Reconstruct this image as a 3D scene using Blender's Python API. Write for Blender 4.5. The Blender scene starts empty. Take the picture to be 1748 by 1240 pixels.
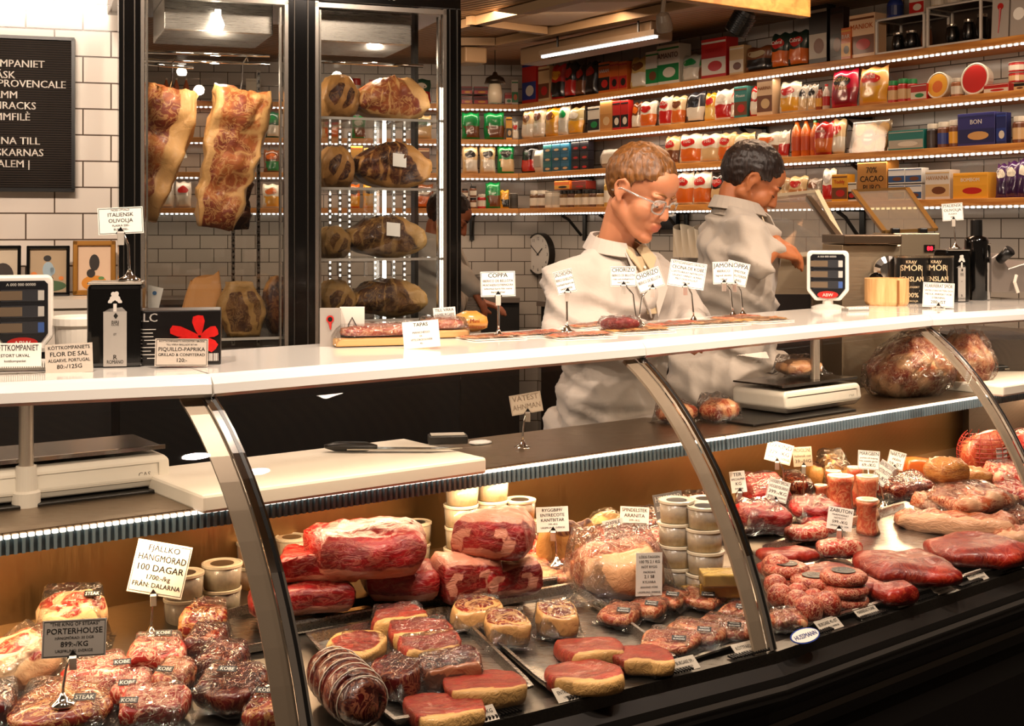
import bpy, math, random
from mathutils import Vector as V, Matrix, noise
sc = bpy.context.scene
COL = sc.collection
PI = math.pi
# ------------------------------------------------------------------ camera
F, CX, HY, EH = 2220.0, 874.0, 390.0, 1.55       # focal length (px of the 1748 frame), principal column, horizon row, eye height
cam = bpy.data.cameras.new('camera'); camo = bpy.data.objects.new('camera', cam); COL.objects.link(camo)
cam.sensor_width = 36.0; cam.lens = 36.0 * F / 1748.0
cam.shift_y = -(620.0 - HY) / 1748.0
cam.clip_start = .02
camo.location = (0, 0, EH); camo.rotation_euler = (PI / 2, 0, 0)
sc.camera = camo
# ------------------------------------------------------------------ world, lights, exposure
w = bpy.data.worlds.new('shop_dusk'); sc.world = w; w.use_nodes = True
w.node_tree.nodes['Background'].inputs[0].default_value = (.9, .62, .42, 1)
w.node_tree.nodes['Background'].inputs[1].default_value = .10
sc.view_settings.view_transform = 'Standard'; sc.view_settings.look = 'None'
sc.view_settings.exposure = .2; sc.view_settings.gamma = 1.0; sc.view_settings.use_curve_mapping = False
sc.cycles.max_bounces = 7; sc.cycles.transparent_max_bounces = 14; sc.cycles.glossy_bounces = 3; sc.cycles.diffuse_bounces = 3
sc.cycles.transmission_bounces = 4; sc.cycles.caustics_reflective = False; sc.cycles.caustics_refractive = False
sc.cycles.sample_clamp_indirect = 3.0

def area(name, loc, aim, sx, sy, power, col, spread=PI):
    l = bpy.data.lights.new(name, 'AREA'); l.shape = 'RECTANGLE'; l.size = sx; l.size_y = sy; l.energy = power; l.color = col
    l.spread = spread
    o = bpy.data.objects.new(name, l); COL.objects.link(o); o.location = loc
    d = V(aim) - V(loc); o.rotation_euler = d.to_track_quat('-Z', 'Y').to_euler()
    return o
def spot(name, loc, aim, power, col, deg, blend=.5, r=.05):
    l = bpy.data.lights.new(name, 'SPOT'); l.energy = power; l.color = col; l.spot_size = math.radians(deg); l.spot_blend = blend
    l.shadow_soft_size = r
    o = bpy.data.objects.new(name, l); COL.objects.link(o); o.location = loc
    d = V(aim) - V(loc); o.rotation_euler = d.to_track_quat('-Z', 'Y').to_euler()
    return o
WARM, WARM2, COOL = (1, .80, .64), (1, .69, .46), (1, .93, .84)
# ceiling spots over the customers' side of the counter, aimed at the counter top and the meat
for i, (p, a, e, deg) in enumerate((
        ((-.75, 1.55, 2.72), (-.65, 2.35, 1.1), 80, 88),
        ((-.05, 1.75, 2.72), (-.05, 2.55, 1.1), 92, 88),
        ((.62, 2.15, 2.72), (.55, 2.95, 1.1), 100, 88),
        ((1.25, 2.75, 2.72), (1.15, 3.5, 1.1), 104, 88),
        ((1.95, 3.35, 2.72), (1.8, 4.1, 1.1), 92, 88))):
    spot('ceiling_spot', p, a, e, WARM, deg, .7, .04)
area('wall_fill', (-1.35, 2.9, 2.74), (-1.6, 4.8, 1.6), .9, .2, 52, WARM)  # added area light without a fixture, brightens the left tile wall
area('work_fill', (.15, 3.2, 2.74), (.35, 3.7, 1.2), .3, .3, 15, WARM)  # this and the next two: added fill for the men and rear room
area('work_fill', (1.25, 5.0, 2.74), (1.2, 5.3, 1.2), 1.2, .4, 26, WARM2)
area('work_fill', (-.4, 7.2, 2.74), (-.4, 7.6, 1.2), 2.0, .3, 42, WARM2)

# ------------------------------------------------------------------ helpers: pixels to places
def at_z(px, py, z):
    d = (EH - z) * F / (py - HY); return V(((px - CX) / F * d, d, z))
def at_d(px, py, d): return V(((px - CX) / F * d, d, EH + (HY - py) / F * d))
def mpp(d): return d / F
# ------------------------------------------------------------------ helpers: objects
def setp(o, label=None, cat=None, group=None, kind=None):
    if label: o['label'] = label
    if cat: o['category'] = cat
    if group: o['group'] = group
    if kind: o['kind'] = kind
    return o
def thing(name, label, cat, loc=(0, 0, 0), rz=0, group=None, rot=None):
    o = bpy.data.objects.new(name, None); COL.objects.link(o); o.empty_display_size = .05
    o.location = loc; o.rotation_euler = rot if rot else (0, 0, rz)
    return setp(o, label, cat, group)
def copy_tree(o, parent=None):
    c = o.copy(); COL.objects.link(c)
    if parent: c.parent = parent
    for ch in list(o.children): copy_tree(ch, c)
    return c
_txt = {}
def text_geo(s):
    if s not in _txt:
        c = bpy.data.curves.new('t', 'FONT'); c.body = s; c.size = 1; c.offset = 0; c.resolution_u = 2
        o = bpy.data.objects.new('t', c); COL.objects.link(o)
        m = o.to_mesh()
        vs = [v.co.copy() for v in m.vertices]; fs = [tuple(p.vertices) for p in m.polygons]
        o.to_mesh_clear(); bpy.data.objects.remove(o); bpy.data.curves.remove(c)
        wd = max([v.x for v in vs] or [.3]); n0 = len(vs)
        vs = [v + V((k, 0, 0)) for k in (-.013, .013) for v in vs]; fs = fs + [tuple(i + n0 for i in q) for q in fs]
        _txt[s] = (vs, fs, wd)
    return _txt[s]
def sgn(a): return -1 if a < 0 else 1
def ss(a, b, x):
    t = max(0, min(1, (x - a) / (b - a))); return t * t * (3 - 2 * t)

class MB:
    def __init__(s): s.v = []; s.f = []; s.m = []; s.a = []
    def add(s, vs, fs, m=0, fat=None):
        n = len(s.v); s.v += [V(x) for x in vs]; s.f += [tuple(i + n for i in f) for f in fs]; s.m += [m] * len(fs)
        s.a += list(fat) if fat else [0.0] * len(vs); return s
    def box(s, c, d, rz=0, m=0, R=None):
        M = R if R else Matrix.Rotation(rz, 3, 'Z'); c = V(c); x, y, z = d[0] / 2, d[1] / 2, d[2] / 2
        vs = [c + M @ V((i * x, j * y, k * z)) for k in (-1, 1) for j in (-1, 1) for i in (-1, 1)]
        return s.add(vs, [(0, 2, 3, 1), (4, 5, 7, 6), (0, 1, 5, 4), (2, 6, 7, 3), (0, 4, 6, 2), (1, 3, 7, 5)], m)
    def bar(s, p0, p1, wd, th, m=0, up=(0, 0, 1)):
        p0, p1 = V(p0), V(p1); t = (p1 - p0); L = t.length; t.normalize(); sd = t.cross(V(up))
        if sd.length < 1e-4: sd = t.cross(V((1, 0, 0)))
        sd.normalize(); u = sd.cross(t)
        R = Matrix((t, sd, u)).transposed()
        return s.box((p0 + p1) / 2, (L, wd, th), R=R, m=m)
    def tube(s, pts, r, n=10, m=0, cap=True, closed=False, flat=1.0):
        pts = [V(p) for p in pts]; K = len(pts); rs = r if isinstance(r, (list, tuple)) else [r] * K
        vs, fs = [], []; pu = None
        for i, p in enumerate(pts):
            a = pts[(i - 1) % K] if (i or closed) else p; b = pts[(i + 1) % K] if (i < K - 1 or closed) else p
            t = (b - a).normalized()
            if pu is None:
                pu = t.cross(V((0, 0, 1)) if abs(t.z) < .9 else V((1, 0, 0))).normalized()
            pu = (pu - t * pu.dot(t)).normalized(); w_ = t.cross(pu)
            for j in range(n):
                q = 2 * PI * j / n; vs.append(p + pu * math.cos(q) * rs[i] + w_ * math.sin(q) * rs[i] * flat)
        for i in range(K if closed else K - 1):
            i2 = (i + 1) % K
            for j in range(n):
                fs.append((i * n + j, i * n + (j + 1) % n, i2 * n + (j + 1) % n, i2 * n + j))
        if cap and not closed: fs.append(tuple(range(n))[::-1]); fs.append(tuple((K - 1) * n + j for j in range(n)))
        return s.add(vs, fs, m)
    def lathe(s, prof, c=(0, 0, 0), n=24, m=0, ms=None, R=None):
        vs, fs, mm = [], [], []; c = V(c)
        for r, z in prof:
            for j in range(n):
                q = V((r * math.cos(2 * PI * j / n), r * math.sin(2 * PI * j / n), z)); vs.append(c + (R @ q if R else q))
        for i in range(len(prof) - 1):
            for j in range(n): fs.append((i * n + j, i * n + (j + 1) % n, (i + 1) * n + (j + 1) % n, (i + 1) * n + j)); mm.append(ms[i] if ms else m)
        fs.append(tuple(range(n))[::-1]); mm.append(ms[0] if ms else m)
        fs.append(tuple((len(prof) - 1) * n + j for j in range(n))); mm.append(ms[-1] if ms else m)
        k = len(s.m); s.add(vs, fs, m); s.m[k:] = mm; return s
    def prism(s, poly, h0, h1, m=0, M=None):
        n = len(poly); vs = [V((x, y, h)) for h in (h0, h1) for x, y in poly]
        if M: vs = [M @ q for q in vs]
        return s.add(vs, [tuple(range(n))[::-1], tuple(range(n, 2 * n))] + [(i, (i + 1) % n, n + (i + 1) % n, n + i) for i in range(n)], m)
    def ribbon(s, A, B, m=0, th=None):
        n = len(A); return s.add(list(A) + list(B), [(i, i + 1, n + i + 1, n + i) for i in range(n - 1)], m)
    def loft(s, rings, m=0, cap=True):
        n = len(rings[0]); vs = [q for r in rings for q in r]
        fs = [(i * n + j, i * n + (j + 1) % n, (i + 1) * n + (j + 1) % n, (i + 1) * n + j) for i in range(len(rings) - 1) for j in range(n)]
        if cap: fs += [tuple(range(n))[::-1], tuple((len(rings) - 1) * n + j for j in range(n))]
        return s.add(vs, fs, m)
    def grid(s, fn, nu, nv, m=0, fat=None):
        vs = [fn(i / (nu - 1), j / (nv - 1)) for j in range(nv) for i in range(nu)]
        return s.add(vs, [(j * nu + i, j * nu + i + 1, (j + 1) * nu + i + 1, (j + 1) * nu + i) for j in range(nv - 1) for i in range(nu - 1)], m,
                     [fat(i / (nu - 1), j / (nv - 1)) for j in range(nv) for i in range(nu)] if fat else None)
    def text(s, t, o, ux, uy, size, m=0, wmax=None, align=0):
        vs, fs, wd = text_geo(t); o, ux, uy = V(o), V(ux), V(uy)
        kx = size
        if wmax and wd * size > wmax: kx = wmax / wd
        x0 = {0: -wd / 2, -1: 0, 1: -wd}[align]
        return s.add([o + ux * ((v.x + x0) * kx) + uy * (v.y * size) for v in vs], fs, m)
    def lump(s, d, er=.6, ez=.3, n=9, seed=0, rough=.03, freq=2.2, warp=None, fat=None, dome=0.0, m=0, c=(0, 0, 0), nz=None):
        """a rounded block with half sizes d, plan roundness er, edge roundness ez"""
        idx, vs, fa, fs = {}, [], [], []
        nz = nz or max(3, n // 2); off = V((seed * 3.71, seed * 1.93, seed * 5.17)); c = V(c)
        def vert(x, y, z):
            k = (round(x, 4), round(y, 4), round(z, 4))
            if k in idx: return idx[k]
            X = x * math.sqrt(max(0, 1 - y * y / 2)); Y = y * math.sqrt(max(0, 1 - x * x / 2))
            u = x + (X - x) * er; v = y + (Y - y) * er
            r2 = max(abs(x), abs(y)) ** 2
            kk = 1 - ez * abs(z) ** 3; u *= kk; v *= kk
            w_ = z * (1 + dome * (1 - r2)) if z > 0 else z
            q = (u, v, w_)
            f_ = fat(u, v, w_) if fat else 0.0
            if warp: q = warp(*q)
            p = V((q[0] * d[0], q[1] * d[1], q[2] * d[2]))
            mn = max(d)
            p += (noise.noise_vector(p / mn * freq + off) + noise.noise_vector(p / mn * freq * 2.7 + off) * .45) * rough * mn * (1 if z > -.9 else .3)
            idx[k] = len(vs); vs.append(p + c); fa.append(f_); return idx[k]
        L = [-1 + 2 * i / (n - 1) for i in range(n)]; Z = [-1 + 2 * i / (nz - 1) for i in range(nz)]
        for z in (-1, 1):
            for i in range(n - 1):
                for j in range(n - 1):
                    q = (vert(L[i], L[j], z), vert(L[i + 1], L[j], z), vert(L[i + 1], L[j + 1], z), vert(L[i], L[j + 1], z))
                    fs.append(q if z > 0 else q[::-1])
        for k in range(nz - 1):
            for i in range(n - 1):
                a, b = L[i], L[i + 1]; z0, z1 = Z[k], Z[k + 1]
                fs.append((vert(a, -1, z0), vert(b, -1, z0), vert(b, -1, z1), vert(a, -1, z1)))
                fs.append((vert(b, 1, z0), vert(a, 1, z0), vert(a, 1, z1), vert(b, 1, z1)))
                fs.append((vert(1, a, z0), vert(1, b, z0), vert(1, b, z1), vert(1, a, z1)))
                fs.append((vert(-1, b, z0), vert(-1, a, z0), vert(-1, a, z1), vert(-1, b, z1)))
        return s.add(vs, fs, m, fa)
    def build(s, name, mats, parent=None, loc=(0, 0, 0), rz=0, smooth=False, bev=0, rot=None, sub=0, label=None, cat=None, group=None, kind=None):
        me = bpy.data.meshes.new(name); me.from_pydata([tuple(v) for v in s.v], [], s.f)
        if not isinstance(mats, (list, tuple)): mats = [mats]
        for x in mats: me.materials.append(x)
        if len(mats) > 1: me.polygons.foreach_set('material_index', s.m)
        if any(s.a):
            at = me.attributes.new('fat', 'FLOAT', 'POINT'); at.data.foreach_set('value', s.a)
        if smooth: me.polygons.foreach_set('use_smooth', [True] * len(me.polygons))
        me.update()
        o = bpy.data.objects.new(name, me); COL.objects.link(o)
        if parent: o.parent = parent
        o.location = loc; o.rotation_euler = rot if rot else (0, 0, rz)
        if bev:
            b = o.modifiers.new('edge', 'BEVEL'); b.width = bev; b.segments = 2; b.limit_method = 'ANGLE'
        if sub:
            b = o.modifiers.new('soft', 'SUBSURF'); b.levels = sub; b.render_levels = sub
        return setp(o, label, cat, group, kind)

# ------------------------------------------------------------------ materials
def lin(h):
    if isinstance(h, tuple): return h if len(h) == 4 else (*h, 1)
    c = [int(h[i:i + 2], 16) / 255 for i in (0, 2, 4)]
    return tuple((x / 12.92 if x <= .04045 else ((x + .055) / 1.055) ** 2.4) for x in c) + (1,)
_mats = {}
def nmat(name):
    m = bpy.data.materials.new(name); m.use_nodes = True; t = m.node_tree
    return m, t, t.nodes['Principled BSDF']
def nd(t, ty, **k):
    n = t.nodes.new('ShaderNode' + ty)
    for a, b in k.items():
        if a.startswith('i_'):
            key = a[2:]; key = int(key) if key.isdigit() else key.replace('_', ' ')
            n.inputs[key].default_value = b
        else: setattr(n, a, b)
    return n
def pm(h, rough=.5, metal=0, coat=0, emit=0, bump=0, bs=60, var=0):
    """plain surface with a faint procedural mottling"""
    k = (h, rough, metal, coat, emit, bump, bs, var)
    if k in _mats: return _mats[k]
    m, t, b = nmat('surface_' + str(h)[:6]); c = lin(h)
    b.inputs['Base Color'].default_value = c; b.inputs['Roughness'].default_value = rough; b.inputs['Metallic'].default_value = metal
    b.inputs['Coat Weight'].default_value = coat; b.inputs['Coat Roughness'].default_value = .08
    if emit: b.inputs['Emission Color'].default_value = c; b.inputs['Emission Strength'].default_value = emit
    tc = nd(t, 'TexCoord'); n = nd(t, 'TexNoise', i_Scale=float(bs), i_Detail=4.0); t.links.new(tc.outputs['Object'], n.inputs['Vector'])
    if var:
        mx = nd(t, 'MixRGB', blend_type='MULTIPLY', i_0=var, i_1=c); t.links.new(n.outputs['Color'], mx.inputs[2])
        r = nd(t, 'ValToRGB'); r.color_ramp.elements[0].position = .3; r.color_ramp.elements[1].position = .7; r.color_ramp.elements[0].color = (.25, .25, .25, 1)
        t.links.new(n.outputs['Fac'], r.inputs[0]); t.links.new(r.outputs[0], mx.inputs[2]); t.links.new(mx.outputs[0], b.inputs['Base Color'])
    if bump:
        u = nd(t, 'Bump', i_Strength=bump, i_Distance=.004); t.links.new(n.outputs['Fac'], u.inputs['Height']); t.links.new(u.outputs[0], b.inputs['Normal'])
    _mats[k] = m; return m
def meat(name, lean, lean2, fatc, vein=.5, scale=55, rough=.32, coat=.35, bump=.5, stretch=(1, 1, 1), patch=0.0):
    m, t, b = nmat(name); L = t.links.new
    tc = nd(t, 'TexCoord'); oi = nd(t, 'ObjectInfo'); ad = nd(t, 'VectorMath', operation='ADD'); L(tc.outputs['Object'], ad.inputs[0])
    cb = nd(t, 'CombineXYZ'); L(oi.outputs['Random'], cb.inputs[0]); L(oi.outputs['Random'], cb.inputs[1]); L(cb.outputs[0], ad.inputs[1])
    mp = nd(t, 'Mapping'); mp.inputs['Scale'].default_value = stretch; L(ad.outputs[0], mp.inputs[0])
    n1 = nd(t, 'TexNoise', i_Scale=scale * .4, i_Detail=3.0, i_Distortion=.6); L(mp.outputs[0], n1.inputs['Vector'])
    n2 = nd(t, 'TexNoise', i_Scale=scale * 1.0, i_Detail=5.0, i_Distortion=1.2, i_Roughness=.6); L(mp.outputs[0], n2.inputs['Vector'])
    lm = nd(t, 'MixRGB', i_1=lin(lean), i_2=lin(lean2)); L(n1.outputs['Fac'], lm.inputs[0])
    r1 = nd(t, 'ValToRGB'); e = r1.color_ramp.elements; e[0].position = .40; e[1].position = .62; L(n1.outputs['Fac'], r1.inputs[0]); L(r1.outputs[0], lm.inputs[0])
    s1 = nd(t, 'Math', operation='SUBTRACT', i_1=.5); L(n2.outputs['Fac'], s1.inputs[0]); s2 = nd(t, 'Math', operation='ABSOLUTE'); L(s1.outputs[0], s2.inputs[0])
    r2 = nd(t, 'MapRange', i_1=.012, i_2=.05, i_3=1.0, i_4=0.0); L(s2.outputs[0], r2.inputs[0])
    vm = nd(t, 'Math', operation='MULTIPLY', i_1=vein); L(r2.outputs[0], vm.inputs[0])
    fa = nd(t, 'Attribute', attribute_name='fat')
    f1 = nd(t, 'Math', operation='MULTIPLY_ADD', i_1=.9, i_2=-.45); L(n1.outputs['Fac'], f1.inputs[0])
    f2 = nd(t, 'Math', operation='ADD'); L(fa.outputs['Fac'], f2.inputs[0]); L(f1.outputs[0], f2.inputs[1])
    f3 = nd(t, 'MapRange', i_1=.42, i_2=.58, i_3=0.0, i_4=1.0); L(f2.outputs[0], f3.inputs[0])
    mxm = nd(t, 'Math', operation='MAXIMUM'); L(vm.outputs[0], mxm.inputs[0]); L(f3.outputs[0], mxm.inputs[1])
    fm = nd(t, 'MixRGB', i_1=lin(fatc), i_2=tuple(x * .72 for x in lin(fatc)[:3]) + (1,)); L(n2.outputs['Fac'], fm.inputs[0])
    cm = nd(t, 'MixRGB'); L(mxm.outputs[0], cm.inputs[0]); L(lm.outputs[0], cm.inputs[1]); L(fm.outputs[0], cm.inputs[2])
    L(cm.outputs[0], b.inputs['Base Color'])
    b.inputs['Roughness'].default_value = rough; b.inputs['Specular IOR Level'].default_value = .35; b.inputs['Coat Weight'].default_value = coat * .7; b.inputs['Coat Roughness'].default_value = .1
    u = nd(t, 'Bump', i_Strength=bump, i_Distance=.004); L(n2.outputs['Fac'], u.inputs['Height']); L(u.outputs[0], b.inputs['Normal'])
    return m
def sheet(name, tint=(.97, .97, .97), base=.04, face=.5, rough=.06, bump=0, bs=40, milk=0.0):
    """thin clear sheet: mostly transparent, glossy towards grazing angles"""
    m, t, b = nmat(name); L = t.links.new; t.nodes.remove(b)
    tr = nd(t, 'BsdfTransparent'); tr.inputs[0].default_value = (*tint, 1); gl = nd(t, 'BsdfGlossy'); gl.inputs['Roughness'].default_value = rough
    lw = nd(t, 'LayerWeight', i_Blend=.35); mr = nd(t, 'MapRange', i_1=0.0, i_2=1.0, i_3=base, i_4=face); L(lw.outputs['Fresnel'], mr.inputs[0])
    mx = nd(t, 'MixShader'); L(mr.outputs[0], mx.inputs[0]); L(tr.outputs[0], mx.inputs[1]); L(gl.outputs[0], mx.inputs[2])
    if bump:
        tc = nd(t, 'TexCoord'); n = nd(t, 'TexNoise', i_Scale=float(bs), i_Detail=3.0, i_Distortion=1.0); L(tc.outputs['Object'], n.inputs['Vector'])
        u = nd(t, 'Bump', i_Strength=bump, i_Distance=.01); L(n.outputs['Fac'], u.inputs['Height'])
        L(u.outputs[0], gl.inputs['Normal']); L(u.outputs[0], lw.inputs['Normal'])
    out = t.nodes['Material Output']; last = mx
    if milk:
        df = nd(t, 'BsdfDiffuse'); df.inputs[0].default_value = (.8, .78, .74, 1); m2 = nd(t, 'MixShader', i_0=milk); L(mx.outputs[0], m2.inputs[1]); L(df.outputs[0], m2.inputs[2]); last = m2
    L(last.outputs[0], out.inputs[0]); return m
def brick(name, c1, c2, mortar, bw, rh, ms=.0025, off=.5, rough=.18, bump=.6):
    """glazed tiles on the object's x/z plane"""
    m, t, b = nmat(name); L = t.links.new
    tc = nd(t, 'TexCoord'); sp = nd(t, 'SeparateXYZ'); L(tc.outputs['Object'], sp.inputs[0]); cb = nd(t, 'CombineXYZ'); L(sp.outputs[0], cb.inputs[0]); L(sp.outputs[2], cb.inputs[1])
    br = nd(t, 'TexBrick', offset=off); br.inputs['Color1'].default_value = lin(c1); br.inputs['Color2'].default_value = lin(c2); br.inputs['Mortar'].default_value = lin(mortar)
    br.inputs['Scale'].default_value = 1.0; br.inputs['Brick Width'].default_value = bw; br.inputs['Row Height'].default_value = rh; br.inputs['Mortar Size'].default_value = ms; br.inputs['Mortar Smooth'].default_value = .1
    L(cb.outputs[0], br.inputs['Vector']); L(br.outputs['Color'], b.inputs['Base Color'])
    u = nd(t, 'Bump', invert=True, i_Strength=bump, i_Distance=.003); L(br.outputs['Fac'], u.inputs['Height']); L(u.outputs[0], b.inputs['Normal'])
    b.inputs['Roughness'].default_value = rough; return m
def wood(name, c1, c2, scale=6, ax=0, rough=.45):
    m, t, b = nmat(name); L = t.links.new; tc = nd(t, 'TexCoord'); mp = nd(t, 'Mapping'); s_ = [scale * 6] * 3; s_[ax] = scale * .6; mp.inputs['Scale'].default_value = s_
    L(tc.outputs['Object'], mp.inputs[0]); n = nd(t, 'TexNoise', i_Scale=1.0, i_Detail=6.0, i_Distortion=1.0); L(mp.outputs[0], n.inputs['Vector'])
    r = nd(t, 'ValToRGB'); e = r.color_ramp.elements; e[0].position = .3; e[0].color = lin(c1); e[1].position = .7; e[1].color = lin(c2); L(n.outputs['Fac'], r.inputs[0]); L(r.outputs[0], b.inputs['Base Color'])
    b.inputs['Roughness'].default_value = rough; u = nd(t, 'Bump', i_Strength=.15, i_Distance=.003); L(n.outputs['Fac'], u.inputs['Height']); L(u.outputs[0], b.inputs['Normal']); return m
def steel(name, h, rough=.3, ax=0, fine=420):
    m, t, b = nmat(name); L = t.links.new; tc = nd(t, 'TexCoord'); mp = nd(t, 'Mapping'); s_ = [fine] * 3; s_[ax] = 14; mp.inputs['Scale'].default_value = s_; L(tc.outputs['Object'], mp.inputs[0])
    n = nd(t, 'TexNoise', i_Scale=1.0, i_Detail=3.0); L(mp.outputs[0], n.inputs['Vector']); b.inputs['Base Color'].default_value = lin(h); b.inputs['Metallic'].default_value = 1
    mr = nd(t, 'MapRange', i_1=.3, i_2=.7, i_3=rough * .88, i_4=rough * 1.15); L(n.outputs['Fac'], mr.inputs[0]); L(mr.outputs[0], b.inputs['Roughness']); return m
GLASS = sheet('clear_glass', (.985, .985, .98), .01, .35, .01)
GLASSF = sheet('fridge_glass', (.96, .965, .96), .02, .3, .015)
BAG = sheet('vacuum_film', (.98, .975, .97), .02, .75, .07, bump=1.6, bs=34, milk=.012)
CLEARP = sheet('clear_plastic', (.95, .94, .9), .05, .5, .1, milk=.18)
STEEL = steel('brushed_steel', 'b9b4ac', .28); STEELD = steel('dull_steel', '8d867c', .34); CHROME = pm('e4e2de', .08, 1)
BLACK = pm('0b0a09', .35); BLACKG = pm('070707', .14, coat=.4); WHITE = pm('f2efe8', .35); CARD = pm('f4f0e6', .55); INK = pm('15130f', .6)
# ================================================================== setting
SZ = 1.55
CNR = V((.047, 9.5, 0)); BD = V((-.9945, -.1045, 0)); BN = V((-.1045, .9945, 0)); RD = V((.564, -.826, 0)); RN = V((.826, .564, 0))
QC = V((.194, 9.817, 0)); RZB = math.radians(6); RZR = math.atan2(-.826, .564)
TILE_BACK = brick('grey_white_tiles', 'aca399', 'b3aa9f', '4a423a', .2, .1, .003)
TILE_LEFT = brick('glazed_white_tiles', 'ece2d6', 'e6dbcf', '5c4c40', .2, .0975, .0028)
def wall(name, p, rz, x0, x1, h, mat, th=.1, z0=0.0):
    b = MB(); b.box(((x0 + x1) / 2, th / 2, h / 2 - z0 / 2), (x1 - x0, th, h - z0 + z0))
    return b.build(name, mat, None, (p.x, p.y, z0), rz, kind='structure')
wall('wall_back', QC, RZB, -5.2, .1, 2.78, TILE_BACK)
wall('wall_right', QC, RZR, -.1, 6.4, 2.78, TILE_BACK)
PL = V((-1.406, 4.9, 0)); AL = math.radians(16.5); LD = V((math.cos(AL), math.sin(AL), 0)); LN = V((-math.sin(AL), math.cos(AL), 0))
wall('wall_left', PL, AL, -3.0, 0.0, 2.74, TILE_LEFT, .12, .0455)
wall('wall_side', V((-4.3, 3.2, 0)), math.radians(96), -1, 6.2, 2.78, pm('6b5d50', .7))
b = MB(); b.box((.6, 5, -.02), (12, 13, .04)); b.build('floor', pm('1a1512', .5, var=.4, bs=9), kind='structure')
b = MB(); b.box((.6, 5.6, 2.80), (12, 12, .04))
m, t, bs_ = nmat('ribbed_ceiling'); tc = nd(t, 'TexCoord'); wv = nd(t, 'TexWave', i_Scale=9.0, i_Distortion=0.0); wv.bands_direction = 'DIAGONAL'
t.links.new(tc.outputs['Object'], wv.inputs['Vector']); rp = nd(t, 'ValToRGB'); rp.color_ramp.elements[0].color = lin('8a6844'); rp.color_ramp.elements[1].color = lin('b8946a')
t.links.new(wv.outputs['Fac'], rp.inputs[0]); t.links.new(rp.outputs[0], bs_.inputs['Base Color']); u = nd(t, 'Bump', i_Strength=.6, i_Distance=.01); t.links.new(wv.outputs['Fac'], u.inputs['Height']); t.links.new(u.outputs[0], bs_.inputs['Normal'])
b.build('ceiling', m, kind='structure')
# ceiling battens and panels (a grid of painted bars under the ribbed sheets)
BAT = pm('a88a66', .6)
def batten(n, p0, p1, wd=.07): b = MB(); b.bar(p0, p1, wd, .05, up=(0, 0, 1)); b.build('trim_%d' % n, BAT, kind='structure')
def cz(px, py, z=2.75): return at_z(px, py, z)
batten(1, cz(780, 72), cz(845, 72)); batten(2, cz(842, 74), cz(1420, -40)); batten(3, cz(780, 46), cz(1085, -30)); batten(4, cz(800, 35), cz(930, 52), .05)
b = MB(); q = [cz(845, 40, 2.765), cz(960, 4, 2.765), cz(1110, 3, 2.765), cz(950, 44, 2.765)]
b.add(q + [v + V((0, 0, .012)) for v in q], [(3, 2, 1, 0), (4, 5, 6, 7), (0, 1, 5, 4), (1, 2, 6, 5), (2, 3, 7, 6), (3, 0, 4, 7)]); b.build('trim_5', pm('c9b395', .6), kind='structure')

# ================================================================== wall shelves with their light strips
SH = [2.457, 2.200, 1.952, 1.6955]; SDEP, STH = .30, .035
OAK = wood('oiled_oak', 'b06a28', 'dc9a4c', 5, 0); LED = pm('ffffff', .4, emit=2.6); LEDBAR = pm('d9d6d0', .4)
def wallpos(side, s, dep, z):      # s metres along the shelf front from the corner, dep behind the front edge
    if side == 'R': p = CNR + RD * s + RN * dep
    else: p = CNR + BD * s + BN * dep
    return V((p.x, p.y, z))
ORD = ['top', 'second', 'third', 'lowest']
for i, z in enumerate(SH):
    for side, L, rz in (('R', 5.6, RZR), ('B', 4.6, RZB + PI)):
        lab = '%s wooden wall shelf %s' % (ORD[i], 'along the right wall' if side == 'R' else 'on the tiled back wall, left of the corner')
        o = thing('wall_shelf', lab, 'shelf', wallpos(side, 0, 0, z), rz, 'oak wall shelves')
        sy = 1 if side == 'R' else -1
        b = MB(); b.box((L / 2, sy * SDEP / 2, -STH / 2), (L, SDEP, STH)); b.build('board', OAK, o, bev=.003)
        # light strip under the front edge: a bar with a row of diodes
        s_ = thing('led_strip', 'row of white light diodes under the %s %s shelf' % (ORD[i], 'right wall' if side == 'R' else 'back wall'), 'light strip', wallpos(side, 0, 0, z), rz, 'shelf light strips')
        b = MB(); b.box((L / 2, sy * .012, -STH - .006), (L, .014, .010)); b.build('bar', LEDBAR, s_)
        b = MB(); k = 0.03
        while k < L: b.box((k, sy * .004, -STH - .008), (.017, .006, .010)); k += .034
        b.build('diodes', LED, s_)
        nb = 2
        for q in range(nb):
            p0 = wallpos(side, L * (q + .5) / nb, .03, z - STH - .02); p1 = p0 + (RN if side == 'R' else BN) * .12 + V((0, 0, -.3))
            l = area('shelf_light', p0, p1, .025, L / nb, 2.3 if side == 'R' else 1.7, (1, .80, .60)); 
            l.rotation_euler = (0, 0, 0); l.data.size, l.data.size_y = L / nb, .008
            l.rotation_euler = (math.radians(14) * sy, 0, rz)
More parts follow.
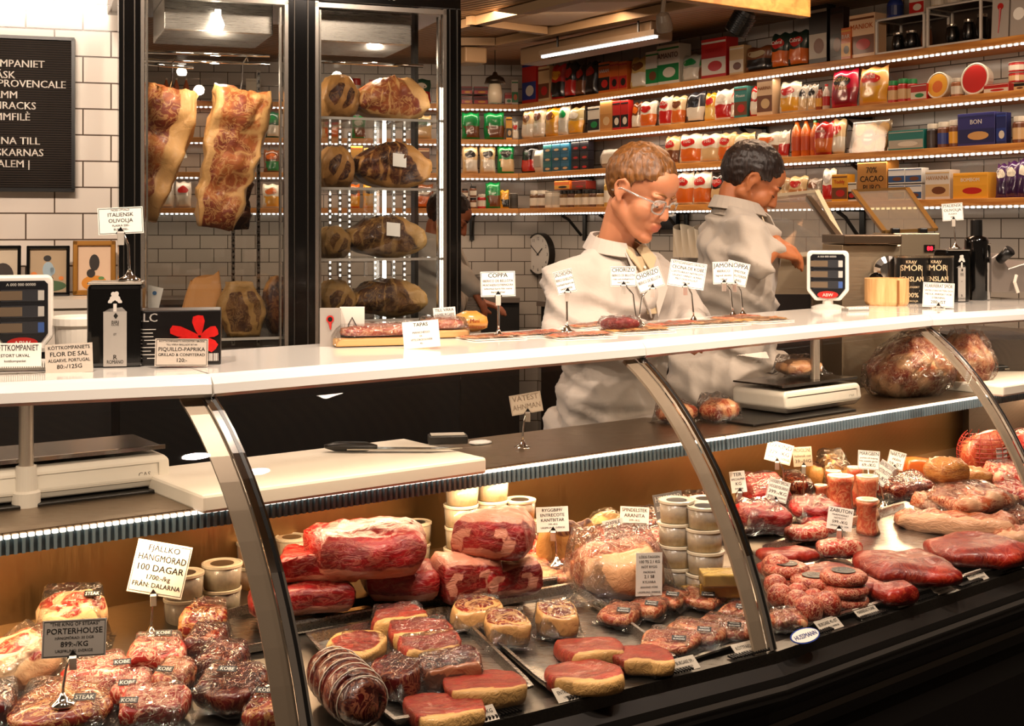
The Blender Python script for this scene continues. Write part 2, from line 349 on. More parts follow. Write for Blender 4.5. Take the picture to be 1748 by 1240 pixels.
    # angled iron brackets under the shelf
for i, s0 in ((3, .42), (3, .85), (3, 1.5), (3, 2.95), (2, .5), (2, 1.6), (2, 3.05), (1, .5), (1, 2.2), (1, 3.0), (3, -.32), (3, -.95)):
    side = 'R' if s0 > 0 else 'B'; s0 = abs(s0); z = SH[i] - STH
    b = MB(); W0 = wallpos(side, s0, SDEP - .015, z); n = RN if side == 'R' else BN
    b.bar(W0, W0 + V((0, 0, -.20)), .035, .012, up=n); b.bar(W0 + V((0, 0, -.012)), W0 - n * .25 + V((0, 0, -.012)), .03, .012)
    b.tube([W0 - n * .20 + V((0, 0, -.02)), W0 - n * .14 + V((0, 0, -.05)), W0 - n * .03 + V((0, 0, -.16))], .011, 8)
    b.build('shelf_bracket', BLACK, label='black iron bracket under the %s shelf, %s' % (ORD[i], {(3, .42): 'by the clock', (3, .85): 'just right of the clock', (3, 1.5): 'behind the blond man', (3, 2.95): 'above the steel machines', (2, .5): 'nearest the corner', (2, 1.6): 'above the blond man', (2, 3.05): 'above the cocoa carton', (1, .5): 'nearest the corner', (1, 2.2): 'above the drink bottles', (1, 3.0): 'above the biscuit tray', (3, .32): 'on the back wall, by the corner', (3, .95): 'on the back wall, by the fridge'}[i, s0]), cat='bracket', group='iron shelf brackets')

# ================================================================== counter: plan lines
ZT, ZF, ZS, ZR = 1.30, 1.262, 1.02, .706
def extr(a, b, L): d = (a - b).normalized(); return a + d * L
TF = [at_z(*q, ZT) for q in ((0, 655), (362, 640), (1100, 582), (1590, 537), (1748, 528))]
TF = [extr(TF[0], TF[1], 1.0)] + TF[1:4] + [extr(TF[4], TF[3], .9)]
RF = [at_z(*q, ZR) for q in ((538, 1310), (1325, 1115), (1748, 973))]
RF = [extr(RF[0], RF[1], .1) + V((-1.3, -.62, 0)), RF[0], RF[1], extr(RF[2], RF[1], .19), extr(RF[2], RF[1], .19) + V((.82, .66, 0))]
def offs(P, d):                     # parallel line, d metres behind (away from the customers)
    out = []
    for i, p in enumerate(P):
        t = V((0, 0, 0))
        if i: t += (p - P[i - 1]).normalized()
        if i < len(P) - 1: t += (P[i + 1] - p).normalized()
        t.normalize(); n = V((-t.y, t.x, 0)); out.append(V((p.x + n.x * d, p.y + n.y * d, p.z)))
    return out
def zz(P, z): return [V((p.x, p.y, z)) for p in P]
TB = offs(TF, .40)
LS = [at_z(*q, ZS) for q in ((0, 914), (416, 860), (1238, 744), (1667, 676))]
LS = [extr(LS[0], LS[1], .9), LS[1], LS[2], LS[3], extr(LS[3], LS[2], 1.4)]
DB = offs(LS, .27); SB = offs(LS, .34)
def beh(P, p):                      # signed distance of p behind polyline P
    best = None
    for a, c in zip(P, P[1:]):
        t = (c - a); t.z = 0; L = t.length; t.normalize(); q = p - a; q.z = 0; u = max(0, min(L, q.dot(t)))
        dd = (q - t * u).length; s = V((-t.y, t.x, 0)).dot(q)
        if best is None or dd < best[0]: best = (dd, s, math.atan2(t.y, t.x))
    return best[1], best[2]
def deck_z(p): return ZR - .005 + .085 * max(-.1, min(1.1, beh(RF, p)[0] / .80))
def at_deck(px, py, lift=0.0):
    z = .74 + lift
    for _ in range(12):
        p = at_z(px, py, z); z = deck_z(p) + lift
    return at_z(px, py, z)
def ang(p): return beh(RF, p)[1]
def on_top(px, py, lift=0.0): return at_z(px, py, ZT + lift)
def on_shelf(px, py, lift=0.0): return at_z(px, py, ZS + lift)

TOPM = pm('f6f2ea', .12, coat=.5); DARK = pm('14100d', .45); DARKG = pm('0c0b0a', .3)
case = thing('display_counter', 'long curved glass butcher counter full of meat, steel lined with black plinth', 'display counter', (0, 0, 0))
# top slabs: one per module, with a thin dark seam between
for i in range(4):
    a, c, e, g = TF[i], TF[i + 1], TB[i + 1], TB[i]; gap = (c - a).normalized() * .0012
    b = MB(); q = [a + gap, c - gap, e - gap, g + gap]
    pr = []
    for k, zt, zb in ((0, 0, 0),):
        pass
    nv = V((-(c - a).y, (c - a).x, 0)).normalized()
    prof = [(.0, ZF), (-.006, ZF + .006), (-.004, ZF + .022), (.006, ZT - .004), (.018, ZT), (1, ZT), (1, ZT - .02), (.02, ZT - .022), (.012, ZF)]
    def pt(A, B, s, z): q = A.lerp(B, 1) if s == 1 else A + nv * s; return V((q.x, q.y, z))
    b.loft([[pt(A, B, s, z) for s, z in prof] for A, B in ((q[0], q[3]), (q[1], q[2]))])
    b.build('counter_top', TOPM, case)
# body of the counter, seen through the glass
def thick(par, t=.004):
    q = par.children[-1].modifiers.new('sheet', 'SOLIDIFY'); q.thickness = t; q.offset = 0
RI = offs(RF, .035)
def sub_line(P, n=6):
    out = []
    for a, c in zip(P, P[1:]): out += [a.lerp(c, k / n) for k in range(n)]
    return out + [P[-1]]
b = MB(); b.ribbon(zz(sub_line(RI), ZR - .006), [V((p.x, p.y, ZR + .078)) for p in sub_line(DB)]); b.build('deck', STEELD, case); thick(case)
WALLM = steel('warm_steel_wall', '9c7a4e', .36, 2)
b = MB(); b.ribbon(zz(DB, .70), zz(DB, ZS - .02)); b.build('inner_wall', WALLM, case); thick(case)
b = MB(); b.ribbon(zz(LS, ZS), zz(SB, ZS)); b.ribbon(zz(SB, ZS), zz(SB, ZS - .03)); b.ribbon(zz(offs(LS, .05), ZS - .034), zz(SB, ZS - .034)); b.build('work_shelf', steel('brown_steel_shelf', 'a08a70', .3), case); thick(case)
b = MB()
for s0, z0, s1, z1, mi in ((-.0, ZR - .022, .0, ZR + .002, 1), (.0, ZR + .002, .035, ZR + .004, 1), (.035, ZR + .004, .045, ZR - .03, 1), (0, ZR - .022, -.022, ZR - .040, 0), (-.022, ZR - .040, -.026, ZR - .085, 0), (-.026, ZR - .085, -.006, ZR - .10, 0),
                         (-.006, ZR - .10, .02, ZR - .13, 0), (.02, ZR - .13, .02, ZR - .19, 0), (.02, ZR - .19, -.005, ZR - .2, 0), (-.005, ZR - .2, -.005, ZR - .25, 0), (-.005, ZR - .25, .03, ZR - .27, 0), (.03, ZR - .27, .08, 0, 0)):
    b.ribbon(zz(offs(RF, s0), z0), zz(offs(RF, s1), z1), m=mi)
b.build('plinth', [pm('1b1917', .32, coat=.2), steel('rail_steel', '77726b', .3)], case); thick(case)
b = MB(); b.ribbon(zz(offs(RF, -.0275), ZR - .055), zz(offs(RF, -.0275), ZR - .066)); b.ribbon(zz(offs(RF, .0185), ZR - .15), zz(offs(RF, .0185), ZR - .165)); b.build('trim_line', pm('6d6862', .3), case)
# black base cabinets and worktop along the back and right walls
for side, L in (('B', 4.6), ('R', 4.4)):
    o = thing('base_cabinet', 'black base cabinets under the grey worktop along the %s wall' % ('back' if side == 'B' else 'right'), 'cabinet', wallpos(side, 0, -.25, 0), RZR if side == 'R' else RZB + PI, 'rear base cabinets'); sy = 1 if side == 'R' else -1
    b = MB(); b.box((L / 2 + (.62 if side == 'R' else .02), sy * .27, .51), (L, .52, 1.02)); b.build('carcass', pm('120e0b', .5), o); b = MB(); b.box((L / 2 + (.62 if side == 'R' else .02), sy * .25, 1.04), (L, .56, .035)); b.build('worktop', pm('6a6058', .4), o)
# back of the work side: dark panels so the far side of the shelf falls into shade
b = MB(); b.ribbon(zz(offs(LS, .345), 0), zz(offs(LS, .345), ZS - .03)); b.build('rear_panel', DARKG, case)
# ribbed air outlet along the shelf front; glowing blocks stand for LED reflections
b = MB(); b.ribbon(zz(LS, ZS - .002), zz(LS, ZS - .036)); b.ribbon(zz(LS, ZS - .036), zz(offs(LS, .05), ZS - .04)); b.build('air_outlet', pm('4d5e66', .4), case)
b = MB(); g = MB()
for a, c in zip(LS, LS[1:]):
    L = (c - a).length; n = int(L / .0135); t = (c - a).normalized(); nn = V((t.y, -t.x, 0)); rz = math.atan2(t.y, t.x)
    for k in range(n):
        p = a + t * (.0135 * (k + .5)) + nn * .003
        b.box((p.x, p.y, ZS - .022), (.0055, .008, .027), rz); g.box((p.x, p.y, ZS - .0045), (.0095, .007, .0065), rz)
b.build('outlet_fins', pm('7d929b', .35), case); g.build('outlet_reflections', pm('fff4e4', .3, emit=1.6), case)
# curved front glass, one pane per module, with steel ribs at the joints
GP = []
for k in range(13):
    u = k / 12; s = .50 * u + .50 * math.sin(u * PI / 2); z = .50 * (1 - u) + .50 * math.cos(u * PI / 2); GP.append((s, z))
def gpt(a, bt, k, lift=0.0):
    s, z = GP[k]; p = a.lerp(bt, s); p = V((p.x, p.y, ZR + .004 + (ZF - .002 - ZR) * z)); return p
GT = offs(TF, .012); GB = offs(RF, .006)
for i in range(4):
    b = MB(); A = [gpt(GT[i], GB[i], k) for k in range(13)]; B = [gpt(GT[i + 1], GB[i + 1], k) for k in range(13)]
    b.ribbon(A, B); b.build('front_glass', GLASS, case, smooth=True)
for i in (1, 2, 3):
    t = (TF[i] - TF[i - 1]).normalized(); b = MB(); c = MB(); e = MB()
    A = [gpt(GT[i], GB[i], k) for k in range(13)]
    nn = V((-t.y, t.x, 0))
    inn = [p + nn * .004 + V((0, 0, -.001)) for p in A]
    for k in range(12):
        for (o0, o1, lft, bb) in ((-.050, -.014, .006, b), (-.014, -.003, -.003, c), (.003, .007, -.003, c)):
            p, q = A[k], A[k + 1]; n1 = t.cross(q - p).normalized()
            if n1.y > 0: n1 = -n1
            v = [p + t * o0 - n1 * lft, p + t * o1 - n1 * lft, q + t * o1 - n1 * lft, q + t * o0 - n1 * lft]
            vv = v + [x - n1 * .006 for x in v]
            bb.add(vv, [(3, 2, 1, 0), (4, 5, 6, 7), (0, 1, 5, 4), (1, 2, 6, 5), (2, 3, 7, 6), (3, 0, 4, 7)])
        p, q = A[k], A[k + 1]; n1 = t.cross(q - p).normalized(); n1 = -n1 if n1.y > 0 else n1
        v = [p + t * -.003 + n1 * .004, p + t * .003 + n1 * .004, q + t * .003 + n1 * .004, q + t * -.003 + n1 * .004]; e.add(v + [x - n1 * .008 for x in v], [(3, 2, 1, 0), (4, 5, 6, 7), (0, 1, 5, 4), (1, 2, 6, 5), (2, 3, 7, 6), (3, 0, 4, 7)])
    rb = b.build('glass_rib', pm('93836f', .35, .25), case); c.build('chrome_edge', CHROME, rb); e.build('seal', BLACK, rb)
# lamps under the work shelf light the inner wall and the rear rows
for i in range(4):
    a, c = LS[i], LS[i + 1]; nv = V((-(c - a).y, (c - a).x, 0)).normalized(); mid = (a + c) / 2 + nv * .07; L = (c - a).length
    l = area('shelf_lamp', (mid.x, mid.y, ZS - .045), (mid.x, mid.y, 0), L * .9, .03, 4.6 * L, (1, .66, .38)); l.rotation_euler = (0, 0, math.atan2((c - a).y, (c - a).x))
# lamps under the top slabs light the meat
b = MB(); b.ribbon(zz(offs(TF, .03), ZF + .002), zz(offs(TF, .09), ZF + .002)); b.build('lamp_channel', pm('9c8a74', .4), case)
for i in range(4):
    a, c = TF[i], TF[i + 1]; nv = V((-(c - a).y, (c - a).x, 0)).normalized(); mid = (a + c) / 2 + nv * .10; L = (c - a).length
    l = area('case_lamp', (mid.x, mid.y, ZF - .012), (mid.x, mid.y, 0), L * .9, .03, 3.0 * L, (1, .78, .56)); l.rotation_euler = (0, 0, math.atan2((c - a).y, (c - a).x))
# ================================================================== meats (materials)
M_PORT = meat('steak_white_fat', '7c1810', 'a03020', 'e2b98a', .45, 42, .34, .3, .8)
M_RED = meat('fresh_beef', '620507', '8c1014', 'c8846c', .24, 34, .34, .05, 1.0, (1, 1, 2.2))
M_DARK = meat('dark_beef', '380606', '5c100d', 'a86a4a', .45, 36, .24, .5, .7)
M_STK = meat('striploin', '7c1410', '9c241a', 'd8a866', .22, 70, .42, .08, .8, (1, 3, 1))
M_WAG = meat('marbled_beef', '962018', 'ae3a2c', 'eab896', .85, 46, .30, .4, .8)
M_PINK = meat('pale_marbled', '8a3420', 'b05a3a', 'e0aa7c', .8, 48, .32, .3, .9)
M_RIBS = meat('rib_meat', '7c2410', 'a8502a', 'd8a680', .85, 34, .34, .25, 1.0, (1, 2.2, 2.2))
M_RIB = meat('ribeye', '641410', '862a1c', 'd8a468', .75, 40, .26, .5, .7)
M_AGED = meat('aged_beef', '78321a', 'b06430', 'dca868', .6, 26, .46, .15, 1.0)
M_AGEDK = meat('aged_dark_beef', '2c1008', '5a2a14', 'b88448', .3, 26, .44, .15, 1.0)
M_BRN = meat('crusted_beef', '3a2010', '64401e', 'a07a44', .4, 30, .52, .1, 1.0)
M_MINCE = meat('minced_beef', '7c1a10', 'b04028', 'e0a07c', .9, 85, .34, .3, 1.0)
M_MARI = meat('marinated_beef', '620b06', '881c0e', 'a84428', .45, 30, .36, .22, 1.0)
M_BACON = meat('smoked_pork', '8a4c20', 'ac6c30', 'd0a460', .45, 36, .32, .3, .8, (1, 1, 4))
M_HAM = meat('cooked_ham', '963c28', 'b4563a', 'd09a70', .45, 40, .32, .4, .7)
M_CHAR = meat('cured_slices', 'a02c1a', 'c05a34', 'e0a880', .7, 60, .3, .4)
FATY = pm('dcb878', .38, coat=.3, var=.25, bs=40); FATW = pm('ead9bc', .38, coat=.3, var=.15, bs=40)

# ================================================================== price signs
CUSH = {'n': 0}
def sign(fn, bx, by, cx, cy, wp, hp, roll, lines, label, group='price signs', card=CARD, ink=INK, border=True, lift=0.0, yaw=None, stem=True, clip=True, dx=0.0):
    P = fn(bx, by, lift) if callable(fn) else fn
    d = P.y - dx; C_ = at_d(cx, cy, d); s = mpp(d); W, H = wp * s, hp * s
    yw = yaw if yaw is not None else -math.atan2(P.x, P.y) * .9
    o = thing('price_sign', label, 'sign', P, 0, group)
    c = C_ - P
    R = Matrix.Rotation(yw, 3, 'Z') @ Matrix.Rotation(math.radians(-8), 3, 'X') @ Matrix.Rotation(math.radians(roll), 3, 'Y')
    if stem:
        b = MB(); b.lathe([(.021, 0), (.0205, .004), (.012, .008), (.006, .014), (.0035, .02)], n=20); b.build('base', CHROME, o, smooth=True)
        top = c + R @ V((0, .004, -H * .30)); bend = V((top.x * .25, top.y + .004, max(.03, top.z - .03)))
        b = MB(); b.tube([(0, 0, .015), (top.x * .05, 0, .03), tuple(bend), tuple(top)] if clip else [(0, 0, .015), tuple(top)], .0024, 8); b.build('stem', CHROME, o, smooth=True)
        if clip:
            b = MB(); q = c + R @ V((0, -.003, -H * .5)); k = R
            b.box(q + V((0, -.003, -.008)), (.012, .007, .026), R=Matrix.Rotation(yw, 3, 'Z') @ Matrix.Rotation(.5, 3, 'X')); cl = b.build('clip', pm('cfcac2', .3, .5), o, bev=.001)
            b = MB(); b.prism([(-.009, 0), (.009, 0), (0, .013)], -.004, .0, M=Matrix.Translation(q + V((0, -.004, 0))) @ (Matrix.Rotation(yw, 4, 'Z') @ Matrix.Rotation(PI / 2, 4, 'X'))); b.build('clip_head', BLACK, cl)
    b = MB(); b.box((0, 0, 0), (W, .0016, H)); ca = b.build('card', card, o, loc=c); ca.rotation_euler = R.to_euler()
    t = MB(); tot = sum(x[1] for x in lines) + .25 * len(lines); y = H * .44; k = H * .86 / tot if lines else 0
    for tx, rel in lines:
        h = rel * k; y -= h; t.text(tx, (0, -.0012, y + .18 * h), (1, 0, 0), (0, 0, 1), h * 1.12, wmax=W * .88); y -= .25 * k
    if border:
        for (x, z, w_, h_) in ((0, H * .46, W * .95, .0008), (0, -H * .46, W * .95, .0008), (W * .475, 0, .0008, H * .92), (-W * .475, 0, .0008, H * .92)): t.box((x, -.0010, z), (w_, .0004, h_))
    if t.v: t.build('lettering', ink, ca)
    return o

# ================================================================== two-door glass fridge
FA = math.radians(21); FL = V((-1.269, 4.2, 0)); FDR = V((math.cos(FA), math.sin(FA), 0)); FNR = V((-math.sin(FA), math.cos(FA), 0))
def fr(px, py, ly):
    base = FL + FNR * ly; k = (px - CX) / F; t_ = (k * base.y - base.x) / (FDR.x - k * FDR.y); d = base.y + FDR.y * t_
    return V((t_, ly, EH + (HY - py) / F * d))
def frw(px, py, ly): q = fr(px, py, ly); p = FL + FDR * q.x + FNR * ly; return V((p.x, p.y, q.z))
def fdep(px, ly): q = frw(px, 400, ly); return q.y
fg = thing('glass_door_fridge', 'tall black two-door glass fridge of ageing beef behind the counter', 'fridge', FL, FA)
FW = fr(787, 0, 0).x; FD_ = .56; zb, zt = 1.10, 2.325
X = [fr(p, 0, 0).x for p in (203, 240, 492, 538, 762, 787)]
b = MB(); b.box((FW / 2, FD_ / 2, zb / 2), (FW, FD_, zb)); b.build('cabinet_base', BLACK, fg, bev=.004)
b = MB(); b.box((FW / 2, FD_ / 2, (zt + 2.45) / 2), (FW, FD_, 2.45 - zt)); hd = b.build('header', BLACKG, fg, bev=.004)
t = MB(); q = fr(646, -1, 0); t.text('MAGNUS', (q.x, -.001, q.z), (1, 0, 0), (0, 0, 1), .03); t.build('lettering', pm('d8d2c8', .4), hd)
for nme, a, c in (('side_post', X[0], X[1]), ('centre_post', X[2], X[3]), ('side_post', X[4], X[5])):
    b = MB(); b.box(((a + c) / 2, .03, (zb + zt) / 2), (c - a, .06, zt - zb)); b.box(((a + c) / 2 + (c - a) * .22, -.002, (zb + zt) / 2), (.004, .006, zt - zb), m=1); b.box(((a + c) / 2 - (c - a) * .28, -.002, (zb + zt) / 2), (.003, .006, zt - zb), m=1)
    b.build(nme, [BLACKG, pm('55504a', .3, .6)], fg)
for a, c in ((X[1] - .01, X[1] + .005), (X[5] - .02, X[5] - .005)):
    b = MB(); b.box(((a + c) / 2, FD_ - .03, (zb + zt) / 2), (c - a, .05, zt - zb)); b.build('rear_post', pm('2c2926', .4), fg)
SILV = pm('c9c2b8', .22, .9)
for a, c in ((X[1], X[2]), (X[3], X[4])):
    dr = thing('door', None, None); dr.parent = fg
    b = MB()
    for x in (a + .006, c - .006): b.box((x, .012, (zb + zt) / 2), (.012, .03, zt - zb))
    for x in (a + .022, c - .022): b.box((x, .028, (zb + zt) / 2), (.006, .02, zt - zb - .05))
    for z in (zb + .012, zt - .012): b.box(((a + c) / 2, .012, z), (c - a, .03, .016))
    b.build('door_frame', SILV, dr)
    b = MB(); b.box(((a + c) / 2, .014, (zb + zt) / 2), (c - a - .02, .006, zt - zb - .02)); b.build('door_glass', GLASSF, dr)
b = MB(); b.box((FW / 2 + X[1] / 2, FD_ - .01, (zb + zt) / 2), (FW - X[1] - .02, .006, zt - zb)); b.build('rear_glass', GLASSF, fg)
for x0, x1, y0, y1 in ((280, 466, -6, 60), (541, 703, 14, 78)):
    a, c = fr(x0, y0, .10), fr(x1, y1, .10); b = MB(); b.box(((a.x + c.x) / 2, .28, (a.z + c.z) / 2), (c.x - a.x, .36, a.z - c.z)); b.build('cooling_unit', STEEL, fg, bev=.004)
lb = frw(372, 40, .07); b = MB(); b.lathe([(.001, -.022), (.016, -.018), (.022, 0), (.016, .016), (.01, .03), (.01, .05)], n=16); b.build('bulb', pm('fff0dc', .3, emit=14), fg, loc=fr(372, 42, .06), smooth=True)
for px, py, ly, e in ((372, 66, .05, 5.0), (640, 100, .25, 4.0), (372, 130, .3, 4.0)):
    l = bpy.data.lights.new('fridge_fill', 'POINT'); l.energy = e; l.color = (1, .84, .66); l.shadow_soft_size = .02; q_ = frw(px, py, ly); lo = bpy.data.objects.new('fridge_fill', l); COL.objects.link(lo); lo.location = q_  # first backs the bulb; the others are added fill to brighten the meat
for y, ly, xa, xb in ((88, .16, 243, 460), (102, .30, 243, 460), (108, .10, 246, 330), (105, .14, 541, 722)):
    b = MB(); b.tube([fr(xa, y, ly), fr(xb, y + 8, ly)], .006, 8); b.build('hanging_rail', CHROME, fg, smooth=True)
LTUBE = pm('fff6ea', .3, emit=10)
for px, y0, y1, ly, r in ((656, 205, 560, .50, .007), (749, 150, 525, .055, .007)):
    b = MB(); b.tube([fr(px, y0, ly), fr(px, y1, ly)], r, 8); b.build('light_tube', LTUBE, fg)
for px, ly, y0, y1 in ((398, .50, 240, 590), (441, .40, 120, 590), (563, .5, 210, 560), (580, .5, 220, 560), (596, .46, 225, 560), (640, .5, 210, 560), (672, .48, 205, 560), (690, .5, 215, 560)):
    b = MB(); a, c = fr(px, y0, ly), fr(px, y1, ly); b.box((a + c) / 2, (.012, .008, a.z - c.z)); n = 36
    for k in range(n): b.box((a.x, ly - .006, c.z + (a.z - c.z) * (k + .5) / n), (.006, .003, .009), m=1)
    b.build('standard_and_reflection', [STEEL, pm('fff1de', .3, emit=2.5) if px > 500 else BLACK], fg)  # right-door slots glow in place of LED reflections; left ones are dark holes
SHF = sheet('shelf_glass', (.95, .96, .95), .06, .45, .03)
def fshelf(pxa, pxb, y, ly0=.05, ly1=.48):
    a, c = fr(pxa, y, ly0), fr(pxb, y, ly0); z = (a.z + c.z) / 2
    b = MB(); b.box(((a.x + c.x) / 2, (ly0 + ly1) / 2, z - .004), (c.x - a.x, ly1 - ly0, .007)); o = b.build('glass_shelf', SHF, fg)
    b = MB(); b.box(((a.x + c.x) / 2, ly0 - .003, z - .004), (c.x - a.x, .005, .009)); b.build('shelf_edge', pm('e8e2d8', .2, .5), o)
    return z
FSZ = [fshelf(541, 755, y) for y in (202, 321, 441)] + [fshelf(541, 755, 545)]
FSL = fshelf(246, 488, 578)
# hanging beef and cuts
def fatrim(u, v, w_): return ss(.66, .9, math.hypot(u, v))
def hang(px, ytop, ybot, wt, wb, tilt, ly, mat_, fatf, label, seed, dep=.07):
    P0 = frw(px, ytop, ly); s = mpp(P0.y); hgt = (ybot - ytop) * s / 2
    o = thing('beef_rib_section', label, 'beef', (P0.x, P0.y, P0.z - hgt), 0, 'beef sections hanging in the fridge', rot=(0, math.radians(tilt), FA))
    k = wb / wt
    b = MB(); b.lump((wt * s / 2, dep, hgt), .2, .16, 19, seed, .075, 4.2, nz=21, warp=lambda u, v, w_: (u * (k + (1 - k) * (w_ + 1) / 2) + .12 * math.sin(w_ * 2), v * (.7 + .3 * math.cos(w_ * 9) * (.5 if v < 0 else 0) + .1), w_), fat=fatf)
    b.build('meat', mat_, o, smooth=True)
    b = MB(); b.tube([(0, 0, hgt * .9), (.004, 0, hgt + .03), (-.004, 0, hgt + .09), (.006, 0, hgt + .115), (.012, 0, hgt + .10)], .003, 6); b.build('hook', CHROME, o)
    return o
hang(392, 150, 392, 112, 70, 8.5, .20, M_AGED, lambda u, v, w_: max(ss(.6, .85, u), ss(-.5, -.8, u) * .9, .55 * (math.sin(w_ * 22) > .55) * (u > .05), .2), 'large aged beef rib rack hanging in the middle of the left fridge door', 1, .065)
hang(268, 148, 378, 108, 60, 10, .24, M_AGED, lambda u, v, w_: max(ss(.05, .35, u), .3), 'aged beef section hanging at the left edge of the fridge', 2, .07)
hang(408, 250, 392, 40, 34, -3, .40, M_AGEDK, lambda u, v, w_: .15, 'small dark beef piece hanging behind the big rib rack', 3, .05)
b = MB(); P = frw(340, 520, .2); s = mpp(P.y)
def bagp(u, v):
    a = u * 2 * PI; hh = 100 * s * v; wd = 37 * s * (1 - .35 * v ** 2); dp = .05 * (1 - .75 * v)
    return V((wd * sgn(math.cos(a)) * abs(math.cos(a)) ** .5 + .02 * v, dp * sgn(math.sin(a)) * abs(math.sin(a)) ** .5, hh + .016 * v * math.cos(a) + .004 * math.sin(a * 5 + v * 6)))
b.grid(bagp, 25, 9); b.build('paper_bag', pm('b98248', .7, bump=.3, bs=50), loc=(P.x, P.y, FSL + .002), rz=FA, smooth=False, label='brown kraft paper bag standing under the hanging beef in the fridge', cat='bag')
P = frw(300, 520, .24); b = MB(); b.lump((.075, .05, .035), .5, .5, 11, 5, .05, 2.5, fat=lambda u, v, w_: ss(.45, .8, w_) + .2); b.build('beef_piece', M_RED, loc=(P.x, P.y, FSL + .036), rz=FA, smooth=True, label='red beef piece with fat cap beside the paper bag in the fridge', cat='beef')
P = frw(262, 508, .13); b = MB(); b.box((0, 0, 0), (.05, .001, .075)); c = b.build('paper_label', CARD, loc=(P.x, P.y, P.z), rot=(-.2, .25, FA), label='small white tag with a blue dot leaning in the left of the fridge', cat='tag')
b = MB(); b.lathe([(.007, 0), (.007, .001)], R=Matrix.Rotation(PI / 2, 3, 'X'), n=16, c=(0, -.001, .015)); b.build('dot', pm('3a6c9c', .5), c)
P = frw(300, 262, .33); b = MB(); b.box((0, 0, 0), (.07, .001, .045)); c = b.build('paper_label', CARD, loc=(P.x, P.y, P.z), rot=(-.1, -.22, FA), label='white bar-code label hanging between the two big beef sections', cat='tag')
b = MB(); [b.box((-.02 + .006 * i, -.001, -.006), (.002 + .001 * (i % 3), .0004, .02)) for i in range(8)]; b.build('bars', INK, c)
P = frw(412, 574, .12); s = mpp(P.y); hh = 46 * s
o = thing('t_bone_steak', 'thick aged T-bone with cream fat standing at the bottom of the left fridge door', 'beef', (P.x, P.y, FSL), FA)
b = MB(); b.lump((36 * s, .05, hh), .25, .2, 17, 7, .06, 3.5, nz=15, warp=lambda u, v, w_: (u * (1 - .18 * ss(.2, 1, w_) + .12 * math.cos(w_ * 4)) - .1 * w_, v, w_), fat=lambda u, v, w_: max(ss(.62, .85, max(abs(u), abs(w_ + .05))), ss(.3, .1, abs(u - .3 + w_ * .3) * 1.6)) if v < 0 else .9); b.build('meat', M_BRN, o, loc=(0, 0, hh), smooth=True)
P = frw(474, 560, .2); b = MB(); b.lump((.05, .05, .10), .5, .5, 11, 9, .07, 2.5, nz=9, fat=lambda u, v, w_: .2 + .3 * (w_ > .3)); b.build('beef_piece', M_AGEDK, loc=(P.x, P.y, FSL + .10), rz=FA, smooth=True, label='dark wrapped beef piece at the bottom right of the left fridge door', cat='beef')
def loin(x0, x1, y0, y1, zi, mat_, seed, label, kind, ly=.2):
    P = frw((x0 + x1) / 2, y1, ly); s = mpp(P.y); W, H = (x1 - x0) * s / 2, (y1 - y0) * s / 2
    o = thing('beef_loin', label, 'beef', (P.x, P.y, FSZ[zi] + .001), FA, 'aged beef loins on the fridge shelves')
    if kind == 'long': f_ = lambda u, v, w_: max(ss(.35, .7, u + w_ * .25), .30 + .38 * math.sin(u * 26) * (u < .2), ss(-.6, -.95, w_)); wp = lambda u, v, w_: (u - .10 * w_ * u, v, w_ * (.92 - .22 * u * u - .18 * ss(.0, -1, u) + .12 * math.exp(-((u - .1) * 4) ** 2)) - .12 * (1 - abs(w_)) * 0)
    else: f_ = lambda u, v, w_: max(ss(.45, .7, math.hypot(u * .9, w_)), ss(.18, .05, abs(u * .7 - w_ * .4 - .05))); wp = lambda u, v, w_: (u * (1 - .3 * ss(.1, 1, w_)), v, w_)
    b = MB(); b.lump((W, .10, H), .3, .40, 19, seed, .075, 4, nz=15, warp=wp, fat=f_); b.build('meat', mat_, o, loc=(0, 0, H * .97), smooth=True); return o
for i, (a, q, m_) in enumerate((((541, 606, 120, 196), (600, 727, 122, 198), M_AGED), ((541, 598, 246, 317), (598, 730, 238, 318), M_AGEDK), ((542, 592, 384, 438), (585, 722, 366, 437), M_BRN), ((542, 600, 482, 545), (590, 726, 482, 545), M_BRN))):
    nm = ('top', 'second', 'third', 'lowest')[i]
    loin(*a, i, M_AGEDK if i < 2 else m_, 20 + i, 'short aged beef cut showing its face, left on the %s fridge shelf' % nm, 'face')
    l_ = loin(*q, i, m_, 30 + i, 'long aged beef loin with fat cap, right on the %s fridge shelf' % nm, 'long')
    if i in (1, 2):
        b = MB(); b.box((0, 0, 0), (.05, .001, .05)); b.build('paper_tag', CARD, l_, loc=(.01, -.105, .10), rot=(-.3, .1, 0))

# ================================================================== left wall: letter board, ledge, picture frames
def onw(px, py, off=0.0):
    base = PL - LN * off; k = (px - CX) / F; t_ = (k * base.y - base.x) / (LD.x - k * LD.y); p = base + LD * t_
    return V((p.x, p.y, EH + (HY - py) / F * p.y))
def wl(px, py, off=0.0): q = onw(px, py, off); return V(((q - PL).dot(LD), -off, q.z))
a, c = onw(-70, 60, .03), onw(125, 325, .03)
lb = thing('letter_board', 'black felt letter board with white capitals on the white tiled wall', 'letter board', (c.x, c.y, c.z), AL)
Wd, Hh = (c - a).to_2d().length, a.z - c.z
b = MB(); b.box((-Wd / 2, .012, Hh / 2), (Wd, .03, Hh)); b.build('backing', pm('15110d', .8), lb)
b = MB()
for (x, z, w_, h_) in ((-Wd / 2, 0, Wd + .01, .012), (-Wd / 2, Hh, Wd + .01, .012), (0, Hh / 2, .012, Hh)): b.box((x, .008, z), (w_, .045, h_))
b.build('frame', BLACK, lb)
b = MB(); n = 64
for i in range(n): b.box((-Wd / 2, -.0045, Hh * (i + .5) / n), (Wd - .01, .004, Hh / n * .62))
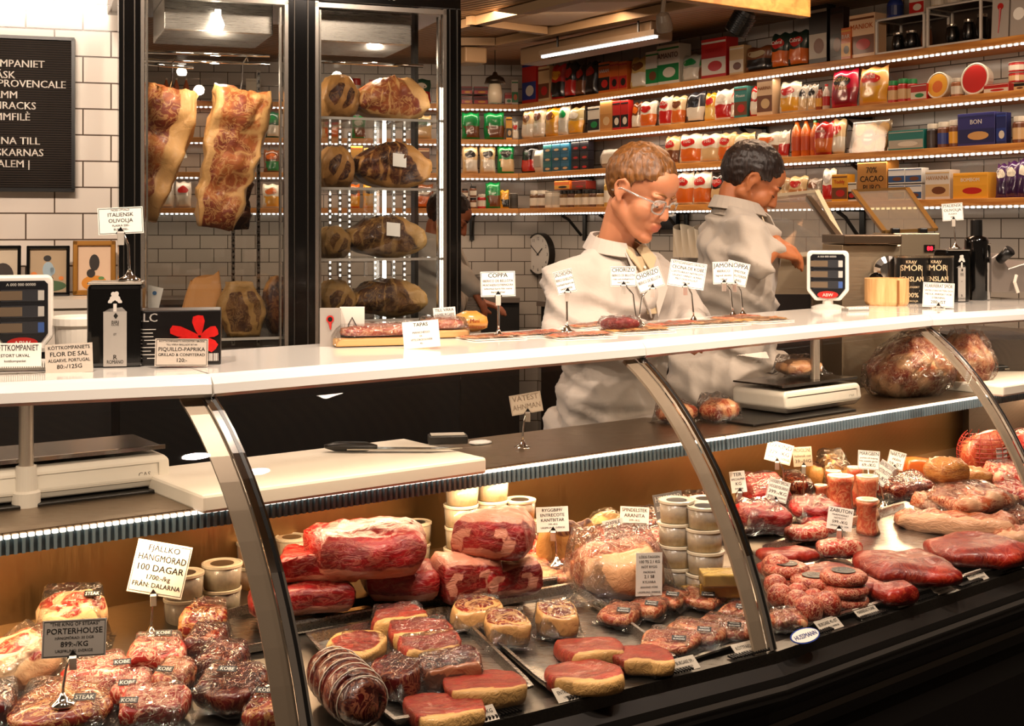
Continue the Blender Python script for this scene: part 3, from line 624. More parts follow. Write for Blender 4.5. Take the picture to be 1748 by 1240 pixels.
b.build('felt_grooves', pm('241a12', .9), lb)
t = MB(); mp_ = mpp(c.y)
for tx, xr, y in (('KOTTKOMPANIET', 76, 116), ('FLÄSK', 26, 134), ('BIFFSTEK PROVENCALE', 112, 151), ('LAMM', 29, 168), ('LAMMRACKS', 61, 187), ('LAMMFILÈ', 51, 206), ('VÄLKOMNA TILL', 68, 247), ('KÄRLSÄLSKARNAS', 74, 267), ('JERUSALEM |', 50, 286)):
    q = wl(xr, y, .04); q0 = wl(125, 325, .03); t.text(tx, (q.x - q0.x, -.009, q.z - c.z), (1, 0, 0), (0, 0, 1), 17.5 * mp_, align=1)
t.build('lettering', pm('efe6da', .5), lb)
lg = MB(); q = onw(100, 505, 0); lg.box((-1.3, -.19, 1.29), (2.6, .38, .03)); lg.box((-1.3, -.36, 1.205), (2.6, .02, .14), m=0); lg.box((-1.3, -.34, .567), (2.6, .02, 1.13), m=1); lg.build('wall_ledge', [pm('efe4d4', .3), pm('15110e', .5)], loc=(PL.x - LN.x * .0, PL.y, .0), rz=AL, label='white ledge carrying the picture frames along the tiled wall', cat='ledge')
def pic(x0, x1, y0, y1, off, frame, fw, tilt, label, paint):
    q = onw((x0 + x1) / 2, y1, off); s = mpp(q.y); W, H = (x1 - x0) * s, (y1 - y0) * s
    o = thing('picture_frame', label, 'picture frame', (q.x, q.y, 1.306), 0, 'framed pictures on the ledge', rot=(math.radians(-7), 0, AL + tilt))
    b = MB()
    for (x, z, w_, h_) in ((0, fw / 2, W, fw), (0, H - fw / 2, W, fw), (-W / 2 + fw / 2, H / 2, fw, H), (W / 2 - fw / 2, H / 2, fw, H)): b.box((x, 0, z), (w_, .02, h_))
    b.build('frame', frame, o, bev=.003)
    b = MB(); b.box((0, .004, H / 2), (W - fw, .004, H - fw)); cc = b.build('print', paint[0], o)
    mats = [x[0] for x in paint[1]]; t = MB()
    for i, (mm, el) in enumerate(paint[1]):
        for (ex, ez, rx, rz_) in el: t.lathe([(1, 0), (1, .0005 + .0004 * i)], n=20, m=i, c=(0, 0, 0)); k = len(t.v) - 40; t.v[k:] = [V((ex * W + v.x * rx * W, .0015 - v.z, (ez * H) + v.y * rz_ * H)) for v in t.v[k:]]
    t.build('picture', mats, cc)
pic(126, 196, 410, 503, .10, pm('a8742c', .3, .5), .018, 0, 'gold framed portrait of a man in a yellow shirt', (pm('e6c4a4', .6), [(pm('d88a1c', .6), [(0, .22, .3, .14)]), (pm('24180f', .6), [(0, .60, .12, .15), (-.08, .40, .10, .08)]), (pm('5a8a4a', .6), [(.16, .31, .07, .03)]), (pm('3a5a8a', .6), [(.1, .2, .05, .03)])]))
pic(47, 117, 419, 505, .12, BLACKG, .012, 0, 'black framed photo of a player in a striped shirt on grass', (pm('b09878', .6), [(pm('3c5a34', .6), [(0, .2, .42, .11)]), (pm('9ab0bc', .6), [(0, .52, .13, .16), (.1, .5, .06, .08)]), (pm('1c1814', .6), [(-.02, .75, .09, .06), (0, .33, .12, .07)]), (pm('d87a2c', .6), [(-.33, .42, .08, .06), (.3, .35, .06, .04)])]))
pic(-40, 33, 420, 508, .14, BLACKG, .012, 0, 'black framed photo cut by the left edge, beside the striped shirt photo', (pm('c8b8a0', .6), [(pm('2c1e16', .6), [(.1, .4, .24, .26)])]))

# ================================================================== things on the counter top
def tp(px, py): P = on_top(px, py); return P, mpp(P.y)
def scale_display(px, y0, y1, yb, wpx, label, foot=True):
    P, s = tp(px, yb); W = wpx * s; zt_, zb_ = (HY - y0) * s + EH - ZT, (HY - y1) * s + EH - ZT; H = zt_ - zb_; yw = -math.atan2(P.x, P.y)
    o = thing('scale_display', label, 'scale display', P, yw, 'customer displays of the weighing scales')
    pl = [(-W / 2, zb_ + H * .2), (-W * .30, zb_), (W * .30, zb_), (W / 2, zb_ + H * .2), (W / 2, zt_ - .008), (W / 2 - .008, zt_), (-W / 2 + .008, zt_), (-W / 2, zt_ - .008)]
    Mx = Matrix.Rotation(PI / 2, 4, 'X')
    b = MB(); b.prism(pl, -.03, .02, M=Mx); b.build('housing', pm('e8e2d8', .35), o, bev=.005)
    pf = [(x * .82, zb_ + H * .07 + (z - zb_) * .86) for x, z in pl]
    b = MB(); b.prism(pf, .020, .0235, M=Mx); fp = b.build('face', pm('17181c', .25), o)
    b = MB(); bb = MB()
    for i, zf in enumerate((.74, .53, .32)):
        z = zb_ + H * zf; b.box((-.02 * W / .1, -.0245, z), (W * .40, .002, H * .12)); bb.box((0, -.024, z), (W * .68, .0012, H * .155)); 
        bb.box((W * .30, -.0246, z), (W * .10, .001, H * .13), m=1 if i < 2 else 2)
    w1 = bb.build('window_frames', [pm('2f3034', .3), pm('b8b4ac', .4), pm('3a5a9a', .4)], fp); b.build('display_windows', pm('6a5a48', .25), fp)
    t = MB(); t.text('A 000 000 00000', (-W * .02, -.0243, zb_ + H * .865), (1, 0, 0), (0, 0, 1), .008, wmax=W * .6); t.build('lettering', pm('d8d4cc', .5), fp)
    t = MB(); t.lathe([(1, 0), (1, .002)], n=24); t.v = [V((v.x * W * .25, -.0245 - v.z, zb_ + H * .12 + v.y * H * .075)) for v in t.v]; lg_ = t.build('logo_badge', pm('b0221c', .35), fp)
    t = MB(); t.text('ABW', (0, -.0275, zb_ + H * .088), (1, 0, 0), (0, 0, 1), H * .09, wmax=W * .36); t.build('lettering', pm('f2ece2', .4), lg_)
    if foot:
        b = MB(); b.tube([(0, -.005, 0), (0, -.005, zb_ + .01)], [.02, .014], 12); b.build('neck', pm('d8d2c8', .35), o); b = MB(); b.lathe([(.05, 0), (.05, .008), (.025, .016)], n=24); b.build('foot', pm('c8c2b8', .35), o)
    return o
scale_display(38, 470, 600, 600, 100, 'white scale display with dark face cut by the left edge of the photo')
scale_display(1413, 428, 513, 528, 70, 'white scale display with dark face beside the steel machines')
def block(px0, px1, py, y0, dep, name, label, cat, mat_, rz=None, fn=on_top, bev=.002, lift=0, group=None):
    P = fn((px0 + px1) / 2, py, lift); s = mpp(P.y); H = (py - y0) * s; r = beh(TF, P)[1] * .55 if rz is None else rz; W = (px1 - px0) * s / max(.6, math.cos(r))
    o = thing(name, label, cat, P, r, group); b = MB(); b.box((0, dep / 2, H / 2), (W, dep, H)); bo = b.build('body', mat_, o, bev=bev); return o, W, H, bo, s
# salt tub
P, s = tp(110, 602); R_ = 46 * s
o = thing('salt_tub', 'white plastic salt tub with lid behind the flor de sal sign', 'tub', P + V((.01, .06, 0)), 0)
b = MB(); b.lathe([(R_ * .86, 0), (R_ * .9, .045), (R_ * .92, .055)], n=28); b.build('body', pm('e6ded0', .4), o, smooth=False); b = MB(); b.lathe([(R_, .052), (R_, .066), (R_ * .95, .07), (R_ * .5, .071)], n=28); b.build('lid', pm('f0e9dc', .35), o)
sign(V((*tp(116, 636)[0].xy, ZT)), 0, 0, 118, 612, 77, 50, -2, [('KÖTTKOMPANIETS', .8), ('FLOR DE SAL', 1), ('ALGARVE, PORTUGAL', .75), ('80:-/125G', .95)], 'grey price card for flor de sal leaning on the salt tub', card=pm('cbbfb0', .5), stem=False, border=False)
sign(V((*tp(30, 640)[0].xy, ZT)), 0, 0, 26, 606, 84, 40, 1, [('KÖTTKOMPANIET', 1), ('STORT URVAL', .5), ('kottkompaniet', .4)], 'white card in a spiral holder at the left end of the counter', stem=False, border=False)
P, s = tp(32, 634); b = MB(); b.box((0, .006, .008), (.10, .03, .012), m=1)
for i in range(26): b.box((-.046 + .0037 * i, -.010, .012), (.0018, .004, .010))
b.build('card_holder', [pm('f0ece2', .2), pm('8a857c', .3)], loc=P, rz=.2, label='clear ribbed holder under the card at the left end of the counter', cat='card holder')
def tin(px0, px1, py, y0, dep, label, lx0=.30, lx1=.72):
    o, W, H, bo, s = block(px0, px1, py, y0, dep, 'oil_tin', label, 'oil tin', BLACKG, bev=.008, group='black olive oil tins')
    b = MB(); b.box((0, dep / 2, H + .002), (W * .99, dep * .97, .005)); b.build('rim', pm('b8b2a8', .25, .9), o, bev=.002)
    b = MB(); b.box((W * ((lx0 + lx1) / 2 - .5), -.0008, H * .345), (W * (lx1 - lx0), .001, H * .66)); l_ = b.build('label', pm('a9a39b', .45), o)
    b = MB(); cx = W * ((lx0 + lx1) / 2 - .5)
    for i, (x, z, r) in enumerate(((0, .86, .075), (-.05, .83, .06), (.05, .83, .06), (-.09, .80, .045), (.09, .80, .045), (.03, .89, .05), (-.035, .885, .05), (.12, .79, .025), (-.12, .79, .025))): b.lathe([(r * H * .55, 0), (r * H * .55, .0006 + .00004 * i)], n=12, R=Matrix.Rotation(PI / 2, 3, 'X'), c=(cx + x * W * .9, -.0003, z * H))
    b.box((cx, -.0008, H * .72), (.006, .0008, H * .1)); b.prism([(-.021, 0), (.021, 0), (.012, .009), (-.010, .007)], -.001, 0, M=Matrix.Translation((cx, 0, H * .665)) @ Matrix.Rotation(PI / 2, 4, 'X')); b.build('tree_emblem', pm('d6d0c8', .45), o)
    t = MB()
    for tx, z, h in (('♦', .6, .01), ('BIRI', .53, .008), ('OLIVE', .505, .005), ('ET', .39, .005), ('R', .10, .012), ('ROMANO', .05, .009)): t.text(tx, (cx, -.0016, z * H), (1, 0, 0), (0, 0, 1), h, wmax=W * .3)
    t.build('lettering', INK, l_); return o, W, H
o, W, H = tin(151, 240, 628, 486, .09, 'black square olive oil tin with pale tree emblem at the left of the counter')
sign(o.location + V((.015, .04, H + .0045)), 0, 0, 206, 377, 74, 46, -3, [('NOSS UTVALD', .5), ('ITALIENSK', 1), ('OLIVOLJA', 1), ('FLASKA 200:-', .55), ('BURK 300:-', .55)], 'white italian olive oil price sign on a stem standing on the black tin')
# pepper carton
o, W, H, bo, s = block(242, 374, 624, 530, .09, 'pepper_carton', 'black carton with red peppers on its front, right of the black oil tin', 'carton', pm('120f0f', .3, coat=.3))
t = MB(); t.text('LC', (-W * .46, -.0015, H * .80), (1, 0, 0), (0, 0, 1), H * .22, align=-1)
for i in range(9): t.box((-W * .38 + .006 * math.sin(i * 5), -.0008, H * (.66 - .065 * i)), (W * (.16 + .05 * math.sin(i * 3)), .0006, .0014))
for i in range(7): t.box((W * .42 + .003 * i - .012, -.001, H * .14), (.0012 + .0006 * (i % 3), .0006, H * .14))
t.build('lettering', pm('d8d2ca', .5), o)
t = MB()
for i, (a0, L_, wd) in enumerate(((95, .30, .10), (165, .42, .085), (200, .38, .10), (265, .32, .11), (20, .26, .09), (320, .28, .1))):
    a_ = math.radians(a0); cx, czz = W * .24, H * .52; dx_, dz_ = math.cos(a_), math.sin(a_); pts = []
    for u, wv_ in ((.06, .25), (.35, .8), (.7, 1.15), (.95, .9), (1.0, 0), (.95, -.9), (.7, -1.1), (.35, -.7), (.06, -.25)):
        x = cx + dx_ * u * L_ * H * 1.3 - dz_ * wv_ * wd * H; z = czz + dz_ * u * L_ * H * 1.3 + dx_ * wv_ * wd * H; pts.append((min(W * .49, x), max(.01, min(H * .96, z))))
    t.prism(pts, .0006, .0012 + .0002 * i, M=Matrix.Rotation(PI / 2, 4, 'X'))
t.build('pepper_picture', pm('d8201c', .35, var=.3, bs=90), o)
sign(V((*tp(310, 628)[0].xy, ZT)), 0, 0, 310, 602, 88, 47, 1.5, [('KÖTTKOMPANIETS FAVORITER I BRÖDS', .45), ('TILL VÅRA GRILLADE BITAR', .45), ('PIQUILLO-PAPRIKA', 1), ('GRILLAD & CONFITERAD', .75), ('120:-', 1)], 'grey price card for piquillo peppers in front of the black carton', card=pm('c4b8aa', .5), stem=False)
# thermometer cards
for x0, x1, y0, y1, colr, red, lab in ((546, 581, 527, 592, '9a928a', True, 'grey packaged meat thermometer with red handle, in front of the fridge'), (580, 622, 525, 590, 'e2dace', False, 'white packaged probe thermometer beside the grey one')):
    P, s = tp((x0 + x1) / 2, y1); W, H = (x1 - x0) * s, (y1 - y0) * s
    o = thing('thermometer_pack', lab, 'thermometer', P, .1, 'packaged thermometers'); b = MB(); b.box((0, .012, H / 2), (W, .022, H)); b.build('carton', pm(colr, .45), o)
    t = MB()
    if red:
        t.lathe([(.008, 0), (.008, .002)], R=Matrix.Rotation(PI / 2, 3, 'X'), c=(0, 0, H * .72), n=16); t.tube([(0, -.001, H * .65), (.001, -.001, H * .45)], [.004, .0015], 8); t.build('thermometer_picture', pm('b81c16', .4), o)
        t = MB(); t.lathe([(.005, 0), (.005, .0025)], R=Matrix.Rotation(PI / 2, 3, 'X'), c=(0, 0, H * .72), n=16); t.build('dial', BLACK, o)
    else:
        t.tube([(-.006, -.001, H * .2), (-.008, -.001, H * .55), (.0, -.001, H * .74), (.01, -.001, H * .5), (.014, -.001, H * .1)], .0012, 6); t.build('probe_picture', BLACK, o)
# tapas trays
def tray_pack(px, py, wpx, dep, rz, label, seed):
    P, s = tp(px, py); W = wpx * s; o = thing('tapas_tray', label, 'food tray', P, rz, 'tapas trays on the counter')
    b = MB(); b.box((0, dep / 2, .010), (W, dep, .016)); b.build('board', pm('c89a62', .6), o, bev=.003)
    b = MB(); b.lump((W * .46, dep * .44, .012), .4, .4, 11, seed, .02, 3, fat=lambda u, v, w_: .35); b.build('cured_meat', M_PINK, o, loc=(0, dep / 2, .030), smooth=True)
    b = MB(); b.grid(lambda u, v: V(((u - .5) * W * 1.04, dep * (v - .02) * 1.04, .046 - .03 * (max(0, abs(u - .5) * 2 - .85) / .15 + max(0, abs(v - .5) * 2 - .8) / .2) * .8 + .003 * noise.noise(V((u * 9, v * 9, seed))))), 22, 12); b.build('film', BAG, o, smooth=True)
tray_pack(655, 592, 165, .13, .30, 'wrapped tapas tray on cardboard left of and behind the tapas sign', 61)
tray_pack(768, 578, 72, .11, .35, 'smaller wrapped tapas tray right of the tapas sign', 62)
sign(V((*tp(722, 596)[0].xy, ZT)), 0, 0, 719, 571, 62, 46, -5, [('TAPAS', 1), ('- - - - - - -', .4), ('MANCHEGO', .6), ('59:-', .5), ('VITLÖKSOLIVER', .6), ('45:-', .5)], 'white tapas price sign leaning on the wrapped trays', stem=False, border=False)
sign(V((*tp(762, 572)[0].xy, ZT)), 0, 0, 759, 540, 38, 30, -4, [('TILL VÅRA', .9), ('HAMBURGARE', .9), ('brioche bröd', .5), ('49:-', .5)], 'small white sign beside the yellow bag, behind the tapas trays', stem=False, border=False)
P, s = tp(803, 566); o = thing('bread_bag', 'yellow printed bag of bread at the back of the counter', 'bag', P, .25)
b = MB(); b.lump((28 * s, .045, 17 * s), .5, .6, 11, 66, .06, 3); b.build('bag', pm('c98a3a', .35, coat=.4, var=.3, bs=45), o, loc=(0, 0, 17 * s), smooth=True)
t = MB(); t.text('Mini', (0, -.047, 17 * s), (1, 0, 0), (0, 0, 1), .014); t.text('Hamburgare', (0, -.047, 8 * s), (1, 0, 0), (0, 0, 1), .01); t.build('lettering', pm('8a2a1c', .4), o)
# flat packs of cured slices
def flatpack(px, py, wpx, dm, rz, label, seed, mat_=M_CHAR, n=5):
    P, s = tp(px, py); W = wpx * s; o = thing('cured_meat_pack', label, 'cured meat pack', P + V((0, 0, .0005)), rz, 'packs of cured slices on the counter'); rnd = random.Random(seed)
    b = MB(); b.box((0, 0, .0015), (W, dm, .0022)); b.build('backing', pm('f1e8da', .3, coat=.4), o)
    b = MB()
    for i in range(n):
        b.lump((W * .42 / n ** .5, dm * .34, .0022), .9, .3, 7, seed * 7 + i, .08, 3, c=(W * (-.36 + .72 * i / max(1, n - 1)), dm * rnd.uniform(-.08, .08), .0045 + .0006 * i), fat=lambda u, v, w_: ss(.7, .95, math.hypot(u, v)) * .8)
    b.build('slices', mat_, o, smooth=True)
    b = MB(); b.grid(lambda u, v: V(((u - .5) * W, (v - .5) * dm, .0025 + .007 * (1 - (2 * u - 1) ** 4) * (1 - (2 * v - 1) ** 4) + .001 * noise.noise(V((u * 7, v * 7, seed))))), 14, 8); b.build('film', BAG, o, smooth=True)
for i, a in enumerate(((838, 578, 100, .10, .5, 'pale cured meat pack at the foot of the first coppa sign'), (915, 572, 92, .10, .6, 'red sliced sausage pack left of the second sign stand'), (985, 575, 112, .11, .5, 'red sliced sausage pack in front of the second sign stand'), (1010, 558, 90, .10, .8, 'pale pack behind the wrinkled red pack'), (1085, 566, 110, .12, .55, 'orange cured meat pack right of the wrinkled red pack'), (1150, 556, 100, .12, .7, 'cured ham pack left of the framed beef sign'), (1215, 553, 110, .12, .6, 'orange cured slices pack right of the framed beef sign'), (1255, 545, 90, .12, .9, 'cured slices pack under the paired coppa stands'), (1300, 548, 80, .12, .6, 'rightmost cured slices pack, near the scale display'))): flatpack(*a, seed=70 + i, mat_=[M_PINK, M_CHAR, M_CHAR, M_PINK, M_BACON, M_HAM, M_BACON, M_PINK, M_BACON][i])
P, s = tp(1058, 566); o = thing('wrinkled_meat_pack', 'wrinkled shiny pack of dark red chorizo standing up on the counter', 'cured meat pack', P, .45)
b = MB(); b.lump((32 * s, .025, 11 * s), .3, .4, 12, 80, .05, 4, fat=lambda u, v, w_: .2); b.build('chorizo', M_RED, o, loc=(0, 0, 12 * s), smooth=True)
b = MB(); b.lump((36 * s, .03, 13 * s), .2, .2, 12, 81, .09, 5); b.build('film', BAG, o, loc=(0, 0, 13 * s), smooth=False)
for a in (((851, 578), (850, 485, 59, 43, -1.5), [('COPPA', 1.2), ('IBERICO DE BELLOTA', .7), ('MONTANERA EXTREMADURA', .6), ('lufttorkad karré från svarta', .5), ('iberiska grisar', .5)], 'leftmost coppa sign, white, on a chrome stem at the back of the counter'),
          ((968, 568), (964, 481, 33, 40, -14), [('SALCHICHÓN', .9), ('IBERICO DE BELLOTA', .6), ('torkad korv av', .5), ('svart gris', .5)], 'tilted salchichon sign in front of the white coat sleeve'),
          ((1086, 560), (1064, 472, 44, 34, -1), [('CHORIZO', 1.2), ('IBERICO DE BELLOTA', .7), ('rökt och torkad korv', .5), ('med paprika', .5)], 'straight chorizo sign on the left of the shared stand'),
          ((1091, 556), (1108, 478, 45, 34, -20), [('CHORIZO', 1.1), ('IBERICO DE BELLOTA', .7), ('stark', .5)], 'steeply tilted chorizo sign overlapping the straight one'),
          ((1184, 552), (1173, 469, 62, 45, 9), [('KÖTTKOMPANIETS URVALDA', .6), ('CECINA DE KOBE', 1), ('LUFTTORKAT NÖTKÖTT', .6), ('LAGRAT I MINST 18 MÅN', .55), ('MILT OCH FYLLIGT', .55), ('100 GR', .55)], 'black framed cecina sign between the two men'),
          ((1251, 543), (1235, 466, 36, 38, -2), [('JAMÓN', 1), ('IBERICO', .6), ('lagrad skinka', .5), ('100 gr', .5)], 'jamon sign half hidden behind the tilted coppa sign'),
          ((1268, 542), (1258, 467, 38, 40, 13), [('COPPA', 1.1), ('LAMMSTEK', .6), ('CHARKUTERIER', .6), ('49:-/HG', .6)], 'tilted coppa sign in front of the grey-coated man')):
    sign(on_top, *a[0], *a[1], a[2], a[3])
# right end of the counter
P, s = tp(1460, 531); b = MB(); b.box((0, 0, .004), (.075, .035, .008), m=1)
for i in range(14): b.box((-.034 + .0052 * i, -.012, .009), (.003, .012, .008))
b.build('card_holder', [pm('f0ece2', .2), pm('8a857c', .3)], loc=P, rz=.35, label='ribbed clear holder lying left of the round wooden pot', cat='card holder')
P, s = tp(1518, 522); R_ = 37 * s; H = 46 * s
o = thing('wooden_pot', 'round pale wooden pot with an open top on the right of the counter', 'pot', P + V((0, .03, 0)), .3)
b = MB(); b.lathe([(R_ * .9, 0), (R_ * .97, .006), (R_, .012), (R_, H), (R_ * .93, H + .001), (R_ * .92, H - .02), (.001, H - .02)], n=40); b.build('body', wood('pale_staves', 'c8935a', 'e8bd84', 9, 2), o, smooth=False)
b = MB(); b.box((R_ * -.05, -R_ * 1.0, H * .5), (R_ * .12, .003, H * .9)); b.build('dark_stave', pm('8a5a2c', .5), o)
for x0, x1, lab in ((1541, 1596, 'black butter tin behind the round wooden pot'), (1594, 1636, 'black butter tin half behind the clarified butter sign')):
    P, s = tp((x0 + x1) / 2, 519); R_ = (58) * s / 2; H = 80 * s
    o = thing('butter_tin', lab, 'tin', P + V((0, .08 if x0 < 1560 else .10, 0)), -math.atan2(P.x, P.y), 'black butter tins'); b = MB(); b.lathe([(R_, 0), (R_, H)], n=36); b.build('body', pm('141210', .3, coat=.3), o, smooth=False)
    b = MB(); b.lathe([(R_ * 1.02, H - .004), (R_ * 1.02, H + .003), (R_ * .9, H + .003), (R_ * .9, H)], n=36); b.build('rim', pm('b8a890', .25, .9), o)
    t = MB()
    for tx, z, h in (('KRAV', .86, .014), ('SMÖR', .70, .028), ('PENSLAN', .47, .024), ('EKOLOGISKT', .33, .009), ('100%', .13, .022), ('SMÖROLJA', .03, .009)): t.text(tx, (0, 0, H * z), (1, 0, 0), (0, 0, 1), h, wmax=R_ * 1.5)
    t.box((-R_ * .66, 0, H * .66), (.003, .0006, H * .3)); t.box((R_ * .66, 0, H * .66), (.003, .0006, H * .3)); t.box((-.0, 0, H * .27), (R_ * 1.0, .0006, .006))
    t.v = [V((R_ * 1.004 * math.sin(v.x / R_), -R_ * 1.004 * math.cos(v.x / R_), v.z)) for v in t.v]; t.build('lettering', pm('e0c8a0', .45), o)
sign(V((*tp(1602, 527)[0].xy, ZT)), 0, 0, 1602, 504, 51, 42, 2.5, [('KLARIFIERAT SMÖR', .9), ('SMÖR UTAN VATTEN OCH', .5), ('MJÖLK, PERFEKT FÖR', .5), ('STEKNING', .5), ('200:-/ST', .8)], 'white clarified butter price sign in front of the black butter tins')
o, W, H = tin(1612, 1660, 516, 428, .07, 'black olive oil tin at the right, behind the butter tins', .48, .78)
sign(o.location + V((0, .03, H + .005)), 0, 0, 1626, 362, 34, 30, -4, [('ITALIENSK', .8), ('OLIVOLJA', .8), ('FLASKA', .5), ('200:-', .5)], 'small white sign on a stem standing on the black tin at the right')
P, s = tp(1672, 513); R_ = 20 * s
o = thing('oil_bottle', 'tall black oil bottle with a black cap at the right of the counter', 'bottle', P + V((.0, .03, 0)), 0)
b = MB(); b.lathe([(R_ * .95, 0), (R_, .004), (R_, 100 * s), (R_ * .95, 107 * s), (R_ * .45, 110 * s), (R_ * .42, 112 * s)], n=4 * 8); b.build('body', BLACKG, o, smooth=True)
b = MB(); b.lathe([(R_ * .5, 110 * s), (R_ * .5, 137 * s), (R_ * .46, 138 * s)], n=20); b.build('cap', BLACK, o)
o, W, H = tin(1672, 1694, 513, 418, .05, 'narrow black tin half hidden by the tall oil bottle', .15, .85)
# ================================================================== meat in the case
def D(cx, cy, wpx, rz=None, lift=0.0):
    P = at_deck(cx, cy, lift); s = mpp(P.y); r = ang(P) if rz is None else rz
    return P, wpx * s / max(.5, math.cos(r)) if rz is None else wpx * s, r, s
def R2(u, v): return math.hypot(u, v)
FATF = {
    'none': lambda u, v, w_: .22, 'cap': lambda u, v, w_: max(ss(-.58, -.72, v + .10 * math.sin(u * 4)), .12),
    'bottom': lambda u, v, w_: max(ss(-.35, -.7, w_), .18), 'rim': lambda u, v, w_: max(ss(.72, .92, R2(u, v)), .15),
    'eye': lambda u, v, w_: max(ss(.82, .97, R2(u, v)) * .9, ss(.16, .06, abs(R2(u - .15, v + .1) - .55)) * (u + v > -.7)),
    'end': lambda u, v, w_: max(ss(.5, .62, w_ + .25 * v) * .95, ss(.17, .07, abs(R2(u * .9 + .1, w_ + .1) - .62)) if v < -.3 else 0, .2),
    'marb': lambda u, v, w_: .30 + .12 * math.sin(u * 9 + v * 5), 'fatty': lambda u, v, w_: .40 + .16 * math.sin(u * 9) + .08 * math.sin(v * 6), 'side': lambda u, v, w_: max(ss(-.3, -.6, v), .25)}
BLK = pm('141312', .4); STK = pm('b8b0a6', .4)
def sticker(o, x, y, z, w_, h, txt, rx=0.0, mat_=BLK, ink=CARD, rz=0.0):
    b = MB(); b.box((0, 0, 0), (w_, h, .0008)); c = b.build('sticker', mat_, o, loc=(x, y, z), rot=(rx, 0, rz))
    t = MB(); ls = txt.split('\n'); n = len(ls)
    for i, q in enumerate(ls): t.text(q, (0, h * (.5 - (i + .82) / n), .0007), (1, 0, 0), (0, 1, 0), h / n * .85, wmax=w_ * .86)
    t.build('lettering', ink, c); return c
def film(o, W, L, H, seed, ex=1.2, m_=None, sl=.32):
    """loose vacuum film lying over a piece, with a flat crinkled seam around it"""
    def f(u, v):
        x, y = (u - .5) * 2, (v - .5) * 2; a = max(abs(x), abs(y)); k = ex; r = max(abs(x) * k, abs(y) * k)
        h = H * 1.02 * (1 - ss(.78, 1.04, r)) + .0015
        h *= 1 + sl * max(-1, min(1, y * k)) * .9
        return V((x * W / 2 * k, y * L / 2 * k, h + noise.noise(V((x * 3.5, y * 3.5, seed * 1.7))) * .006 * (1 if r < 1 else 1.6) + .002))
    b = MB(); b.grid(f, 20, 16); b.build('vacuum_film', m_ or BAG, o, smooth=True)
def piece(name, label, cat, cx, cy, wpx, l, h, mat_, fat='none', seed=1, rz=None, lift=0.0, er=.55, ez=.28, rough=.05, freq=2.6, dome=.05, packed=False, group=None, warp=None, st=None, n=13, bone=None, tilt=0.0):
    P, W, r, s = D(cx, cy, wpx, rz, lift)
    o = thing(name, label, cat, P, r, group, rot=(tilt, 0, r))
    if warp is None: warp = lambda u, v, w_: (u * (1 + .07 * math.sin(v * 2 + seed) - .05 * w_ * math.sin(seed * 2.1)), v * (1 + .15 * math.sin(u * 2.2 + seed * 1.3)) + .10 * math.sin(u * 1.6 + seed * .7), w_ * (1 + ((.10 * math.sin(u * 2.6 + seed * 2) + .07 * math.sin(v * 3 + seed) + (.32 * v if packed else 0) + (.13 * math.sin(u * 17 + v * 2) if ('rib' in name and 'eye' not in name) or 'bacon' in name else 0)) if w_ > 0 else 0)))
    b = MB(); b.lump((W / 2, l / 2, h / 2), er, ez, n, seed, rough, freq, warp, FATF[fat], dome, nz=7); b.build('meat', mat_, o, loc=(0, 0, h / 2 + .001), smooth=True)
    if packed: film(o, W, l, h, seed)
    if st: sticker(o, W * st[1], l * st[2], h * (1.06 + .32 * 2 * st[2] * .8) + .008, st[3], st[4], st[0], rx=.55, rz=st[5] if len(st) > 5 else 0)
    return o
def tray(name, label, pts, lift=.002, rim=.016, hgt=.02, mat_=STEEL):
    q = [at_deck(x, y, lift) for x, y in pts]; c = sum(q, V((0, 0, 0))) / 4
    o = thing(name, label, 'tray', c, 0, 'steel trays in the case')
    def ring(k, dz): return [c * 0 + (p - c) * k + V((0, 0, dz)) for p in q]
    def rnd_(R): 
        out = []
        for i in range(4):
            a, p, d = R[i - 1], R[i], R[(i + 1) % 4]
            out += [p.lerp(a, .09), p.lerp(a, .02).lerp(p.lerp(d, .02), .5), p.lerp(d, .09)]
        return out
    b = MB(); b.loft([rnd_(ring(1.0, hgt - .004)), rnd_(ring(1.0, hgt)), rnd_(ring(.955, hgt)), rnd_(ring(.93, .002)), ], cap=False)
    R_ = rnd_(ring(.93, .002)); b.add(R_, [tuple(range(12))]); b.build('pan', mat_, o, smooth=False); return o
tray('steel_tray', 'steel tray with packed steaks and two striploins, right of the string-tied roast', ((518, 1098), (768, 1046), (915, 1190), (672, 1252)))
tray('steel_tray', 'steel tray holding ribeyes at its back and three bright striploins in front', ((772, 1046), (985, 1008), (1158, 1138), (930, 1186)))
tray('steel_tray', 'tray of small packed pale burgers below the yellow cheese', ((1000, 1036), (1160, 1000), (1292, 1098), (1172, 1138)), hgt=.012, mat_=STEELD)
tray('steel_tray', 'large steel tray of marinated red slabs and patties in the right case', ((1298, 945), (1545, 866), (1762, 962), (1352, 1092)))
tray('steel_tray', 'small steel tray behind the dark packed beef at the lower left', ((330, 1075), (440, 1042), (478, 1110), (372, 1130)))
for i, (a, c, lab) in enumerate((((492, 1084), (802, 1026), 'long steel rail in front of the red roasts'), ((830, 1020), (1000, 996), 'short steel rail in front of the ribeye roast and the large packed joint'))):
    p, q = at_deck(*a), at_deck(*c); b = MB(); b.bar(V((0, 0, .014)), q - p + V((0, 0, .014)), .03, .026); b.build('steel_rail', STEEL, loc=p, bev=.005, label=lab, cat='rail')
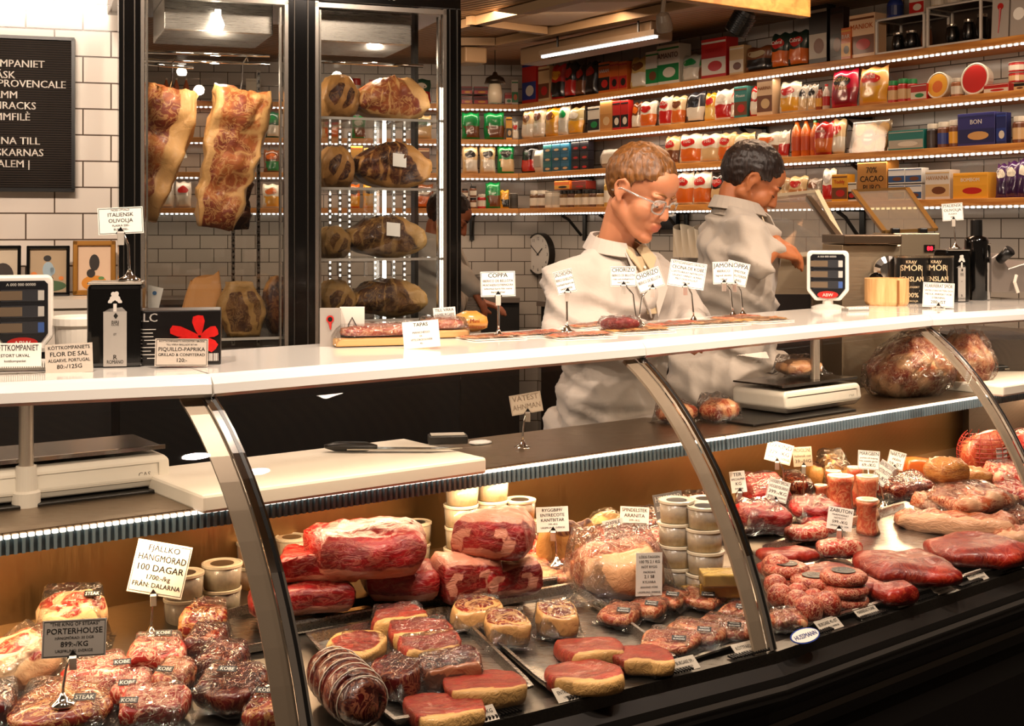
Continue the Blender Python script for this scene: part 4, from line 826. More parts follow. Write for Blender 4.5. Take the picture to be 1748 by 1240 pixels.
# ---- red roasts in the middle
for cx, cy, w_, lab in ((625, 1046, 150, 'black riser under the stacked red roasts'), (790, 1022, 110, 'black riser under the cut ribeye roasts')):
    P, W, r, s = D(cx, cy, w_, None); b = MB(); b.box((0, .08, .016), (W, .16, .03)); b.build('riser', BLACK, loc=P, rz=r, bev=.004, label=lab, cat='riser')
P, W, r, s = D(512, 1062, 56, 0); b = MB(); b.lathe([(W * .42, 0), (W * .5, .022), (W * .47, .022), (W * .4, .004)], n=32); b.build('white_dish', WHITE, loc=P + V((0, .03, 0)), label='round white dish under the lowest red roast at the left', cat='dish')
RG = 'stacked raw beef roasts'
piece('beef_roast', 'long flat red roast at the bottom left, over the white dish', 'beef roast', 512, 1040, 172, .13, .05, M_RED, 'bottom', 3, lift=.032, rz=.30, er=.3, ez=.12, rough=.06, group=RG, n=15)
piece('beef_roast', 'flat red roast lying on the lowest left roast, with white fat underneath', 'beef roast', 543, 984, 142, .13, .05, M_RED, 'bottom', 4, lift=.082, rz=.16, er=.3, ez=.12, rough=.06, group=RG, n=15)
piece('beef_roast', 'red roast with yellow fat edge under the biggest top roast', 'beef roast', 682, 1016, 132, .12, .06, M_RED, 'bottom', 5, lift=.034, rz=.25, er=.35, ez=.14, rough=.06, group=RG, n=15)
piece('beef_roast', 'biggest red roast, on top of the stack right of the tubs', 'beef roast', 626, 972, 205, .17, .085, M_RED, 'bottom', 6, lift=.095, rz=.28, er=.3, ez=.2, rough=.07, dome=.12, group=RG, n=17)
piece('ribeye_roast', 'ribeye roast with cut face and fat seam, lower left of the three', 'beef roast', 796, 1018, 112, .12, .085, M_RED, 'end', 8, lift=.03, rz=.35, er=.3, ez=.16, rough=.06, group='cut ribeye roasts', n=17)
piece('ribeye_roast', 'ribeye roast with dark cut face, lower right of the three', 'beef roast', 864, 1012, 106, .11, .066, M_RED, 'end', 9, lift=.03, rz=.45, er=.35, ez=.16, rough=.06, group='cut ribeye roasts', n=17)
piece('ribeye_roast', 'ribeye roast with pale fat top, lying across the other two', 'beef roast', 845, 946, 134, .14, .085, M_RED, 'end', 10, lift=.112, rz=-.25, er=.35, ez=.22, rough=.07, dome=.15, group='cut ribeye roasts', n=17)
# ---- striploins and packs in the trays
SG, PG = 'striploin steaks in the trays', 'vacuum packed steaks in the tray'
for a in ((828, 1196, 150, .105, .032, 'striploin steak with thick yellow fat, right behind the front one', 11), (762, 1232, 140, .118, .027, 'front striploin steak at the lower edge, below the dark packed steak', 12), (1010, 1126, 112, .115, .026, 'rear left striploin of the three bright ones', 13), (1094, 1140, 94, .118, .027, 'right striploin of the three bright ones', 14), (994, 1170, 128, .118, .027, 'front striploin of the three bright ones, nearest the ticket rail', 15)):
    piece('striploin_steak', a[5], 'steak', a[0], a[1], a[2], a[3], a[4], M_STK, 'cap', a[6], rz=.30, er=.6, ez=.05, rough=.03, dome=.0, group=SG, lift=.006, n=15)
for a in ((682, 1082, 100, .06, .042, 'packed striploin at the very back of the left tray', 16, M_STK, 'cap', .32), (718, 1108, 118, .06, .042, 'packed striploin second from the back of the left tray', 17, M_STK, 'cap', .34), (735, 1137, 118, .062, .044, 'packed striploin third from the back of the left tray', 18, M_STK, 'cap', .34), (768, 1172, 120, .062, .048, 'dark packed striploin behind the fresh striploins', 19, M_DARK, 'cap', .36),
          (606, 1124, 92, .105, .03, 'flat packed sirloin with two red eyes at the left of the tray', 20, M_STK, 'rim', -.35), (676, 1186, 96, .062, .05, 'dark narrow packed steak at the left front of the tray', 21, M_DARK, 'none', -.75),
          (815, 1070, 92, .085, .045, 'leftmost packed ribeye at the back of the middle tray', 22, M_RIB, 'eye', .1), (866, 1098, 80, .085, .048, 'middle packed ribeye, nearest to the viewer of the three', 23, M_RIB, 'eye', .2), (951, 1082, 76, .08, .048, 'right packed ribeye with purple pen marks', 24, M_RIB, 'eye', .2)):
    piece('packed_steak', a[5], 'packed steak', a[0], a[1], a[2], a[3], a[4], a[7], a[8], a[6], rz=a[9], er=.75 if a[8] == 'eye' else .5, ez=.08, dome=.0, rough=.05, group=PG, lift=.006, packed=True, n=15)
# string-tied roast
A, B_ = at_deck(556, 1182), at_deck(626, 1282); dv = (B_ - A); Lr = dv.length
o = thing('rolled_roast', 'dark red rolled roast tied with white strings at the left of the steel tray', 'beef roast', A, math.atan2(dv.y, dv.x))
b = MB(); K = 26; rr = [.046 * (1 - .55 * (2 * abs(i / K - .5)) ** 6) * (1 - .05 * (i % 4 == 0)) for i in range(K + 1)]
b.tube([(Lr * i / K, .004 * math.sin(i), .046 + .002 * math.sin(i * 1.7)) for i in range(K + 1)], rr, 20); b.a = [0.12] * len(b.v); b.build('meat', M_DARK, o, smooth=True)
for i in range(7):
    x = Lr * (.12 + .125 * i); q_ = .047 * (1 - .55 * (2 * abs(x / Lr - .5)) ** 6) + .0012; b = MB(); b.tube([(x + .004 * math.sin(a), q_ * math.cos(a) + .002, .046 + q_ * math.sin(a)) for a in [2 * PI * k / 20 for k in range(20)]], .0013, 6, closed=True); b.build('string', pm('e2d6c2', .7), o)
# large packed joint with its white label
o = piece('packed_joint', 'large packed beef joint with pale fat and a big white label', 'packed meat', 1056, 1012, 158, .15, .105, M_PINK, 'side', 25, rz=.25, er=.5, ez=.35, rough=.06, dome=.05, lift=.004, n=17)
film(o, .225, .165, .11, 26, 1.12)
b = MB(); b.box((0, 0, 0), (.062, .0012, .09)); lb_ = b.build('paper_label', pm('d8d2c8', .4), o, loc=(.034, -.100, .064), rot=(-.10, .06, .10))
t = MB()
for i, (tx, h) in enumerate((('LÖDS-TAGGEN', .006), ('100 TS 2.1 KG', .007), ('NÖT RYGG', .006), ('PACKDAG', .005), ('2.1 58', .008), ('KYLVARA', .006), ('ANVÄND FÖRE', .005), ('URSPRUNG SVERIGE', .005))): t.text(tx, (0, -.0012, .034 - .0105 * i), (1, 0, 0), (0, 0, 1), h * 1.2, wmax=.054)
t.build('lettering', INK, lb_)
# meat behind: ribs, rounds
piece('aged_round', 'round aged beef slice with orange rim standing by the back wall', 'beef', 958, 975, 84, .06, .115, M_AGEDK, 'eye', 27, rz=.3, er=.7, ez=.5, rough=.06, n=13)
piece('aged_round', 'second aged beef slice peeking out right of the first', 'beef', 992, 965, 60, .05, .10, M_AGEDK, 'rim', 28, rz=.3, er=.7, ez=.5, rough=.06, n=13)
P, W, r, s = D(1042, 962, 72, 0); o = thing('round_cheese', 'pale round cheese in clear wrap standing by the back wall', 'cheese', P + V((0, .10, 0)), .3)
b = MB(); b.lathe([(W * .46, -.02), (W * .5, -.012), (W * .5, .012), (W * .46, .02)], n=36, R=Matrix.Rotation(PI / 2 - .15, 3, 'X'), c=(0, 0, W * .5)); b.build('cheese', pm('d6ae72', .5, var=.1), o, smooth=True)
b = MB(); b.lathe([(W * .5, -.022), (W * .6, -.004), (W * .6, .0), (W * .5, .022)], n=24, R=Matrix.Rotation(PI / 2 - .15, 3, 'X'), c=(0, 0, W * .5)); b.v = [v + V((0, 0, .0)) + noise.noise_vector(v * 30) * .006 for v in b.v]; b.build('film', BAG, o, smooth=True)
RB = 'packed ribs and trimmings behind the signs'
for a in ((1005, 968, 110, .10, .07, M_WAG, 'fatty', 'packed marbled beef lump between the two rows of signs', 31), (1105, 958, 90, .10, .06, M_WAG, 'marb', 'packed marbled beef behind the spindle steak sign', 32), (935, 978, 92, .10, .035, M_PINK, 'fatty', 'flat packed ribs under the ribeye sign stand, upper piece', 33), (955, 994, 110, .09, .03, M_PINK, 'fatty', 'flat packed ribs under the ribeye sign stand, front piece', 34), (905, 960, 60, .08, .05, M_WAG, 'fatty', 'small packed rib piece right behind the pale-topped ribeye roast', 35),
          (1112, 930, 70, .09, .07, M_DARK, 'none', 'dark packed beef by the back wall, left of the grey sauce sign', 36), (1190, 908, 90, .10, .08, M_AGEDK, 'none', 'dark packed beef by the back wall above the white tubs', 37), (1225, 915, 50, .08, .06, M_RED, 'none', 'red packed beef by the steel rib, above the white tubs', 38)):
    piece('packed_ribs' if a[6] == 'fatty' else 'packed_beef', a[7], 'packed meat', *a[:5], a[5], a[6], a[8], rz=.3, er=.4, rough=.08, group=RB, packed=True)
# ---- tubs
TUBP = sheet('tub_plastic', (.95, .93, .88), .06, .35, .25, milk=.2)
def tub(cx, cy, wpx, col, label, lift=0.0, group='plastic sauce tubs', hh=.050, back=0.0):
    P, W, r, s = D(cx, cy, wpx, 0, 0); R_ = W / 2; P = P + V((0, R_ * .8 + back, lift))
    o = thing('sauce_tub', label, 'tub', P, 0, group)
    b = MB(); b.lathe([(R_ * .86, .001), (R_ * .93, hh * .86), (.001, hh * .86)], n=28); b.build('sauce', pm(col, .5, var=.35, bs=120), o, smooth=False)
    b = MB(); b.lathe([(R_ * .9, 0), (R_ * .965, hh * .9)], n=28); b.build('cup', TUBP, o, smooth=True)
    b = MB(); b.lathe([(R_ * .97, hh * .86), (R_ * 1.0, hh * .88), (R_ * 1.0, hh * .98), (R_ * .93, hh), (R_ * .88, hh * .955)], n=28); b.build('lid', pm('d4c8b0', .3, coat=.3), o, smooth=False)
    b = MB(); b.lathe([(R_ * .58, hh * .96), (R_ * .58, hh * .965)], n=24); b.build('label', pm('2a2520', .4), o)
def tubs(cx, cy, wpx, col, n, desc, hh=.050, back=0.0):
    for i in range(n): tub(cx + (i % 2) * 2, cy, wpx, col, '%s, %s' % (desc, 'alone' if n == 1 else ('bottom one', 'second from the bottom', 'third from the bottom', 'top one')[i if i < n - 1 else 3]), lift=i * hh * 1.0, hh=hh, back=back)
CRM, ORA, WHT = 'cdb078', 'cc8a2c', 'cfc2a4'
tubs(371, 1052, 70, WHT, 2, 'white tub with herb cream in the stack right of the dry-aged sign'); tubs(306, 1070, 68, WHT, 2, 'white tub in the stack half behind the dry-aged sign')
tubs(428, 1010, 64, ORA, 2, 'orange sauce tub in the stack behind the left steel rib'); tubs(492, 1000, 58, CRM, 2, 'cream tub in the stack just right of the left steel rib')
tubs(784, 990, 62, CRM, 4, 'cream tub in the stack left of the pale-topped ribeye roast', back=.06); tubs(838, 978, 58, CRM, 4, 'cream tub in the stack behind the pale-topped ribeye roast', back=.05); tubs(888, 976, 56, ORA, 3, 'orange tub in the stack left of the ribeye sign', back=.05); tubs(704, 985, 52, CRM, 2, 'cream tub in the stack behind the biggest red roast', back=.08)
tubs(1156, 1010, 62, CRM, 4, 'cream tub in the stack in front of the grey sauce sign'); tubs(1206, 1022, 66, CRM, 4, 'cream tub in the front stack left of the middle steel rib'); tubs(1212, 970, 56, ORA, 3, 'orange tub in the stack beside the middle steel rib', back=.05)
# ---- yellow cheese
for i, (cx, cy, w_, lf, lab) in enumerate(((1236, 1020, 62, 0, 'yellow cheese block at the bottom of the pile by the steel rib'), (1244, 1018, 56, .03, 'yellow cheese block in the middle of the pile by the steel rib'), (1250, 1000, 56, .058, 'pale cheese block on top of the pile by the steel rib'), (1222, 1028, 50, 0, 'front yellow cheese block, left of the pile by the steel rib'))):
    P, W, r, s = D(cx - 14, cy + 4, w_ * 1.25, -.35 + .2 * i, lf); o = thing('cheese_block', lab, 'cheese', P, r, 'yellow cheese blocks')
    b = MB(); b.box((0, .03, .0145), (W, .06, .027)); b.build('cheese', pm('e0a838' if i != 2 else 'e8c068', .45, var=.1), o, bev=.003); b = MB(); b.box((0, .03, .0155), (W * 1.03, .064, .0285)); b.v = [v + noise.noise_vector(v * 40) * .002 for v in b.v]; b.build('film', BAG, o)
# ---- small packs with black labels
for i, (cx, cy, w_, rz, lab) in enumerate(((1058, 1062, 52, -.55, 'small burger pack at the left of the tray, under the packed joint'), (1106, 1050, 52, -.6, 'small burger pack second in the back row of the tray'), (1142, 1034, 50, -.6, 'small burger pack behind the others, left of the cheese'), (1196, 1034, 62, -.45, 'burger pack just below the yellow cheese blocks'), (1142, 1110, 78, -.42, 'front left burger pack by the three bright striploins'), (1186, 1094, 80, -.5, 'front middle burger pack of the three with black labels'), (1236, 1086, 82, -.5, 'front right burger pack by the middle steel rib'), (1262, 1056, 44, -.6, 'burger pack half behind the middle steel rib'))):
    piece('burger_pack', lab, 'packed meat', cx, cy, w_ * 1.2, .085, .026, M_PINK, 'marb', 40 + i, rz=rz, er=.3, ez=.2, rough=.04, packed=True, lift=.005, group='small packed burgers', st=('WAGYU\nBURGARE', .24, -.22, .028, .012, .25))
# ---- left module
KB = 'packed marbled beef with black labels'
piece('packed_steak', 'porterhouse steak pack behind its grey sign, with yellow fat', 'packed steak', 122, 1098, 118, .06, .085, M_PORT, 'eye', 50, rz=.15, er=.5, ez=.45, rough=.05, packed=True, st=('STEAK', .3, -.1, .03, .014))
piece('packed_steak', 'big packed steak with white fat at the left edge', 'packed steak', 28, 1172, 120, .16, .075, M_PORT, 'eye', 51, rz=-.5, er=.55, ez=.4, rough=.06, packed=True, n=15)
for i, (cx, cy, w_, l, h, rz, m_, lab, st) in enumerate(((268, 1142, 92, .08, .045, .15, M_WAG, 'marbled pack with black label furthest back, left of the dark stack', (.1, .2)), (164, 1180, 108, .10, .045, .25, M_WAG, 'wide marbled pack behind the two black labels, below the porterhouse sign', (.4, -.15)), (225, 1202, 70, .07, .04, .1, M_WAG, 'marbled pack in the middle with its black label in front', (-.05, -.3)), (296, 1180, 66, .08, .04, -.15, M_PINK, 'pale marbled pack left of the big dark pack', (-.1, -.25)), (262, 1236, 118, .08, .045, .05, M_WAG, 'marbled pack cut by the bottom edge, right of the sign stand', (-.3, -.3)))):
    piece('kobe_pack', lab, 'packed meat', cx, cy, w_, l, h, m_, 'marb', 52 + i, rz=rz, er=.4, ez=.2, rough=.05, packed=True, group=KB, st=('KOBE', st[0], st[1], .03, .012))
piece('packed_steak', 'large brown-red steak pack under the porterhouse sign stand', 'packed steak', 108, 1228, 170, .15, .04, M_RIB, 'marb', 60, rz=.1, er=.65, ez=.3, rough=.05, packed=True, n=15, st=('STEAK', .25, -.2, .035, .014))
piece('packed_steak', 'dark red pack at the lower left corner', 'packed steak', -2, 1236, 60, .08, .05, M_DARK, 'none', 61, rz=.2, packed=True)
DG = 'dark packed beef in the left case'
for i, (cx, cy, w_, l, h, rz, lf, lab, m_, st) in enumerate(((348, 1098, 74, .075, .062, -.15, .0, 'bright red marbled pack at the top of the dark row', M_RIB, 0), (352, 1128, 74, .07, .05, -.2, .0, 'reddish block second in the dark row, behind the darker ones', M_DARK, 0), (378, 1160, 88, .08, .05, -.2, .0, 'dark red pack third in the dark row', M_DARK, 0), (392, 1206, 120, .10, .05, -.15, .004, 'big glossy dark pack with a black label, largest of the dark row', M_DARK, 1), (456, 1238, 80, .08, .045, -.1, .0, 'dark red pack at the bottom edge next to the left steel rib', M_RIB, 1))):
    piece('dark_beef_pack', lab, 'packed meat', cx, cy, w_, l, h, m_, 'none', 65 + i, rz=rz, lift=lf, er=.4, ez=.25, rough=.07, packed=True, group=DG, st=('KOBE', -.05, .05, .034, .012) if st else None)
# ---- right module
QG = 'packed red beef in the right case'
for i, (cx, cy, w_, l, h, rz, lf, lab, m_) in enumerate(((1306, 868, 84, .09, .075, .35, .02, 'tall red pack behind the tilted ox beef sign', M_RED), (1296, 908, 88, .10, .05, .25, .0, 'red pack at the bottom of the pile by the steel rib', M_RED), (1300, 898, 84, .10, .05, .25, .05, 'red pack on top of the pile by the steel rib', M_RED), (1388, 882, 82, .10, .04, .3, .02, 'long thin red pack right of the chuck sign', M_RED), (1392, 902, 56, .08, .035, .3, .0, 'small red pack behind the zabuton sign', M_RED), (1360, 850, 50, .08, .06, .3, .0, 'dark pack under the provolone sign', M_DARK), (1545, 850, 110, .12, .055, .35, .0, 'long dark red pack behind the marrow bones', M_DARK))):
    piece('red_beef_pack', lab, 'packed meat', cx, cy, w_, l, h, m_, 'none', 75 + i, rz=rz, lift=lf, er=.35, ez=.25, rough=.07, packed=True, group=QG, st=('', 0, .1, .02, .012) if False else None)
for i, (cx, cy, w_, l, h, rz, lab) in enumerate(((1376, 922, 74, .07, .035, .3, 'marbled sliced beef piece left of the zabuton sign stand'), (1432, 950, 78, .07, .04, .1, 'marbled beef roll at the foot of the zabuton sign'), (1400, 912, 50, .06, .03, .5, 'thin marbled slice behind the zabuton sign stand'))):
    piece('marbled_slice', lab, 'beef', cx, cy, w_, l, h, M_WAG, 'marb', 84 + i, rz=rz, er=.6, rough=.06, lift=.012, group='marbled slices by the zabuton sign')
for i, (cx, cy, w_, l, h, rz, lf, lab) in enumerate(((1345, 960, 100, .10, .03, .35, .012, 'flat red marinated slice furthest back on the right tray'), (1405, 990, 110, .10, .03, .4, .012, 'flat red marinated slice behind the patties'), (1330, 985, 70, .09, .03, .3, .012, 'flat red marinated slice with a black sticker by the steel rib'), (1470, 1012, 70, .10, .03, .5, .012, 'narrow red slice between patties and the big slab'), (1528, 1030, 78, .07, .04, .35, .010, 'thick short red slice at the front of the right tray'))):
    piece('marinated_slice', lab, 'beef', cx, cy, w_, l, h, M_MARI, 'none', 90 + i, rz=rz, er=.35, rough=.05, lift=lf, group='marinated slices')
piece('marinated_slab', 'biggest marinated red slab in the middle of the right tray', 'beef', 1542, 985, 150, .24, .048, M_MARI, 'none', 96, rz=.1, er=.5, ez=.3, rough=.04, lift=.010, n=19)
piece('marinated_slab', 'second marinated red slab, right of the biggest one', 'beef', 1660, 955, 160, .22, .05, M_MARI, 'none', 97, rz=.25, er=.5, ez=.3, rough=.045, lift=.008, n=19)
for i, (cx, cy, lf, lab) in enumerate(((1452, 1038, .012, 'bottom patty of the front stack'), (1452, 1038, .037, 'second patty of the front stack'), (1450, 1036, .062, 'top patty of the front stack, with a black sticker'), (1398, 1026, .012, 'lower patty of the middle stack'), (1398, 1024, .037, 'upper patty of the middle stack, with a black sticker'), (1352, 1004, .012, 'lower patty of the rear stack'), (1350, 1002, .037, 'upper patty of the rear stack, with a black sticker'))):
    P, W, r, s = D(cx, cy + 18, 70, .3, 0); P.y += .05; P.z += lf
    o = thing('beef_patty', lab, 'patty', P, .3 + i, 'stacked minced beef patties'); b = MB(); b.lump((.052, .052, .0125), 1, .18, 13, 100 + i, .03, 5, nz=5); b.build('meat', M_MINCE, o, loc=(0, 0, .0125), smooth=True)
    if 'sticker' in lab:
        b = MB(); b.lathe([(.026, 0), (.026, .001)], n=24); c = b.build('sticker', BLK, o, loc=(0, 0, .0265), rz=-.3 - i); t = MB(); [t.text(q, (0, .006 - .009 * k, .0014), (1, 0, 0), (0, 1, 0), .008, wmax=.04) for k, q in enumerate(('KÖTT', 'BURGARE'))]; t.build('lettering', CARD, c)
for i, (cx, cy, r_) in enumerate(((1330, 1000, .034), (1336, 1044, .028), (1366, 1036, .024), (1366, 1056, .028), (1394, 1046, .024), (1386, 1070, .030), (1418, 1062, .030), (1414, 1046, .022), (1328, 1024, .026))):
    P = at_deck(cx, cy, .012); b = MB(); b.lump((r_, r_, r_ * .92), 1, .62, 11, 110 + i, .03, 4, nz=9); b.build('meatball', M_MINCE, loc=P + V((0, r_, r_ * .9)), smooth=True, label=['big meatball at the back beside the steel rib', 'meatball at the left end of the heap', 'small meatball at the back of the heap', 'meatball left of centre in the heap', 'small meatball against the middle patty stack', 'front meatball, left of the two nearest', 'front meatball, right of the two nearest, by the patty stack', 'small meatball in front of the middle patty stack', 'meatball between the big one and the heap'][i], cat='meatball', group='raw meatballs')
piece('packed_steak', 'packed pale steak at the lower left corner of the right case', 'packed steak', 1346, 1074, 62, .06, .03, M_PINK, 'marb', 120, rz=.2, packed=True, lift=.004)
# marrow bones
def bone(cx, cy, wpx, hpx, label, lift=0.0, tilt=0.0, dark=True):
    P, W, r, s = D(cx, cy, wpx, 0, lift); h = hpx * s; R_ = W / 2; P.y += R_
    o = thing('marrow_bone', label, 'bone', P, .3, 'upright marrow bones', rot=(0, tilt, .3))
    b = MB(); n = 11; K = 9
    prof = [(R_ * (1 - .22 * math.sin(PI * i / (K - 1))) * (1.05 if i == 0 else 1), h * i / (K - 1)) for i in range(K)]
    b.lathe(prof, n=24); b.v = [v + noise.noise_vector(v * 45 + V((cx, 0, 0))) * .004 for v in b.v]; b.a = [.25 + .35 * (v.x > .4 * R_) + .2 * (v.z > h * .93) for v in b.v]; b.build('bone', M_HAM, o, smooth=True)
    b = MB(); b.lathe([(R_ * .92, 0), (R_ * .93, .003), (R_ * .5, .0035)], n=24); c = b.build('cut_end', pm('e8d4b4', .45, var=.15, bs=150), o, loc=(0, 0, h))
    b = MB(); b.lathe([(R_ * .5, 0), (R_ * .5, .001)], n=20); b.build('marrow', pm('d8a890', .4, var=.3, bs=120), c, loc=(0, 0, .0035))
for a in ((1486, 916, 40, 58, 'front marrow bone standing on the empty part of the steel tray', .004), (1486, 890, 40, 72, 'marrow bone with white cut end, just behind the front one', .004), (1441, 884, 48, 66, 'wide orange marrow bone left of the white-ended one', 0), (1426, 862, 28, 54, 'thin marrow bone at the back with white end', 0), (1464, 868, 30, 66, 'marrow bone half hidden behind the wide orange one', 0), (1404, 868, 24, 36, 'short marrow bone at the left of the group', 0)): bone(*a[:5], lift=a[5])
# smoked meats at the right
piece('salmon_side', 'orange smoked slab leaning left of the bacon', 'smoked meat', 1570, 828, 62, .07, .075, pm('c8622a', .3, coat=.4, var=.3, bs=50), 'none', 130, rz=.2, er=.2, ez=.1, rough=.02)
for i, (cx, cy, w_, h, lf, lab) in enumerate(((1630, 832, 128, .045, .0, 'long bacon slab at the bottom of the smoked meats'), (1640, 826, 110, .04, .045, 'bacon slab second from the bottom of the smoked meats'), (1618, 822, 66, .06, .085, 'bacon slab on top with pale end, left of the netted ham'))):
    piece('bacon_slab', lab, 'smoked meat', cx, cy, w_, .09, h, M_BACON, 'none', 131 + i, rz=.2, lift=lf, er=.3, ez=.25, rough=.06, group='bacon slabs')
o = piece('netted_ham', 'big ham in a red net with a grey label by the right steel rib', 'ham', 1680, 812, 92, .13, .135, M_HAM, 'none', 135, rz=.2, er=.7, ez=.55, rough=.03, lift=.01)
b = MB(); W = 92 * mpp(3.6) / 2
for k in range(9): z = .012 + .013 * k; q = math.sqrt(max(.05, 1 - ((z - .068) / .085) ** 2)); b.tube([(W * q * math.cos(a), .067 * q * math.sin(a), z) for a in [2 * PI * j / 24 for j in range(24)]], .0014, 5, closed=True)
for k in range(14):
    a = 2 * PI * k / 14; b.tube([(W * math.sqrt(max(.05, 1 - ((z - .068) / .085) ** 2)) * math.cos(a), .067 * math.sqrt(max(.05, 1 - ((z - .068) / .085) ** 2)) * math.sin(a), z) for z in [.006 + .0125 * j for j in range(11)]], .0013, 5)
b.v = [V((v.x * 1.13, v.y * 1.14, v.z * 1.05)) for v in b.v]; b.build('net', pm('8c2416', .6), o); b = MB(); b.box((0, 0, 0), (.04, .001, .045)); b.build('label', STK, o, loc=(.018, -.069, .075), rot=(-.1, 0, .15))
for i, (cx, cy, w_, l, h, rz, lf, m_, lab, ft) in enumerate(((1722, 838, 70, .12, .07, .3, 0, M_WAG, 'pink packed beef right of the netted ham', 'marb'), (1640, 878, 130, .14, .04, .35, 0, M_RIBS, 'packed rib slab lowest in the pile at the right', 'fatty'), (1660, 868, 140, .14, .05, .35, .04, M_RIBS, 'packed rib slab on top of the pile at the right', 'fatty'), (1600, 880, 70, .10, .05, .4, 0, M_RIBS, 'packed ribs with grey label left of the rib pile', 'fatty'), (1730, 905, 70, .10, .05, .35, .0, M_RIBS, 'packed rib piece at the right edge, above the long bone rib', 'fatty'), (1730, 862, 60, .09, .05, .3, .01, M_WAG, 'small marbled pack by the right steel rib', 'marb'))):
    piece('rib_slab', lab, 'packed meat', cx, cy, w_, l, h, m_, ft, 140 + i, rz=rz, lift=lf, er=.2, ez=.2, rough=.06, packed=True, n=19, group='packed rib slabs at the right')
piece('long_rib', 'long bone-in rib strip with yellow fat lying along the right tray', 'beef', 1632, 912, 205, .09, .055, M_RIBS, 'cap', 150, rz=-.30, er=.2, ez=.25, rough=.05, n=19, lift=.004)
piece('long_rib', 'second bone-in rib strip behind the slab at the right edge', 'beef', 1735, 935, 80, .09, .05, M_RIBS, 'cap', 151, rz=-.25, er=.2, ez=.25, rough=.05, lift=.004)
piece('packed_beef', 'red packed piece in the far right module beyond the right steel rib', 'packed meat', 1778, 790, 90, .14, .09, M_RED, 'marb', 152, rz=.4, packed=True)
# tied provolone rings / dark sausage knots
o = piece('smoked_shank', 'dark brown smoked shank with a cream end by the back wall', 'smoked meat', 1424, 842, 58, .08, .10, M_BRN, 'eye', 155, rz=.2, er=.7, ez=.5, rough=.07, packed=True); piece('smoked_shank', 'second smoked shank with a pale band, left of the cream-ended one', 'smoked meat', 1392, 838, 44, .08, .085, M_AGEDK, 'rim', 156, rz=.2, er=.7, ez=.5, rough=.08)
# ---- price signs in the case
def dsign(b_, c_, w_, h, roll, lines, lab, card=CARD, ink=INK, border=True, lift=0.0, **k): return sign(at_deck, *b_, *c_, w_, h, roll, lines, lab, 'price signs in the case', card, ink, border, lift, **k)
dsign((258, 1087), (273, 972), 92, 88, 13, [('FJÄLLKO', 1), ('HÄNGMÖRAD', 1.1), ('100 DAGAR', 1.1), ('1700:-/kg', .8), ('FRÅN: DALARNA', .8)], 'big white sign for dry-aged mountain beef, tilted, left of the white tubs')
dsign((107, 1204), (127, 1090), 104, 62, 2, [('"THE KING OF STEAKS"', .7), ('PORTERHOUSE', 1.2), ('HÄNGMÖRAD: 30 DGR', .55), ('899:-/KG', 1.1), ('URSPRUNG: SVERIGE', .6)], 'grey porterhouse sign at the lower left with a framed border', card=pm('b0a89e', .5), lift=.045)
dsign((950, 966), (943, 887), 55, 42, -3, [('RYGGBIFF/', 1), ('ENTRECOTE', 1), ('KANTBITAR', 1), ('199:-/KG', .6), ('URSPRUNG: SVERIGE', .6)], 'white sirloin and entrecote trimmings sign in front of the aged slices', border=False, lift=.03)
dsign((1054, 975), (1049, 907), 36, 40, -12, [('OXFILÉ', .9), ('KANTBITAR', 1), ('SPECIALPRIS', .7), ('299:-/KG', .8)], 'small tilted ox fillet trimmings sign', border=False)
dsign((1084, 950), (1083, 884), 49, 36, 2, [('SPINDELSTEK', 1), ('ARANITA', 1), ('299:-/KG', .6), ('URSPRUNG SVERIGE', .6)], 'white spindle steak sign behind the big packed joint', border=False)
dsign((1150, 960), (1143, 868), 50, 52, -11, [('HEMGJORD', 1), ('BEARNAISESÅS', .9), ('', .8)], 'grey home-made bearnaise sign with white letters behind the tubs', card=pm('6f6a64', .5), ink=pm('ece6da', .5), border=False)
dsign((1256, 905), (1260, 823), 26, 36, -8, [('TER', 1), ('SPECIALPRIS', .6), ('KG', .9), ('sverige', .6)], 'white sign partly hidden by the middle steel rib', border=False)
dsign((1340, 872), (1330, 773), 44, 34, 13, [('OXKIND', 1.2), ('229:-/KG', 1), ('URSPRUNG: SVERIGE', .6)], 'white ox cheek sign, highest of the signs in the right case')
dsign((1372, 862), (1370, 780), 32, 33, -5, [('PROVOLONE', .9), ('italiensk ost', .6), ('39:-/HG', .8)], 'greyish provolone sign right behind the ox cheek sign', card=pm('a89c8c', .5), border=False)
dsign((1334, 912), (1328, 838), 36, 36, 14, [('HÖGREV SPECIAL', .7), ('HÖGREVSKÄRNA', .9), ('399:-/KG', 1), ('URSPRUNG: SVERIGE', .5)], 'white chuck centre sign tilted over the red packs')
dsign((1483, 872), (1483, 786), 36, 32, 2, [('MÄRGBEN', 1), ('perfekt till buljong', .5), ('från svenska gårdar', .5), ('69:-/KG', .9)], 'white marrow bone sign above the upright bones', clip=False)
dsign((1508, 868), (1507, 808), 26, 40, 32, [('ENTRECOTE', .8), ('NÖTKÖTT', .8), ('229:-/KG', .9)], 'steeply tilted sign right of the marrow bone sign')
dsign((1532, 848), (1530, 786), 28, 30, 14, [('NÄRTUPP', 1), ('FRÅN', .6), ('59:-/ST', .8)], 'small tilted sign left of the orange smoked slab')
dsign((1440, 952), (1434, 886), 42, 38, 7, [('ZABUTON', 1.2), ('MARMORERAT', .6), ('NÖTKÖTT', .6), ('599:-/KG', 1), ('URSPRUNG: USA', .6)], 'white zabuton sign in the middle of the right case', border=False, lift=.01)
dsign((1666, 800), (1663, 764), 22, 34, 14, [('BACON', 1), ('RÖKT', .7), ('29:-/HG', .8)], 'narrow tilted white sign in front of the bacon slabs', border=False)
